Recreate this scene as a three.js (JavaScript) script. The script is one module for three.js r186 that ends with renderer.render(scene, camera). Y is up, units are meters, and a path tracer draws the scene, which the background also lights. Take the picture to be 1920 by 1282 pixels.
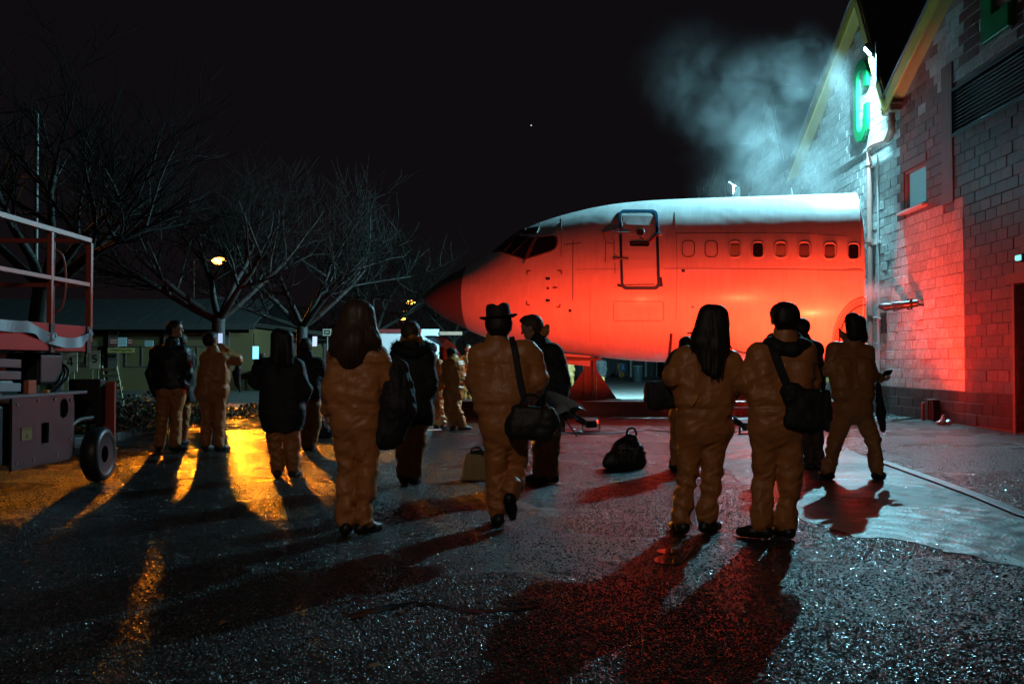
import * as THREE from 'three';
import { RoundedBoxGeometry } from 'three/addons/geometries/RoundedBoxGeometry.js';
import { mergeGeometries, mergeVertices } from 'three/addons/utils/BufferGeometryUtils.js';
import { RectAreaLightUniformsLib } from 'three/addons/lights/RectAreaLightUniformsLib.js';

// ---------------------------------------------------------------- camera, sky, exposure
const F = 1867, CX = 960, CY = 641, EYE = 1.28, PITCH = Math.atan(39 / F);   // focal length in pixels of the 1920 x 1282 photograph
const scene = new THREE.Scene();
const camera = new THREE.PerspectiveCamera(2 * Math.atan(641 / F) * 180 / Math.PI, 1920 / 1282, 0.1, 900);
camera.position.set(0, EYE, 0);
camera.rotation.x = PITCH;
const renderer = new THREE.WebGLRenderer();
renderer.toneMapping = THREE.LinearToneMapping;
renderer.toneMappingExposure = 1;
renderer.shadowMap.enabled = true;
RectAreaLightUniformsLib.init();
{
  // a clear city night sky: nearly black, a little warmer towards the horizon all the way round
  const W = 64, H = 32, d = new Float32Array(W * H * 4);
  for (let j = 0; j < H; j++) for (let i = 0; i < W; i++) {
    const up = Math.max(0, Math.sin(((j + 0.5) / H - 0.5) * Math.PI)), k = 1 - up, o = (j * W + i) * 4;
    d[o] = 0.0036 + 0.0016 * k * k; d[o + 1] = 0.0032 + 0.0006 * k * k; d[o + 2] = 0.0046; d[o + 3] = 1;
  }
  const t = new THREE.DataTexture(d, W, H, THREE.RGBAFormat, THREE.FloatType);
  t.mapping = THREE.EquirectangularReflectionMapping; t.magFilter = THREE.LinearFilter; t.needsUpdate = true;
  scene.background = t; scene.environment = t;
}
const L = {                                    // light colours (linear) and strengths
  white: [new THREE.Color(0.32, 0.82, 1.0), 17500],
  white2: [new THREE.Color(0.38, 0.86, 1.0), 40000],
  red: [new THREE.Color(1.0, 0.043, 0.014), 28000],
  sodium: [new THREE.Color(1.0, 0.27, 0.010), 6600],
  warm: [new THREE.Color(1.0, 0.80, 0.62), 9.6],
};

// ---------------------------------------------------------------- helpers
let seed = 12345;
const rnd = () => { seed = (seed + 0x6d2b79f5) | 0; let t = Math.imul(seed ^ (seed >>> 15), 1 | seed); t = (t + Math.imul(t ^ (t >>> 7), 61 | t)) ^ t; return ((t ^ (t >>> 14)) >>> 0) / 4294967296; };
const rr = (a, b) => a + (b - a) * rnd();
const V3 = (x, y, z) => new THREE.Vector3(x, y, z);
const clamp = (x, a, b) => Math.min(b, Math.max(a, x)), lerp = (a, b, t) => a + (b - a) * t;
const sstep = (a, b, x) => { const t = clamp((x - a) / (b - a), 0, 1); return t * t * (3 - 2 * t); };
const CP = Math.cos(PITCH), SP = Math.sin(PITCH);
const dirOf = (px, py) => { const x = (px - CX) / F, y = (CY - py) / F; return V3(x, y * CP + SP, y * SP - CP); };
const at = (px, py, Z) => { const d = dirOf(px, py); return d.multiplyScalar(Z / -d.z).add(V3(0, EYE, 0)); };   // the point that far along the yard seen at that pixel
const onGround = (px, py, h = 0) => { const d = dirOf(px, py); return d.multiplyScalar((h - EYE) / d.y).add(V3(0, EYE, 0)); };
const depthOf = (py) => F * EYE / (py - 680);

// value noise in 3D
const HN = new Float32Array(4096); { let s = 7; for (let i = 0; i < 4096; i++) { s = Math.imul(s, 1664525) + 1013904223 | 0; HN[i] = (s >>> 0) / 4294967296; } }
const hash3 = (x, y, z) => HN[(Math.imul(x, 73856093) ^ Math.imul(y, 19349663) ^ Math.imul(z, 83492791)) & 4095];
function noise(x, y, z) {
  const xi = Math.floor(x), yi = Math.floor(y), zi = Math.floor(z); let u = x - xi, v = y - yi, w = z - zi;
  u = u * u * (3 - 2 * u); v = v * v * (3 - 2 * v); w = w * w * (3 - 2 * w);
  const l = (a, b, t) => a + (b - a) * t;
  return l(l(l(hash3(xi, yi, zi), hash3(xi + 1, yi, zi), u), l(hash3(xi, yi + 1, zi), hash3(xi + 1, yi + 1, zi), u), v),
    l(l(hash3(xi, yi, zi + 1), hash3(xi + 1, yi, zi + 1), u), l(hash3(xi, yi + 1, zi + 1), hash3(xi + 1, yi + 1, zi + 1), u), v), w);
}
const fbm = (x, y, z, o = 4) => { let s = 0, a = 0.5, t = 0; for (let i = 0; i < o; i++) { s += a * noise(x, y, z); t += a; a *= 0.5; x = x * 2.03 + 5.1; y = y * 2.03 + 1.7; z = z * 2.03 + 9.2; } return s / t; };
const ridge = (x, y, z) => 1 - Math.abs(2 * noise(x, y, z) - 1);

// materials: c is linear albedo
const mat = (c, rough = 0.7, o = {}) => { const m = new THREE.MeshPhysicalMaterial({ roughness: rough, ...o }); m.color.setRGB(...c); return m; };
const glow = (c, k) => { const m = new THREE.MeshStandardMaterial({ color: 0x111111, roughness: 0.5 }); m.emissive.setRGB(...c); m.emissiveIntensity = k; return m; };

// naming and tagging
const counts = {};
const numbered = (n) => { const k = counts[n] = (counts[n] ?? -1) + 1; return k ? n + '_' + String(k).padStart(3, '0') : n; };
const shadows = (o) => { o.castShadow = o.receiveShadow = true; return o; };
function thing(name, label, category, base = V3(0, 0, 0), group) {
  const o = new THREE.Group(); o.name = numbered(name); o.position.copy(base); scene.add(o);
  o.userData = { label, category, ...(group ? { group } : {}), base: base.clone() };
  return o;
}
const baseOf = (o) => { while (o && !o.userData.base) o = o.parent; return o.userData.base; };
// a part of a thing; its geometry is written in world coordinates unless local is set
function part(t, name, geo, m, local) {
  const g = Array.isArray(geo) ? merge(geo) : geo;
  if (!local) { const b = baseOf(t); g.translate(-b.x, -b.y, -b.z); }
  const o = shadows(new THREE.Mesh(g, m)); o.name = name; t.add(o); return o;
}
function struct(name, geo, m) { const o = shadows(new THREE.Mesh(Array.isArray(geo) ? merge(geo) : geo, m)); o.name = numbered(name); o.userData.kind = 'structure'; scene.add(o); return o; }
function merge(gs) {
  const list = gs.flat(9).map((g) => { let h = g.index ? g.toNonIndexed() : g; const n = new THREE.BufferGeometry(); n.setAttribute('position', h.attributes.position); n.setAttribute('normal', h.attributes.normal); n.setAttribute('uv', h.attributes.uv ?? new THREE.BufferAttribute(new Float32Array(h.attributes.position.count * 2), 2)); return n; });
  return list.length === 1 ? list[0] : mergeGeometries(list);
}
// primitives in world coordinates
const box = (x, y, z, w, h, d, ry = 0, rx = 0, rz = 0, r = 0.006) => { const m = Math.min(w, h, d); const g = new RoundedBoxGeometry(w, h, d, 1, Math.min(r, m * 0.45)); if (rz) g.rotateZ(rz); if (rx) g.rotateX(rx); if (ry) g.rotateY(ry); return g.translate(x, y, z); };
const boxP = (p, w, h, d, ...a) => box(p.x, p.y, p.z, w, h, d, ...a);
function rod(a, b, r, r2 = r, n = 8) { const d = b.clone().sub(a), l = d.length(); const g = new THREE.CylinderGeometry(r2, r, l, n, 1); g.applyQuaternion(new THREE.Quaternion().setFromUnitVectors(V3(0, 1, 0), d.normalize())); return g.translate((a.x + b.x) / 2, (a.y + b.y) / 2, (a.z + b.z) / 2); }
function beam(a, b, w, h) {                                            // a bar of rectangular section
  const d = b.clone().sub(a), l = d.length(), g = new RoundedBoxGeometry(w, h, l, 1, Math.min(w, h) * 0.12);
  const m = new THREE.Matrix4().lookAt(b, a, Math.abs(d.y) > 0.95 * l ? V3(1, 0, 0) : V3(0, 1, 0)); return g.applyMatrix4(m).translate((a.x + b.x) / 2, (a.y + b.y) / 2, (a.z + b.z) / 2);
}
const tube = (pts, r, n = 24, s = 6) => new THREE.TubeGeometry(new THREE.CatmullRomCurve3(pts), n, r, s, false);
const lathe = (pts, n = 24) => new THREE.LatheGeometry(pts.map((p) => new THREE.Vector2(p[0], p[1])), n);
function tri(verts, uv) { const g = new THREE.BufferGeometry(); g.setAttribute('position', new THREE.Float32BufferAttribute(verts, 3)); g.setAttribute('uv', new THREE.Float32BufferAttribute(uv ?? new Float32Array(verts.length / 3 * 2), 2)); g.computeVertexNormals(); return g; }

// textures
function dataTex(W, H, f, srgb, rep) {
  const d = new Uint8Array(W * H * 4);
  for (let j = 0; j < H; j++) for (let i = 0; i < W; i++) { const c = f(i, j), o = (j * W + i) * 4; d[o] = clamp(c[0], 0, 1) * 255; d[o + 1] = clamp(c[1], 0, 1) * 255; d[o + 2] = clamp(c[2], 0, 1) * 255; d[o + 3] = 255; }
  const t = new THREE.DataTexture(d, W, H); t.wrapS = t.wrapT = rep === false ? THREE.ClampToEdgeWrapping : THREE.RepeatWrapping; t.magFilter = THREE.LinearFilter; t.needsUpdate = true; if (srgb) t.colorSpace = THREE.SRGBColorSpace; return t;
}
function canvasTex(w, h, draw) { const c = document.createElement('canvas'); c.width = w; c.height = h; draw(c.getContext('2d'), w, h); const t = new THREE.CanvasTexture(c); t.colorSpace = THREE.SRGBColorSpace; return t; }
// tiling noise by lattice wrap
const tnoise = (x, y, p, s) => { const xi = Math.floor(x), yi = Math.floor(y); let u = x - xi, v = y - yi; u = u * u * (3 - 2 * u); v = v * v * (3 - 2 * v); const m = (a) => ((a % p) + p) % p; const h = (a, b) => hash3(m(a), m(b), s); return lerp(lerp(h(xi, yi), h(xi + 1, yi), u), lerp(h(xi, yi + 1), h(xi + 1, yi + 1), u), v); };

// ---------------------------------------------------------------- soft solids: joined capsules meshed with surface nets
// bones: {a, b, ra, rb, s:[sx,sy,sz]} tapered capsules, or {c, h, r, ry} rounded boxes; o: cell, k (blend), wr(x,y,z) extra offset, cut(x,y,z) kept where negative
function soft(bones, o = {}) {
  const cell = o.cell ?? 0.014, K = o.k ?? 0.04, pad = 0.05 + cell * 2;
  let lo = [1e9, 1e9, 1e9], hi = [-1e9, -1e9, -1e9];
  for (const q of bones) {
    if (q.c) { const e = Math.hypot(q.h[0], q.h[1], q.h[2]) + (q.r ?? 0.02); q.lo = q.c.map((v) => v - e); q.hi = q.c.map((v) => v + e); }
    else { const r = Math.max(q.ra, q.rb ?? q.ra), s = q.s ?? [1, 1, 1]; q.lo = q.a.map((v, i) => Math.min(v, q.b[i]) - r * s[i]); q.hi = q.a.map((v, i) => Math.max(v, q.b[i]) + r * s[i]); }
    for (let i = 0; i < 3; i++) { lo[i] = Math.min(lo[i], q.lo[i]); hi[i] = Math.max(hi[i], q.hi[i]); }
  }
  lo = lo.map((v) => v - pad); const n = hi.map((v, i) => Math.ceil((v + pad - lo[i]) / cell) + 1), [nx, ny, nz] = n, f = new Float32Array(nx * ny * nz).fill(0.3);
  for (const q of bones) {
    const i0 = q.lo.map((v, i) => clamp(Math.floor((v - pad - lo[i]) / cell), 0, n[i] - 1)), i1 = q.hi.map((v, i) => clamp(Math.ceil((v + pad - lo[i]) / cell), 0, n[i] - 1)), k = q.k ?? K;
    const s = q.s ?? [1, 1, 1], ms = Math.min(...s);
    let A, D, dd; if (!q.c) { A = q.a.map((v, i) => v / s[i]); D = q.b.map((v, i) => v / s[i] - A[i]); dd = D[0] * D[0] + D[1] * D[1] + D[2] * D[2] + 1e-12; }
    const cr = Math.cos(q.ry ?? 0), sr = Math.sin(q.ry ?? 0), cz = Math.cos(q.rz ?? 0), sz = Math.sin(q.rz ?? 0);
    for (let z = i0[2]; z <= i1[2]; z++) for (let y = i0[1]; y <= i1[1]; y++) for (let x = i0[0]; x <= i1[0]; x++) {
      const X = lo[0] + x * cell, Y = lo[1] + y * cell, Z = lo[2] + z * cell; let d;
      if (q.c) {
        let ux = X - q.c[0], uy = Y - q.c[1], uz = Z - q.c[2]; let t = ux * cr - uz * sr; uz = ux * sr + uz * cr; ux = t; t = ux * cz + uy * sz; uy = -ux * sz + uy * cz; ux = t;
        const r = q.r ?? 0.02, ax = Math.abs(ux) - q.h[0] + r, ay = Math.abs(uy) - q.h[1] + r, az = Math.abs(uz) - q.h[2] + r;
        d = Math.hypot(Math.max(ax, 0), Math.max(ay, 0), Math.max(az, 0)) + Math.min(Math.max(ax, ay, az), 0) - r;
      } else {
        const px = X / s[0] - A[0], py = Y / s[1] - A[1], pz = Z / s[2] - A[2], t = clamp((px * D[0] + py * D[1] + pz * D[2]) / dd, 0, 1);
        d = (Math.hypot(px - D[0] * t, py - D[1] * t, pz - D[2] * t) - (q.ra + ((q.rb ?? q.ra) - q.ra) * t)) * (ms < 1 ? (ms + 1) / 2 : 1);
      }
      const id = (z * ny + y) * nx + x, g = f[id];
      if (q.sub) { const h = clamp(0.5 - 0.5 * (g + d) / k, 0, 1); f[id] = lerp(g, -d, h) + k * h * (1 - h); continue; }
      const h = clamp(0.5 + 0.5 * (g - d) / k, 0, 1); f[id] = lerp(g, d, h) - k * h * (1 - h);
    }
  }
  if (o.wr || o.cut) for (let z = 0, id = 0; z < nz; z++) for (let y = 0; y < ny; y++) for (let x = 0; x < nx; x++, id++) {
    if (Math.abs(f[id]) > 0.09) continue; const X = lo[0] + x * cell, Y = lo[1] + y * cell, Z = lo[2] + z * cell;
    if (o.wr && Math.abs(f[id]) < 0.05) f[id] += o.wr(X, Y, Z);
    if (o.cut) f[id] = Math.max(f[id], o.cut(X, Y, Z));
  }
  if (o.cut) for (let z = 0, id = 0; z < nz; z++) for (let y = 0; y < ny; y++) for (let x = 0; x < nx; x++, id++) if (f[id] <= -0.09) f[id] = Math.max(f[id], o.cut(lo[0] + x * cell, lo[1] + y * cell, lo[2] + z * cell));
  // surface nets
  const pos = [], idx = [], vid = new Int32Array(nx * ny * nz).fill(-1), off = [0, 1, nx, nx + 1, nx * ny, nx * ny + 1, nx * ny + nx, nx * ny + nx + 1];
  const E = [[0, 1], [2, 3], [4, 5], [6, 7], [0, 2], [1, 3], [4, 6], [5, 7], [0, 4], [1, 5], [2, 6], [3, 7]];
  for (let z = 0; z < nz - 1; z++) for (let y = 0; y < ny - 1; y++) for (let x = 0; x < nx - 1; x++) {
    const b = (z * ny + y) * nx + x; let m = 0; for (let i = 0; i < 8; i++) if (f[b + off[i]] < 0) m |= 1 << i; if (!m || m === 255) continue;
    let sx = 0, sy = 0, sz = 0, c = 0;
    for (const [p, q] of E) { const fp = f[b + off[p]], fq = f[b + off[q]]; if ((fp < 0) === (fq < 0)) continue; const t = fp / (fp - fq); sx += (p & 1) + ((q & 1) - (p & 1)) * t; sy += (p >> 1 & 1) + ((q >> 1 & 1) - (p >> 1 & 1)) * t; sz += (p >> 2) + ((q >> 2) - (p >> 2)) * t; c++; }
    vid[b] = pos.length / 3; pos.push(lo[0] + (x + sx / c) * cell, lo[1] + (y + sy / c) * cell, lo[2] + (z + sz / c) * cell);
  }
  const quad = (a, b, c, d, flip) => { if (a < 0 || b < 0 || c < 0 || d < 0) return; flip ? idx.push(a, c, b, a, d, c) : idx.push(a, b, c, a, c, d); };
  const sy_ = nx, sz_ = nx * ny;
  for (let z = 1; z < nz - 1; z++) for (let y = 1; y < ny - 1; y++) for (let x = 1; x < nx - 1; x++) {
    const b = (z * ny + y) * nx + x, i = f[b] < 0;
    if (i !== f[b + 1] < 0) quad(vid[b], vid[b - sy_], vid[b - sy_ - sz_], vid[b - sz_], !i);
    if (i !== f[b + sy_] < 0) quad(vid[b], vid[b - sz_], vid[b - sz_ - 1], vid[b - 1], !i);
    if (i !== f[b + sz_] < 0) quad(vid[b], vid[b - 1], vid[b - 1 - sy_], vid[b - sy_], !i);
  }
  const g = new THREE.BufferGeometry(); g.setAttribute('position', new THREE.Float32BufferAttribute(pos, 3)); g.setIndex(idx); g.computeVertexNormals();
  const uv = new Float32Array(pos.length / 3 * 2), mx = (lo[0] + hi[0]) / 2, mz = (lo[2] + hi[2]) / 2; for (let i = 0; i < pos.length / 3; i++) { uv[i * 2] = Math.atan2(pos[i * 3] - mx, pos[i * 3 + 2] - mz) * 0.25; uv[i * 2 + 1] = pos[i * 3 + 1]; } g.setAttribute('uv', new THREE.BufferAttribute(uv, 2)); return g;   // metres round and up
}
const A3 = (v) => [v.x, v.y, v.z];
// ---------------------------------------------------------------- ground
// chippings rolled into tar: a tile of 6 m, each stone with its own height, tilt and tone
const stones = (() => {
  const N = 2048, TILE = 6.4, cell = 6.4, C = N / cell, h = new Float32Array(N * N), tone = new Float32Array(N * N);
  const sx = new Float32Array(C * C), sy = new Float32Array(C * C), sh = new Float32Array(C * C), st = new Float32Array(C * C), gx = new Float32Array(C * C), gy = new Float32Array(C * C);
  for (let i = 0; i < C * C; i++) { sx[i] = rnd(); sy[i] = rnd(); sh[i] = rnd(); st[i] = rnd(); gx[i] = rr(-1, 1); gy[i] = rr(-1, 1); }
  for (let j = 0; j < N; j++) for (let i = 0; i < N; i++) {
    const ci = Math.floor(i / cell) % C, cj = Math.floor(j / cell); let best = 9, b2 = 9, id = 0, dx = 0, dy = 0;
    for (let v = -1; v <= 1; v++) for (let u = -1; u <= 1; u++) {
      const k = ((cj + v + C) % C) * C + (ci + u + C) % C, X = (ci + u + sx[k]) - i / cell, Y = (cj + v + sy[k]) - j / cell, d = X * X + Y * Y;
      if (d < best) { b2 = best; best = d; id = k; dx = X; dy = Y; } else if (d < b2) b2 = d;
    }
    const edge = clamp((Math.sqrt(b2) - Math.sqrt(best)) * 2.2, 0, 1), big = tnoise(i / 128, j / 128, 16, 3) * 1.2 + tnoise(i / 32, j / 32, 64, 5) * 0.3;
    h[j * N + i] = edge * (0.55 + 0.45 * sh[id]) + (gx[id] * dx + gy[id] * dy) * 0.45 + big * 1.6;
    tone[j * N + i] = edge * (0.3 + 0.7 * st[id]);
  }
  return { N, TILE, h, tone };
})();
function normalTex(N, h, k) {
  return dataTex(N, N, (i, j) => { const l = h[j * N + (i + N - 1) % N], r = h[j * N + (i + 1) % N], d = h[((j + N - 1) % N) * N + i], u = h[((j + 1) % N) * N + i]; const x = (l - r) * k, y = (d - u) * k, q = 1 / Math.hypot(x, y, 1); return [x * q * 0.5 + 0.5, y * q * 0.5 + 0.5, q * 0.5 + 0.5]; });
}
const asphaltMap = dataTex(stones.N, stones.N, (i, j) => { const t = stones.tone[j * stones.N + i], m = tnoise(i / 64, j / 64, 32, 11), b = 0.055 + 0.10 * t + 0.04 * m; return [b * 1.03, b, b * 0.97]; }, true);
const asphaltNormal = normalTex(stones.N, stones.h, 1.5);
// where the yard is wetter: films of water lie in broad, ragged patches; 40 m a side
const wetMap = dataTex(1024, 1024, (i, j) => { const x = i / 1024 * 40, z = j / 1024 * 40, a = fbm(x * 0.55, z * 0.9, 1, 5), b = fbm(x * 2.3, z * 3.1, 7, 3); const w = sstep(0.42, 0.60, a * 0.8 + b * 0.2); const r = lerp(0.30, 0.23, w); return [r, r, r]; });
wetMap.channel = 1;
function flat(shapePts, y, tile = 1) {                                      // a sheet on the ground from an outline of points [x, z]
  const s = new THREE.Shape(shapePts.map((p) => new THREE.Vector2(p[0], -p[1]))), g = new THREE.ShapeGeometry(s); g.rotateX(-Math.PI / 2); g.translate(0, y, 0);
  const p = g.attributes.position, uv = new Float32Array(p.count * 2), u1 = new Float32Array(p.count * 2);
  for (let i = 0; i < p.count; i++) { uv[i * 2] = p.getX(i) / tile; uv[i * 2 + 1] = -p.getZ(i) / tile; u1[i * 2] = (p.getX(i) + 20) / 40; u1[i * 2 + 1] = -p.getZ(i) / 40; }
  g.setAttribute('uv', new THREE.BufferAttribute(uv, 2)); g.setAttribute('uv1', new THREE.BufferAttribute(u1, 2)); return g;
}
const asphalt = mat([1, 1, 1], 1, { map: asphaltMap, normalMap: asphaltNormal, roughnessMap: wetMap, specularIntensity: 0.8 });
asphalt.normalScale.set(1, 1);
struct('ground', flat([[-400, 60], [400, 60], [400, -700], [-400, -700]], 0, stones.TILE), asphalt);

const px = (list, h = 0) => list.map(([x, y]) => { const p = onGround(x, y, h); return [p.x, p.z]; });
function ragged(pts, n, amp, f) {                                           // a closed outline made uneven
  const c = new THREE.CatmullRomCurve3(pts.map((p) => V3(p[0], 0, p[1])), true, 'catmullrom', 0.5).getPoints(n); c.pop();
  return c.map((p, i) => { const a = (fbm(p.x * f, p.z * f, 3, 3) - 0.5) * 2 * amp; const q = c[(i + 1) % c.length], dx = q.x - p.x, dz = q.z - p.z, l = Math.hypot(dx, dz) || 1; return [p.x - dz / l * a, p.z + dx / l * a]; });
}
// concrete apron in front of the warehouse
const concreteMap = dataTex(1024, 1024, (i, j) => { const a = tnoise(i / 128, j / 128, 8, 21), b = tnoise(i / 24, j / 24, 1024 / 24 | 0, 22), c = HN[(i * 7919 + j * 104729) & 4095]; const v = 0.33 + 0.14 * a + 0.07 * b + 0.07 * c; return [v, v * 0.985, v * 0.96]; }, true);
const concreteH = new Float32Array(1024 * 1024); for (let j = 0; j < 1024; j++) for (let i = 0; i < 1024; i++) concreteH[j * 1024 + i] = tnoise(i / 64, j / 64, 16, 31) * 5 + tnoise(i / 8, j / 8, 128, 32) * 0.8 + HN[(i * 7919 + j * 104729 + 17) & 4095] * 0.30;
const concreteNormal = normalTex(1024, concreteH, 0.7);
const concreteWet = dataTex(1024, 1024, (i, j) => { const x = i / 1024 * 40, z = j / 1024 * 40, a = fbm(x * 0.8, z * 1.4, 4, 5); const r = lerp(0.52, 0.40, sstep(0.4, 0.58, a)); return [r, r, r]; }); concreteWet.channel = 1;
const concrete = mat([0.9, 0.9, 0.9], 1, { map: concreteMap, normalMap: concreteNormal, roughnessMap: concreteWet, specularIntensity: 0.55 });
{
  const front = px([[1338, 845], [1352, 872], [1392, 903], [1440, 930], [1500, 972], [1560, 995], [1640, 1008], [1720, 1018], [1820, 1042], [1990, 1085]]);
  const back = px([[2060, 1002], [1920, 968], [1840, 935], [1760, 905], [1690, 880], [1640, 862], [1570, 832], [1490, 806], [1440, 796], [1390, 800]]);
  const line = [...front, ...back], out = [];
  for (let i = 0; i < line.length; i++) { const a = line[i], b = line[(i + 1) % line.length], n = 14; for (let k = 0; k < n; k++) { const x = lerp(a[0], b[0], k / n), z = lerp(a[1], b[1], k / n); out.push([x + (fbm(x * 5, z * 5, 2, 4) - 0.5) * 0.26, z + (fbm(x * 5, z * 5, 8, 4) - 0.5) * 0.34]); } }
  struct('pavement', flat(out, 0.004, 2.2), concrete);
  // the drain kerb along the back of the apron
  const k0 = px([[1640, 862], [1690, 880], [1760, 905], [1840, 935], [1920, 968], [2060, 1012]]).map((p) => V3(p[0], 0.012, p[1]));
  const segs = []; for (let i = 0; i < k0.length - 1; i++) segs.push(beam(k0[i].clone().setY(0.0), k0[i + 1].clone().setY(0.0), 0.13, 0.05));
  struct('kerb', segs, mat([0.16, 0.16, 0.15], 0.4, { map: concreteMap, normalMap: concreteNormal }));
}
struct('far_lit_ground', flat([[3.5, -34], [16, -34], [22, -95], [6, -95]], 0.004, 2.2), mat([0.9, 0.9, 0.9], 0.5, { map: concreteMap }));  // paler ground added to stand in for lamplight on the far yard
// loose chippings and grit lying wet on the tarmac
{
  const chip = new THREE.CylinderGeometry(0.62, 1, 0.7, 6, 1); // a flat-topped stone with bevelled sides
  const N = 170000, g = chip, im = new THREE.InstancedMesh(g, mat([0.03, 0.03, 0.032], 0.21), N), m4 = new THREE.Matrix4(), q = new THREE.Quaternion(), e = new THREE.Euler();
  for (let i = 0; i < N; i++) { const Z = 3.2 + 13 * Math.pow(rnd(), 1.5), x = rr(-0.54, 0.54) * Z, r = rr(0.003, 0.0078) * (rnd() < 0.06 ? 1.5 : 1); e.set(rr(-0.34, 0.34), rnd() * 6.28, rr(-0.34, 0.34)); m4.compose(V3(x, r * 0.25, -Z), q.setFromEuler(e), V3(r, r * rr(0.5, 0.8), r * rr(0.8, 1.3))); im.setMatrixAt(i, m4); }
  im.name = 'grit'; im.userData = { kind: 'stuff', label: 'loose wet chippings scattered over the tarmac', category: 'grit' }; im.castShadow = im.receiveShadow = true; scene.add(im);
}
// standing water
const water = mat([0.012, 0.012, 0.014], 0.06, { ior: 1.33 });
const puddle = (pts, amp, y = 0.006, m = water) => struct('puddle_water', flat(ragged(px(pts), 70, amp, 5), y, 1), m);
puddle([[1228, 1047], [1250, 1041], [1275, 1048], [1268, 1058], [1238, 1056]], 0.03);
puddle([[1236, 1033], [1262, 1030], [1272, 1036], [1245, 1040]], 0.03);
// white line painted on the tarmac far in the yard
struct('road_marking', flat(px([[788, 808], [828, 807], [829, 803.5], [790, 804.5]]), 0.004, 1), mat([0.7, 0.7, 0.68], 0.5));
// repaired cracks in the tarmac
{
  const tar = mat([0.012, 0.012, 0.013], 0.22);
  for (const path of [[[1410, 800], [1490, 835], [1560, 850], [1600, 838], [1680, 850]], [[640, 1160], [760, 1130], [900, 1148], [1010, 1135]], [[350, 806], [430, 800], [500, 803]]]) {
    const p = px(path).map((q) => V3(q[0], 0, q[1])), c = new THREE.CatmullRomCurve3(p).getPoints(60), a = [], b = [];
    c.forEach((q, i) => { const w = 0.018 + 0.02 * noise(i * 0.3, 1, 4), o = (noise(i * 0.5, 6, 2) - 0.5) * 0.12; a.push([q.x + o, q.z - w]); b.unshift([q.x + o, q.z + w]); });
    struct('tarmac_seam', flat([...a, ...b], 0.0045, 1), tar);
  }
}
// ---------------------------------------------------------------- the warehouse with its saw-tooth gables, standing along the right of the yard
// own axes: -z runs away along the wall, -x points out into the yard
const WX = 8.85, WT = 0.023, wall = { x: (u) => WX + WT * u };
const uAt = (x, d = 0) => (WX - d) / ((x - CX) / F - WT);                     // how far along the wall that column of the photograph lies, d metres proud of it
const hAt = (y, u) => EYE + (680 - y) / F * u;
const wh = thing('warehouse', 'painted blockwork warehouse with saw-tooth gables and green letters', 'warehouse', V3(WX, 0, 0));
wh.rotation.y = -Math.atan(WT);
const wp = (name, geo, m, parent = wh) => part(parent, name, geo, m, true);
const VAL = [{ u: 5.25, a: 7.35 }, { u: 14.65, a: 16.75 }, { u: 24.05, a: 26.15 }, { u: 33.45, a: 35.55 }, { u: 42.85, a: 44.95 }, { u: 52.25, a: 54.35 }, { u: 61.65, a: 63.75 }];
const HV = 7.53, HA = 10.92;
const roofAt = (u) => { for (let i = 0; i < VAL.length - 1; i++) if (u >= VAL[i].u && u < VAL[i + 1].u) return u < VAL[i].a ? lerp(HV, HA, (u - VAL[i].u) / (VAL[i].a - VAL[i].u)) : lerp(HA, HV, (u - VAL[i].a) / (VAL[i + 1].u - VAL[i].a)); return HV; };
const blockBump = dataTex(512, 512, (i, j) => { const v = tnoise(i / 64, j / 64, 8, 41) * 0.5 + tnoise(i / 8, j / 8, 64, 42) * 0.3 + HN[(i * 31 + j * 4099) & 4095] * 0.2; return [v, v, v]; });
const blockStain = dataTex(512, 512, (i, j) => { const a = tnoise(i / 48, j / 96, 512 / 48 | 0, 45), b = tnoise(i / 10, j / 14, 51, 46), v = 0.80 + 0.22 * a - 0.16 * sstep(0.62, 0.9, b); return [v, v, v]; }, true);
const bump = (c, r, s = 0.004) => mat(c, r, { map: blockStain, bumpMap: blockBump, bumpScale: s });
const M = {
  white: [[0.62, 0.60, 0.58], [0.56, 0.54, 0.52], [0.66, 0.64, 0.61], [0.50, 0.48, 0.47]].map((c) => bump(c, 0.42)),
  brown: [[0.16, 0.056, 0.052], [0.13, 0.045, 0.042], [0.185, 0.066, 0.06], [0.11, 0.04, 0.038]].map((c) => bump(c, 0.34)),
  plinth: [[0.06, 0.018, 0.016], [0.05, 0.015, 0.014], [0.07, 0.022, 0.02]].map((c) => bump(c, 0.5)),
  peeled: [[0.42, 0.40, 0.39], [0.34, 0.31, 0.30]].map((c) => bump(c, 0.3, 0.012)),
  ochre: [[0.40, 0.24, 0.04], [0.36, 0.21, 0.035]].map((c) => bump(c, 0.5)),
};
const dimBoard = mat([0.09, 0.045, 0.028], 0.7);  // far gable boards coloured darker in place of dimmer light
const mortarPaint = bump([0.22, 0.12, 0.11], 0.4), yellow = mat([0.46, 0.29, 0.05], 0.35, { bumpMap: blockBump, bumpScale: 0.003 });
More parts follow.
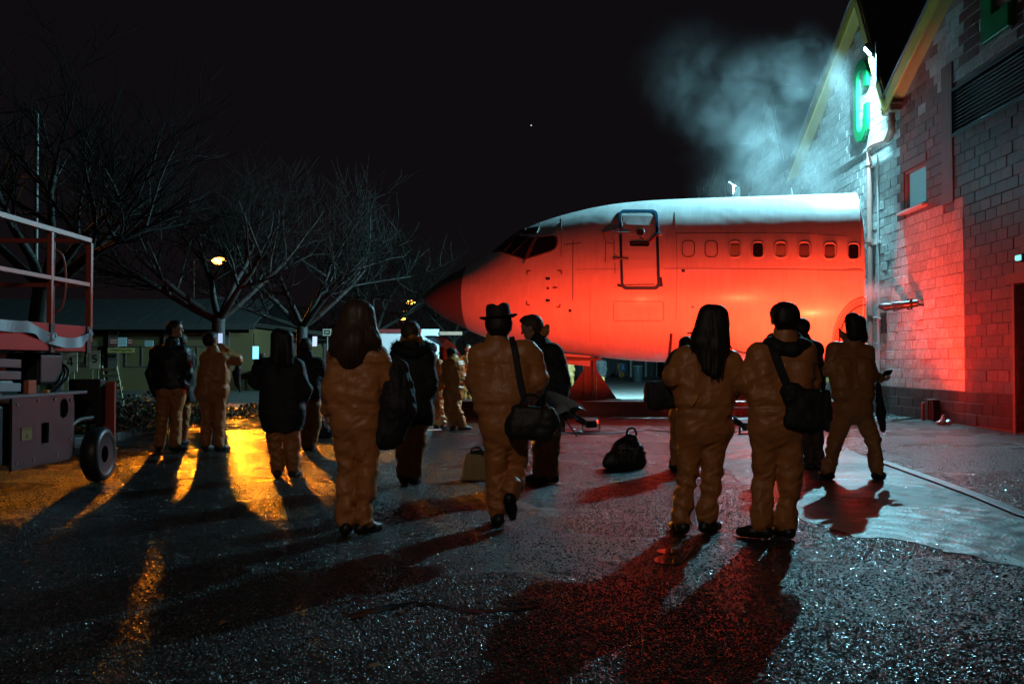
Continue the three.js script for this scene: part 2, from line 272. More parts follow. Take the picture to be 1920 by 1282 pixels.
{
  // the body of the building, 14 m deep, its face 12 mm behind the faces of the blocks
  const s = new THREE.Shape(); s.moveTo(5.25, -0.2); s.lineTo(5.25, HV);
  for (const v of VAL.slice(0, 6)) { s.lineTo(v.u, HV); s.lineTo(v.a, HA); } s.lineTo(61.65, HV); s.lineTo(61.65, -0.2);
  const hole = (u0, u1, h0, h1) => { const p = new THREE.Path(); p.moveTo(u0, h0); p.lineTo(u1, h0); p.lineTo(u1, h1); p.lineTo(u0, h1); p.closePath(); s.holes.push(p); };
  hole(22.35, 23.70, 4.87, 5.83); hole(15.6, 18.2, 0.01, 2.72); hole(17.0, 20.85, 6.02, 7.03);
  const skin = new THREE.ExtrudeGeometry(s, { depth: 0.35, bevelEnabled: false });           // outline in (u, h); thickness along +x
  const turn = (g) => g.applyMatrix4(new THREE.Matrix4().makeBasis(V3(0, 0, -1), V3(0, 1, 0), V3(1, 0, 0)));
  wp('wall', turn(skin), mortarPaint);
  const s2 = new THREE.Shape(); s2.moveTo(5.3, 0); s2.lineTo(5.3, HV); for (const v of VAL.slice(0, 6)) { s2.lineTo(v.u + 0.02, HV - 0.03); s2.lineTo(v.a, HA - 0.03); } s2.lineTo(61.6, HV); s2.lineTo(61.6, 0);
  wp('inner_wall', turn(new THREE.ExtrudeGeometry(s2, { depth: 13, bevelEnabled: false })).translate(0.62, 0, 0), mat([0.05, 0.05, 0.05], 0.9));
}
// facing blocks, laid course by course, each one chamfered and slightly out of line
const BL = 0.45, BH = 0.2235, GAP = 0.011;
const blockGeo = [0, 1, 2, 3].map((k) => {
  const w = BL - GAP, h = BH - GAP, c = 0.005 + 0.002 * k, t = 0.03, P = [], U = [];
  const ring = (x, i) => [[x, -h / 2 + i, w / 2 - i], [x, h / 2 - i, w / 2 - i], [x, h / 2 - i, -w / 2 + i], [x, -h / 2 + i, -w / 2 + i]];
  const q = (a, b, c, d) => { for (const v of [a, c, b, a, d, c]) { P.push(...v); U.push(v[2] * 2 + k * 0.37, v[1] * 2 + k * 0.61); } };
  const f0 = ring(-t + k * 0.0007, c), f1 = ring(-t + c * 0.7, 0), f2 = ring(0, 0); q(f0[0], f0[3], f0[2], f0[1]);
  for (let i = 0; i < 4; i++) { const j = (i + 1) % 4; q(f0[i], f0[j], f1[j], f1[i]); q(f1[i], f1[j], f2[j], f2[i]); }
  return tri(P, U);
});
{
  const HOLES = [[22.35, 23.70, 4.87, 5.83], [17.0, 20.85, 6.02, 7.03], [15.6, 18.2, 0, 2.72], [20.86, 21.44, 4.66, 7.64], [20.424, 20.436, 0, 4.66]], cand = [];
  for (let row = 0; row < 49; row++) for (let i = 0; i < 112; i++) {
    const h = 0.02 + (row + 0.5) * BH, u = 12 + (i + (row % 2) * 0.5) * BL;
    if (h + BH * 0.3 > Math.min(roofAt(u - 0.2), roofAt(u + 0.2)) - 0.05) continue;
    let pieces = [[u - BL / 2, u + BL / 2]];                                 // blocks are cut where they meet an opening or the movement joint
    for (const [u0, u1, h0, h1] of HOLES) if (h + BH * 0.3 > h0 && h - BH * 0.3 < h1) pieces = pieces.flatMap(([a, b]) => (b <= u0 || a >= u1 ? [[a, b]] : [[a, u0 - 0.004], [u1 + 0.004, b]])).filter(([a, b]) => b - a > 0.05);
    if (u > 46 || u < 15) continue;
    for (const [a0, a1] of pieces) { const len = (a1 - a0) / BL, uc = (a0 + a1) / 2, u = uc;
    let set = 'white';
    if (h < 0.74) set = 'plinth';
    else if (u > 27.3 && u < 33 && h < 1.7) set = 'ochre';
    else if (u < 20.43) set = 'brown';
    else if (u < 23.95 && h > 4.68) set = (u > 20 && u < 22.6 && h > 7.0 && fbm(u * 2, h * 2, 3, 3) > 0.47) ? 'peeled' : 'brown';
    if (set === 'brown' && u < 20.9 && u > 17.4 && h > 7.05 && h < 8.3 && fbm(u * 1.4 + 4, h * 1.7, 5, 3) > 0.5) set = 'peeled';
    const x = 960 + F * (WX / u + WT), y = 680 - F * (h - EYE) / u;
    cand.push({ h, u: uc, len, set, size: (x < 1930 && x > 1640 && y > -10 && y < 850) ? 1 / (u * u * u) : 0 }); }
  }
  cand.sort((a, b) => b.size - a.size);
  const rest = {};
  cand.forEach((c, i) => {
    const v = (rnd() * 4) | 0, set = M[c.set], m = set[(rnd() * set.length) | 0], proud = rr(-0.004, 0.004) + (rnd() < 0.06 ? rr(0.004, 0.011) : 0);
    if (i < 296) { const b = shadows(new THREE.Mesh(blockGeo[v], m)); b.name = 'block'; b.position.set(-proud, c.h, -c.u); b.scale.z = c.len; b.rotation.set(rr(-0.006, 0.006), rr(-0.008, 0.008), rr(-0.008, 0.008)); wh.add(b); }
    else { const g = blockGeo[v].clone(); g.scale(1, 1, c.len); g.rotateY(rr(-0.008, 0.008)); g.translate(-proud, c.h, -c.u); (rest[m.uuid] ??= { m, l: [] }).l.push(g); }
  });
  for (const r of Object.values(rest)) { const o = wp('blockwork', r.l, r.m); o.userData.kind = 'stuff'; }
  wp('pier', box(-0.026, 6.15, -21.15, 0.06, 2.98, 0.57, 0, 0, 0, 0.012), M.brown[2]);
  wp('ledge', box(-0.045, 6.93, -30.0, 0.05, 0.09, 11.6), M.white[1]);
}
// gable boards: ochre fascia on the slopes with a soffit behind
for (const v of VAL.slice(0, 5)) for (const [u0, h0, u1, h1] of [[v.u, HV, v.a, HA], [v.a, HA, v.u + 9.4, HV]]) {
  const a = V3(-0.34, h0 + 0.02, -u0), b = V3(-0.34, h1 + 0.02, -u1), dir = b.clone().sub(a).normalize(), e = 0.12;
  wp('fascia', beam(a.clone().addScaledVector(dir, -0.02), b.clone().addScaledVector(dir, e), 0.05, 0.36), v.u > 30 ? dimBoard : yellow);
  const g = new RoundedBoxGeometry(0.36, 0.04, a.distanceTo(b), 1, 0.005); g.applyMatrix4(new THREE.Matrix4().lookAt(b, a, V3(0, 1, 0)));
  wp('soffit', g.translate(-0.14, (h0 + h1) / 2 - 0.02, -(u0 + u1) / 2), v.u > 30 ? dimBoard : mat([0.3, 0.2, 0.05], 0.6));
  const r = new RoundedBoxGeometry(14, 0.06, a.distanceTo(b) + 0.2, 1, 0.01); r.applyMatrix4(new THREE.Matrix4().lookAt(b, a, V3(0, 1, 0)));
  wp('roof', r.translate(6.6, (h0 + h1) / 2 + 0.235, -(u0 + u1) / 2), mat([0.09, 0.09, 0.1], 0.6));
}
// window with frame, sill and frosted pane; its blue sheen is a painted-in glow
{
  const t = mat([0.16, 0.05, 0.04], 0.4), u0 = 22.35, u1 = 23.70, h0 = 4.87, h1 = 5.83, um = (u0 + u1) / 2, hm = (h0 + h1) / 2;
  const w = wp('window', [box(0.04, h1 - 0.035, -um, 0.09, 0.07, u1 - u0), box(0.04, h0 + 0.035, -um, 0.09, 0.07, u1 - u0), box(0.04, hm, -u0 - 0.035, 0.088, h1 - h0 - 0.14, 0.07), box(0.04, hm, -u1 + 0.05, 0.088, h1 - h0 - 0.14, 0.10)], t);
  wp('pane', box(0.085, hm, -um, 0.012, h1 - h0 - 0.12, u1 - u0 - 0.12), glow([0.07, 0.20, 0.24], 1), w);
  wp('sill', box(-0.075, h0 - 0.035, -um, 0.2, 0.055, u1 - u0 + 0.24), mat([0.55, 0.55, 0.55], 0.4), w);
  wp('lintel', box(-0.035, h1 + 0.1, -um, 0.03, 0.2, u1 - u0 + 0.1), M.brown[0], w);
}
// louvred vent under the next letter
{
  const u0 = 17.0, u1 = 20.85, h0 = 6.02, h1 = 7.03, um = (u0 + u1) / 2, steel = mat([0.03, 0.032, 0.035], 0.32, { metalness: 0.4 });
  wp('vent_frame', [box(-0.03, h1 - 0.03, -um, 0.12, 0.06, u1 - u0), box(-0.03, h0 + 0.03, -um, 0.12, 0.06, u1 - u0), box(-0.03, (h0 + h1) / 2, -u1 + 0.025, 0.118, h1 - h0 - 0.12, 0.05), box(-0.03, (h0 + h1) / 2, -u0 - 0.025, 0.118, h1 - h0 - 0.12, 0.05)], steel);
  for (let i = 0; i < 11; i++) wp('slat', box(-0.01, h0 + 0.115 + i * 0.0785, -um, 0.11, 0.014, u1 - u0 - 0.11, 0, 0, 0.62), steel);
  wp('vent_back', box(0.28, (h0 + h1) / 2, -um, 0.05, h1 - h0, u1 - u0), mat([0.06, 0.06, 0.06], 0.9));
}
// letters standing proud of the gables
const green = mat([0.0, 0.20, 0.062], 0.4), darkGreen = green;
function letterShape(kind) {
  const s = new THREE.Shape(), w = 0.55, h = 1.08, r = 0.5, t = 0.27;
  if (kind === 'E') { s.moveTo(-w, -h); s.lineTo(w, -h); s.lineTo(w, -h + 0.42); s.lineTo(-w + 0.42, -h + 0.42); s.lineTo(-w + 0.42, -0.2); s.lineTo(w * 0.8, -0.2); s.lineTo(w * 0.8, 0.2); s.lineTo(-w + 0.42, 0.2); s.lineTo(-w + 0.42, h - 0.42); s.lineTo(w, h - 0.42); s.lineTo(w, h); s.lineTo(-w, h); s.closePath(); return s; }
  const P = []; const arc = (cx, cy, R, a0, a1, n = 14) => { for (let i = 0; i <= n; i++) { const a = lerp(a0, a1, i / n); P.push([cx + R * Math.cos(a), cy + R * Math.sin(a)]); } };
  arc(w - r, h - r, r, 0, Math.PI / 2); arc(-w + r, h - r, r, Math.PI / 2, Math.PI); arc(-w + r, -h + r, r, Math.PI, 1.5 * Math.PI); arc(w - r, -h + r, r, 1.5 * Math.PI, 2 * Math.PI);
  P.push([w, -0.18], [w - t, -0.18]); arc(w - r, -h + r, r - t, 2 * Math.PI, 1.5 * Math.PI); arc(-w + r, -h + r, r - t, 1.5 * Math.PI, Math.PI); arc(-w + r, h - r, r - t, Math.PI, Math.PI / 2); arc(w - r, h - r, r - t, Math.PI / 2, 0); P.push([w - t, 0.3], [w, 0.3]);
  P.forEach(([x, y], i) => (i ? s.lineTo(x, y) : s.moveTo(x, y))); s.closePath(); return s;
}
for (const [k, u, h, m] of [['C', 26.55, 8.29, green], ['E', 18.75, 8.57, darkGreen]]) {
  const g = new THREE.ExtrudeGeometry(letterShape(k), { depth: 0.07, bevelEnabled: true, bevelSize: 0.012, bevelThickness: 0.012, bevelSegments: 1, curveSegments: 10 });
  g.applyMatrix4(new THREE.Matrix4().makeBasis(V3(0, 0, 1), V3(0, 1, 0), V3(-1, 0, 0))); wp('letter', g.translate(-0.055, h, -u), m);
}
// rainwater hopper and pipes
{
  const iron = mat([0.30, 0.16, 0.12], 0.35), pale = mat([0.5, 0.45, 0.43], 0.35), hp = (x, y, d) => { const u = uAt(x, d); return V3(-d, hAt(y, u), -u); };
  const top = hp(1677, 203, 0.16);
  const hopper = wp('rain_hopper', [box(-0.17, top.y, top.z, 0.30, 0.17, 0.62, 0, 0, 0, 0.02), box(-0.17, top.y + 0.09, top.z, 0.34, 0.05, 0.7)], mat([0.2, 0.1, 0.06], 0.4));
  wp('outlet', [tube([V3(-0.17, top.y - 0.06, top.z), V3(-0.17, top.y - 0.3, top.z), V3(-0.17, top.y - 0.48, top.z - 0.02), V3(-0.17, top.y - 0.6, top.z - 0.18), V3(-0.16, top.y - 0.66, top.z - 0.35)], 0.085, 24, 12), rod(V3(-0.17, top.y - 0.26, top.z), V3(-0.17, top.y - 0.33, top.z), 0.105, 0.105, 14)], iron, hopper);
  const b = hp(1634, 274, 0.16), e = V3(-0.16, top.y - 0.66, top.z - 0.35);
  wp('drain_pipe', [tube([e, e.clone().lerp(b, 0.9), V3(-0.16, b.y - 0.05, b.z - 0.04), V3(-0.16, b.y - 0.3, b.z - 0.06)], 0.06, 30, 10), rod(V3(-0.16, b.y - 0.28, b.z - 0.06), V3(-0.16, 0.02, b.z - 0.06), 0.068, 0.068, 14), ...[6.4, 4.4, 2.5, 0.9].map((y) => rod(V3(-0.16, y, b.z - 0.06), V3(-0.16, y + 0.1, b.z - 0.06), 0.088, 0.088, 14)), ...[6.3, 4.3, 2.4, 0.8].map((y) => box(-0.06, y + 0.04, b.z - 0.06, 0.14, 0.04, 0.28))], mat([0.42, 0.22, 0.19], 0.35));
  wp('conduit', [rod(V3(-0.07, 6.6, b.z + 0.34), V3(-0.07, 0.3, b.z + 0.34), 0.026, 0.026, 8), ...[6.3, 4.35, 2.4].map((y) => box(-0.06, y, b.z + 0.34, 0.07, 0.05, 0.1))], pale);
}
// slatted wall plate low on the painted wall
{
  const u = uAt(1661), h = hAt(605, u), steel = mat([0.05, 0.016, 0.014], 0.5), p = wp('air_grille', box(-0.04, h, -u, 0.03, 0.52, 0.36), steel);
  for (let i = 0; i < 4; i++) wp('slat', box(-0.058, h - 0.17 + i * 0.112, -u, 0.02, 0.07, 0.27, 0, 0, 0.3), mat([0.015, 0.008, 0.008], 0.5), p);
}
// dark doorway at the edge of the picture
{
  const dk = mat([0.02, 0.02, 0.021], 0.45);
  wp('door', [box(0.2, 1.35, -16.9, 0.05, 2.7, 2.58), box(0.165, 1.35, -17.55, 0.03, 2.3, 0.9), box(0.165, 1.35, -16.3, 0.03, 2.3, 0.9)], dk);
  wp('door_frame', [box(0.0, 1.36, -18.26, 0.14, 2.72, 0.1), box(0.0, 1.36, -15.55, 0.14, 2.72, 0.1), box(-0.02, 2.82, -16.9, 0.18, 0.2, 3.1)], mat([0.2, 0.1, 0.08], 0.45));
}
const wallPoint = (u, h, d) => { const p = V3(-d, h, -u).applyAxisAngle(V3(0, 1, 0), wh.rotation.y); return p.add(V3(WX, 0, 0)); };
// ---------------------------------------------------------------- nose section of an airliner on a stand
// s runs along its axis (m) from a point abreast of the cabin windows, negative towards the nose
const AL = 12 * Math.PI / 180, AX = V3(Math.cos(AL), 0, Math.sin(AL)), SIDE = V3(-Math.sin(AL), 0, Math.cos(AL)), AO = V3(6.17, 0, -24.06);   // +z is towards the yard
const S_TIP = -8.67, S_END = 2.0;
function curve(tab) {                                                       // monotone cubic through [s, value]
  const n = tab.length, d = [], m = []; for (let i = 0; i < n - 1; i++) d.push((tab[i + 1][1] - tab[i][1]) / (tab[i + 1][0] - tab[i][0]));
  for (let i = 0; i < n; i++) m.push(i === 0 ? d[0] : i === n - 1 ? d[n - 2] : d[i - 1] * d[i] <= 0 ? 0 : 2 * d[i - 1] * d[i] / (d[i - 1] + d[i]));
  return (x) => { if (x <= tab[0][0]) return tab[0][1]; if (x >= tab[n - 1][0]) return tab[n - 1][1]; let i = 0; while (x > tab[i + 1][0]) i++; const h = tab[i + 1][0] - tab[i][0], t = (x - tab[i][0]) / h; return (2 * t ** 3 - 3 * t * t + 1) * tab[i][1] + (t ** 3 - 2 * t * t + t) * h * m[i] + (-2 * t ** 3 + 3 * t * t) * tab[i + 1][1] + (t ** 3 - t * t) * h * m[i + 1]; };
}
const top = curve([[-8.67, 2.96], [-8.62, 3.06], [-8.5, 3.16], [-8.2, 3.38], [-7.8, 3.6], [-7.36, 3.80], [-6.81, 4.13], [-6.4, 4.42], [-6.08, 4.60], [-5.6, 4.80], [-4.96, 4.99], [-4.2, 5.15], [-3.59, 5.235], [-2.6, 5.29], [-1.5, 5.30], [2, 5.30]]);
const bot = curve([[-8.67, 2.92], [-8.62, 2.83], [-8.5, 2.73], [-8.2, 2.51], [-7.8, 2.29], [-7.36, 2.08], [-6.95, 1.92], [-6.2, 1.75], [-5.4, 1.61], [-4.6, 1.50], [-3.7, 1.38], [-2.6, 1.30], [-1.5, 1.29], [2, 1.29]]);
const wid = curve([[-8.67, 0.02], [-8.62, 0.12], [-8.5, 0.26], [-8.2, 0.5], [-7.8, 0.74], [-7.36, 0.96], [-6.81, 1.19], [-6.08, 1.44], [-5.4, 1.61], [-4.6, 1.74], [-3.7, 1.83], [-2.8, 1.87], [-1.5, 1.88], [2, 1.88]]);
const mid = curve([[-8.67, 2.94], [-7.36, 2.98], [-6.2, 3.12], [-5, 3.28], [-3.7, 3.38], [-2, 3.42], [2, 3.42]]);
const world = (s, h, q) => AO.clone().addScaledVector(AX, s).addScaledVector(SIDE, q).setY(h);
const skinAt = (s, a, off = 0) => {                                          // a: 0 yard side, PI/2 crown, -PI/2 belly
  const c = mid(s), w = wid(s), r = Math.sin(a) >= 0 ? top(s) - c : c - bot(s); return world(s, c + (r + off) * Math.sin(a), (w + off) * Math.cos(a));
};
const inside = (p) => { const d = p.clone().sub(AO), s = d.dot(AX); if (s < S_TIP) return 1; const c = mid(s), q = d.dot(SIDE), dy = p.y - c, r = dy >= 0 ? top(s) - c : c - bot(s); return (q / wid(s)) ** 2 + (dy / r) ** 2 - 1; };
function onSkin(x, y, off = 0) {                                             // point of the skin seen at that pixel, lifted by off
  const d = dirOf(x, y), e = V3(0, EYE, 0), P = (t) => e.clone().addScaledVector(d, t); let t0 = 19, f0 = inside(P(t0)), hit = null, best = [9, 0];
  for (let t = 19.02; t < 28; t += 0.02) { const f = inside(P(t)); if (f < best[0]) best = [f, t]; if (f < 0) { let a = t - 0.02, b = t; for (let i = 0; i < 24; i++) { const m = (a + b) / 2; inside(P(m)) < 0 ? b = m : a = m; } hit = P(b); break; } }
  hit ??= P(best[1]);
  const g = V3(), E = 0.01; g.set(inside(hit.clone().add(V3(E, 0, 0))) - inside(hit.clone().add(V3(-E, 0, 0))), inside(hit.clone().add(V3(0, E, 0))) - inside(hit.clone().add(V3(0, -E, 0))), inside(hit.clone().add(V3(0, 0, E))) - inside(hit.clone().add(V3(0, 0, -E)))).normalize();
  return { p: hit.addScaledVector(g, off), n: g };
}
const paintBump = dataTex(512, 512, (i, j) => { const v = tnoise(i / 128, j / 128, 4, 51) * 0.7 + tnoise(i / 32, j / 32, 16, 52) * 0.3; return [v, v, v]; });
const skinGrime = dataTex(1024, 1024, (i, j) => { const a = tnoise(i / 16, j / 128, 64, 53), b = tnoise(i / 100, j / 100, 1024 / 100 | 0, 54), c = sstep(0.85, 1, tnoise(i / 6, j / 90, 170, 55)) * 0.03; const v = 0.93 - 0.05 * a - 0.05 * b - c; return [v, v, v * 0.99]; }, true);
const aluWhite = mat([0.86, 0.86, 0.86], 0.34, { map: skinGrime, bumpMap: paintBump, bumpScale: 0.012, clearcoat: 0.25, clearcoatRoughness: 0.2 });
const radomeMat = mat([0.12, 0.10, 0.10], 0.5), seamMat = mat([0.10, 0.10, 0.10], 0.6), dark = mat([0.014, 0.014, 0.016], 0.4), sealMat = mat([0.004, 0.075, 0.15], 0.45), glass = mat([0.012, 0.012, 0.014], 0.08);
function hull(s0, s1, ns, na = 96) {
  const P = [], U = [], I = [];
  for (let i = 0; i <= ns; i++) { const k = i / ns, s = s0 < -8 ? lerp(s0, s1, k * k) : lerp(s0, s1, k); for (let j = 0; j <= na; j++) { const a = j / na * 2 * Math.PI, p = skinAt(s, a); P.push(p.x, p.y, p.z); U.push(s / 3, a * 1.88 / 3); } }
  for (let i = 0; i < ns; i++) for (let j = 0; j < na; j++) { const a = i * (na + 1) + j, b = a + na + 1; I.push(a, b, a + 1, b, b + 1, a + 1); }
  const g = new THREE.BufferGeometry(); g.setAttribute('position', new THREE.Float32BufferAttribute(P, 3)); g.setAttribute('uv', new THREE.Float32BufferAttribute(U, 2)); g.setIndex(I); g.computeVertexNormals(); return g;
}
const plane = thing('airliner_nose', 'white front section of an airliner on a stand, washed in red light', 'aircraft', world(-3, 0, 0));
const pp = (name, g, m, parent = plane) => part(parent, name, g, m);
const S_RAD = -7.40;
pp('fuselage', hull(S_RAD, S_END, 70), aluWhite);
pp('radome', hull(S_TIP, S_RAD, 30), radomeMat);
{ // the cut end
  const P = []; for (let j = 0; j < 64; j++) { const a = skinAt(S_END, j / 64 * 2 * Math.PI, -0.004), b = skinAt(S_END, (j + 1) / 64 * 2 * Math.PI, -0.004), c = world(S_END, 3.35, 0); P.push(...A3(a), ...A3(b), ...A3(c)); } pp('bulkhead', tri(P), mat([0.3, 0.3, 0.28], 0.5));
  const ring = []; for (let j = 0; j <= 64; j++) ring.push(skinAt(S_END, j / 64 * 2 * Math.PI, 0.0)); pp('end_frame', new THREE.TubeGeometry(new THREE.CatmullRomCurve3(ring, true), 128, 0.02, 6, true), aluWhite);
}
// pieces laid on the skin: outlines in photograph pixels give their place, then they are built at that place, with thickness
function plate(pts, off, sub = 10, depth = 0.012) {
  const v2 = pts.map((p) => new THREE.Vector2(p[0], p[1])), faces = THREE.ShapeUtils.triangulateShape(v2, []), P = []; let T = faces.map((f) => f.map((i) => pts[i]));
  for (let k = 0; k < 5; k++) { const n = []; let again = false; for (const t of T) { const l = t.map((p, i) => Math.hypot(p[0] - t[(i + 1) % 3][0], p[1] - t[(i + 1) % 3][1])), m = Math.max(...l); if (m < sub) { n.push(t); continue; } again = true; const i = l.indexOf(m), a = t[i], b = t[(i + 1) % 3], c = t[(i + 2) % 3], h = [(a[0] + b[0]) / 2, (a[1] + b[1]) / 2]; n.push([a, h, c], [h, b, c]); } T = n; if (!again) break; }
  const cache = new Map(), at_ = (p, o) => { const k = p.join() + o; if (!cache.has(k)) cache.set(k, A3(onSkin(p[0], p[1], o).p)); return cache.get(k); };
  for (const t of T) { const q = t.map((p) => at_(p, off)); const e1 = V3(...q[1]).sub(V3(...q[0])), e2 = V3(...q[2]).sub(V3(...q[0])); (e1.cross(e2).z > 0 ? q : [q[0], q[2], q[1]]).forEach((v) => P.push(...v)); }
  const n = pts.length; for (let i = 0; i < n; i++) { const a = pts[i], b = pts[(i + 1) % n], A = at_(a, off), B = at_(b, off), C = at_(a, off - depth), D = at_(b, off - depth); P.push(...A, ...B, ...C, ...B, ...D, ...C); }
  return tri(P);
}
function rrect(x0, y0, x1, y1, r, n = 5, sk = 0) { const P = []; for (const [cx, cy, a] of [[x1 - r, y0 + r, -90], [x1 - r, y1 - r, 0], [x0 + r, y1 - r, 90], [x0 + r, y0 + r, 180]]) for (let i = 0; i <= n; i++) { const t = (a + 90 * i / n) * Math.PI / 180, y = cy + r * Math.sin(t); P.push([cx + r * Math.cos(t) + sk * (y - (y0 + y1) / 2), y]); } return P; }
const strip = (path, w, off) => { const pts = path.map((p) => onSkin(p[0], p[1], off)), P = []; for (let i = 0; i < pts.length - 1; i++) { const a = pts[i], b = pts[i + 1], d = b.p.clone().sub(a.p).normalize(), u = a.n.clone().cross(d).normalize().multiplyScalar(w / 2), u2 = b.n.clone().cross(d).normalize().multiplyScalar(w / 2); const q = [a.p.clone().add(u), a.p.clone().sub(u), b.p.clone().add(u2), b.p.clone().sub(u2)].map(A3); P.push(...q[0], ...q[1], ...q[2], ...q[2], ...q[1], ...q[3]); const ni = [a.n, a.n, b.n, b.n].map((n_, k) => V3(...q[k]).addScaledVector(n_, -0.006)).map(A3); P.push(...q[0], ...q[2], ...ni[0], ...ni[0], ...q[2], ...ni[2], ...q[1], ...ni[1], ...q[3], ...q[3], ...ni[1], ...ni[3]); } return tri(P); };
const dense = (path, step = 8, closed) => { const o = []; const n = path.length; for (let i = 0; i < (closed ? n : n - 1); i++) { const a = path[i], b = path[(i + 1) % n], k = Math.max(1, Math.ceil(Math.hypot(b[0] - a[0], b[1] - a[1]) / step)); for (let j = 0; j < k; j++) o.push([lerp(a[0], b[0], j / k), lerp(a[1], b[1], j / k)]); } o.push(closed ? path[0] : path[n - 1]); return o; };
const bead = (path, r, off, closed) => new THREE.TubeGeometry(new THREE.CatmullRomCurve3(path.map((p) => onSkin(p[0], p[1], off).p), !!closed, 'catmullrom', 0.2), path.length * 2, r, 6, !!closed);
// passenger door with its painted surround, porthole, handle and hinge arms
{
  const skew = 0.03, O = rrect(1162.5, 394, 1236, 543, 11, 6, skew), I = rrect(1167, 398.5, 1231, 536.5, 8, 6, skew);
  const door = pp('door', plate(I, 0.012, 14), aluWhite);
  const P = [], A = dense(O, 7, true), n = A.length - 1, cx = 1199.5, cy = 468; const inn = A.map(([x, y]) => { const ii = I; let b = null, bd = 1e9; for (let k = 0; k < ii.length; k++) { const p = ii[k], q = ii[(k + 1) % ii.length], dx = q[0] - p[0], dy = q[1] - p[1], t = clamp(((x - p[0]) * dx + (y - p[1]) * dy) / (dx * dx + dy * dy + 1e-9), 0, 1), X = p[0] + dx * t, Y = p[1] + dy * t, d = (X - x) ** 2 + (Y - y) ** 2; if (d < bd) { bd = d; b = [X, Y]; } } return b; });
  for (let i = 0; i < n; i++) { const q = [onSkin(...A[i], 0.02).p, onSkin(...A[i + 1], 0.02).p, onSkin(...inn[i], 0.02).p, onSkin(...inn[i + 1], 0.02).p].map(A3), e = [onSkin(...A[i], 0).p, onSkin(...A[i + 1], 0).p].map(A3); P.push(...q[0], ...q[2], ...q[1], ...q[1], ...q[2], ...q[3], ...e[0], ...q[0], ...e[1], ...e[1], ...q[0], ...q[1]); }
  pp('door_surround', tri(P), sealMat);
  pp('porthole_frame', bead(dense(rrect(1194.5, 429.5, 1208, 441.5, 6, 5), 3, true).slice(0, -1), 0.014, 0.014, true), mat([0.3, 0.3, 0.3], 0.3, { metalness: 0.8 }), door);
  pp('porthole', plate(rrect(1195, 430, 1207.5, 441, 5.4, 5), 0.018, 6), mat([0.10, 0.08, 0.05], 0.15), door);
  pp('handle', [plate(rrect(1181, 453, 1218, 462, 3.5, 4), 0.022, 8), bead([[1184, 457.5], [1198, 455.5], [1215, 457]], 0.02, 0.035)], dark, door);
  pp('lever', bead([[1217, 456], [1226, 448], [1234, 442]], 0.022, 0.05), mat([0.35, 0.03, 0.025], 0.4), door);
  pp('latch', bead([[1234, 441.5], [1240, 440.5]], 0.035, 0.04), mat([0.6, 0.6, 0.6], 0.25, { metalness: 0.9 }), door);
  pp('vent_mark', bead([[1200, 446], [1204, 447], [1207, 450]], 0.008, 0.014), dark, door);
  pp('kick_line', strip(dense([[1172, 533.5], [1228, 533]], 8), 0.02, 0.016), dark, door);
  for (const y of [437.5, 485.5]) pp('hinge', [bead([[1150, y], [1166, y - 0.5], [1179, y]], 0.026, 0.02), bead([[1150, y], [1154, y]], 0.045, 0.02)], mat([0.22, 0.22, 0.22], 0.4));
  pp('sill_guard', [strip(dense([[1158, 534], [1166, 536]], 4), 0.06, 0.012), strip(dense([[1237, 520], [1240, 537]], 5), 0.09, 0.012)], dark);
  pp('torque_arm', bead([[1129, 440], [1146, 434.5], [1164, 431]], 0.014, 0.03), mat([0.35, 0.06, 0.05], 0.4));
  for (const path of [[[1132, 436], [1133, 445], [1136, 452], [1135.5, 478], [1135, 492]], [[1148, 447], [1152, 450], [1151.5, 475], [1156, 480], [1163, 485]], [[1138, 455], [1150, 456]], [[1133, 433], [1137, 425], [1145, 422], [1153, 427], [1155, 436]], [[1153, 492], [1153.5, 512]]]) pp('seam', strip(dense(path, 5), 0.014, 0.007), seamMat);
}
// cabin windows, two of them blanked
{
  const shade = mat([0.34, 0.33, 0.22], 0.5), pale = mat([0.20, 0.17, 0.17], 0.35), frameMat = mat([0.55, 0.53, 0.52], 0.35);
  const W = [[1291, 466, 1], [1334, 466.5, 1], [1378.5, 467.5, shade], [1421.5, 468, dark], [1464.5, 468, shade], [1508.5, 468.5, pale], [1556.5, 470, pale], [1601, 471, glass]];
  for (const [x, y, m] of W) {
    if (m === 1) { pp('blanked_window', strip(dense(rrect(x - 11.5, y - 15, x + 11.5, y + 15, 8, 5), 6, true), 0.022, 0.007), seamMat); continue; }
    const k = 1 + (x - 1378) * 0.00012, w = pp('window', bead(dense(rrect(x - 11 * k, y - 14.6 * k, x + 11 * k, y + 14.6 * k, 7.5, 5), 4, true).slice(0, -1), 0.026, 0.004, true), frameMat);
    pp('pane', plate(rrect(x - 10 * k, y - 13.6 * k, x + 10 * k, y + 13.6 * k, 6.5, 5), 0.006, 8), m, w);
    if (m === shade || m === pale) pp('blind', plate([[x - 9 * k, y - 9], [x + 9 * k, y - 9.5], [x + 8.7 * k, y - 8.3], [x - 8.7 * k, y - 7.8]], 0.0105, 8), dark, w);
  }
}
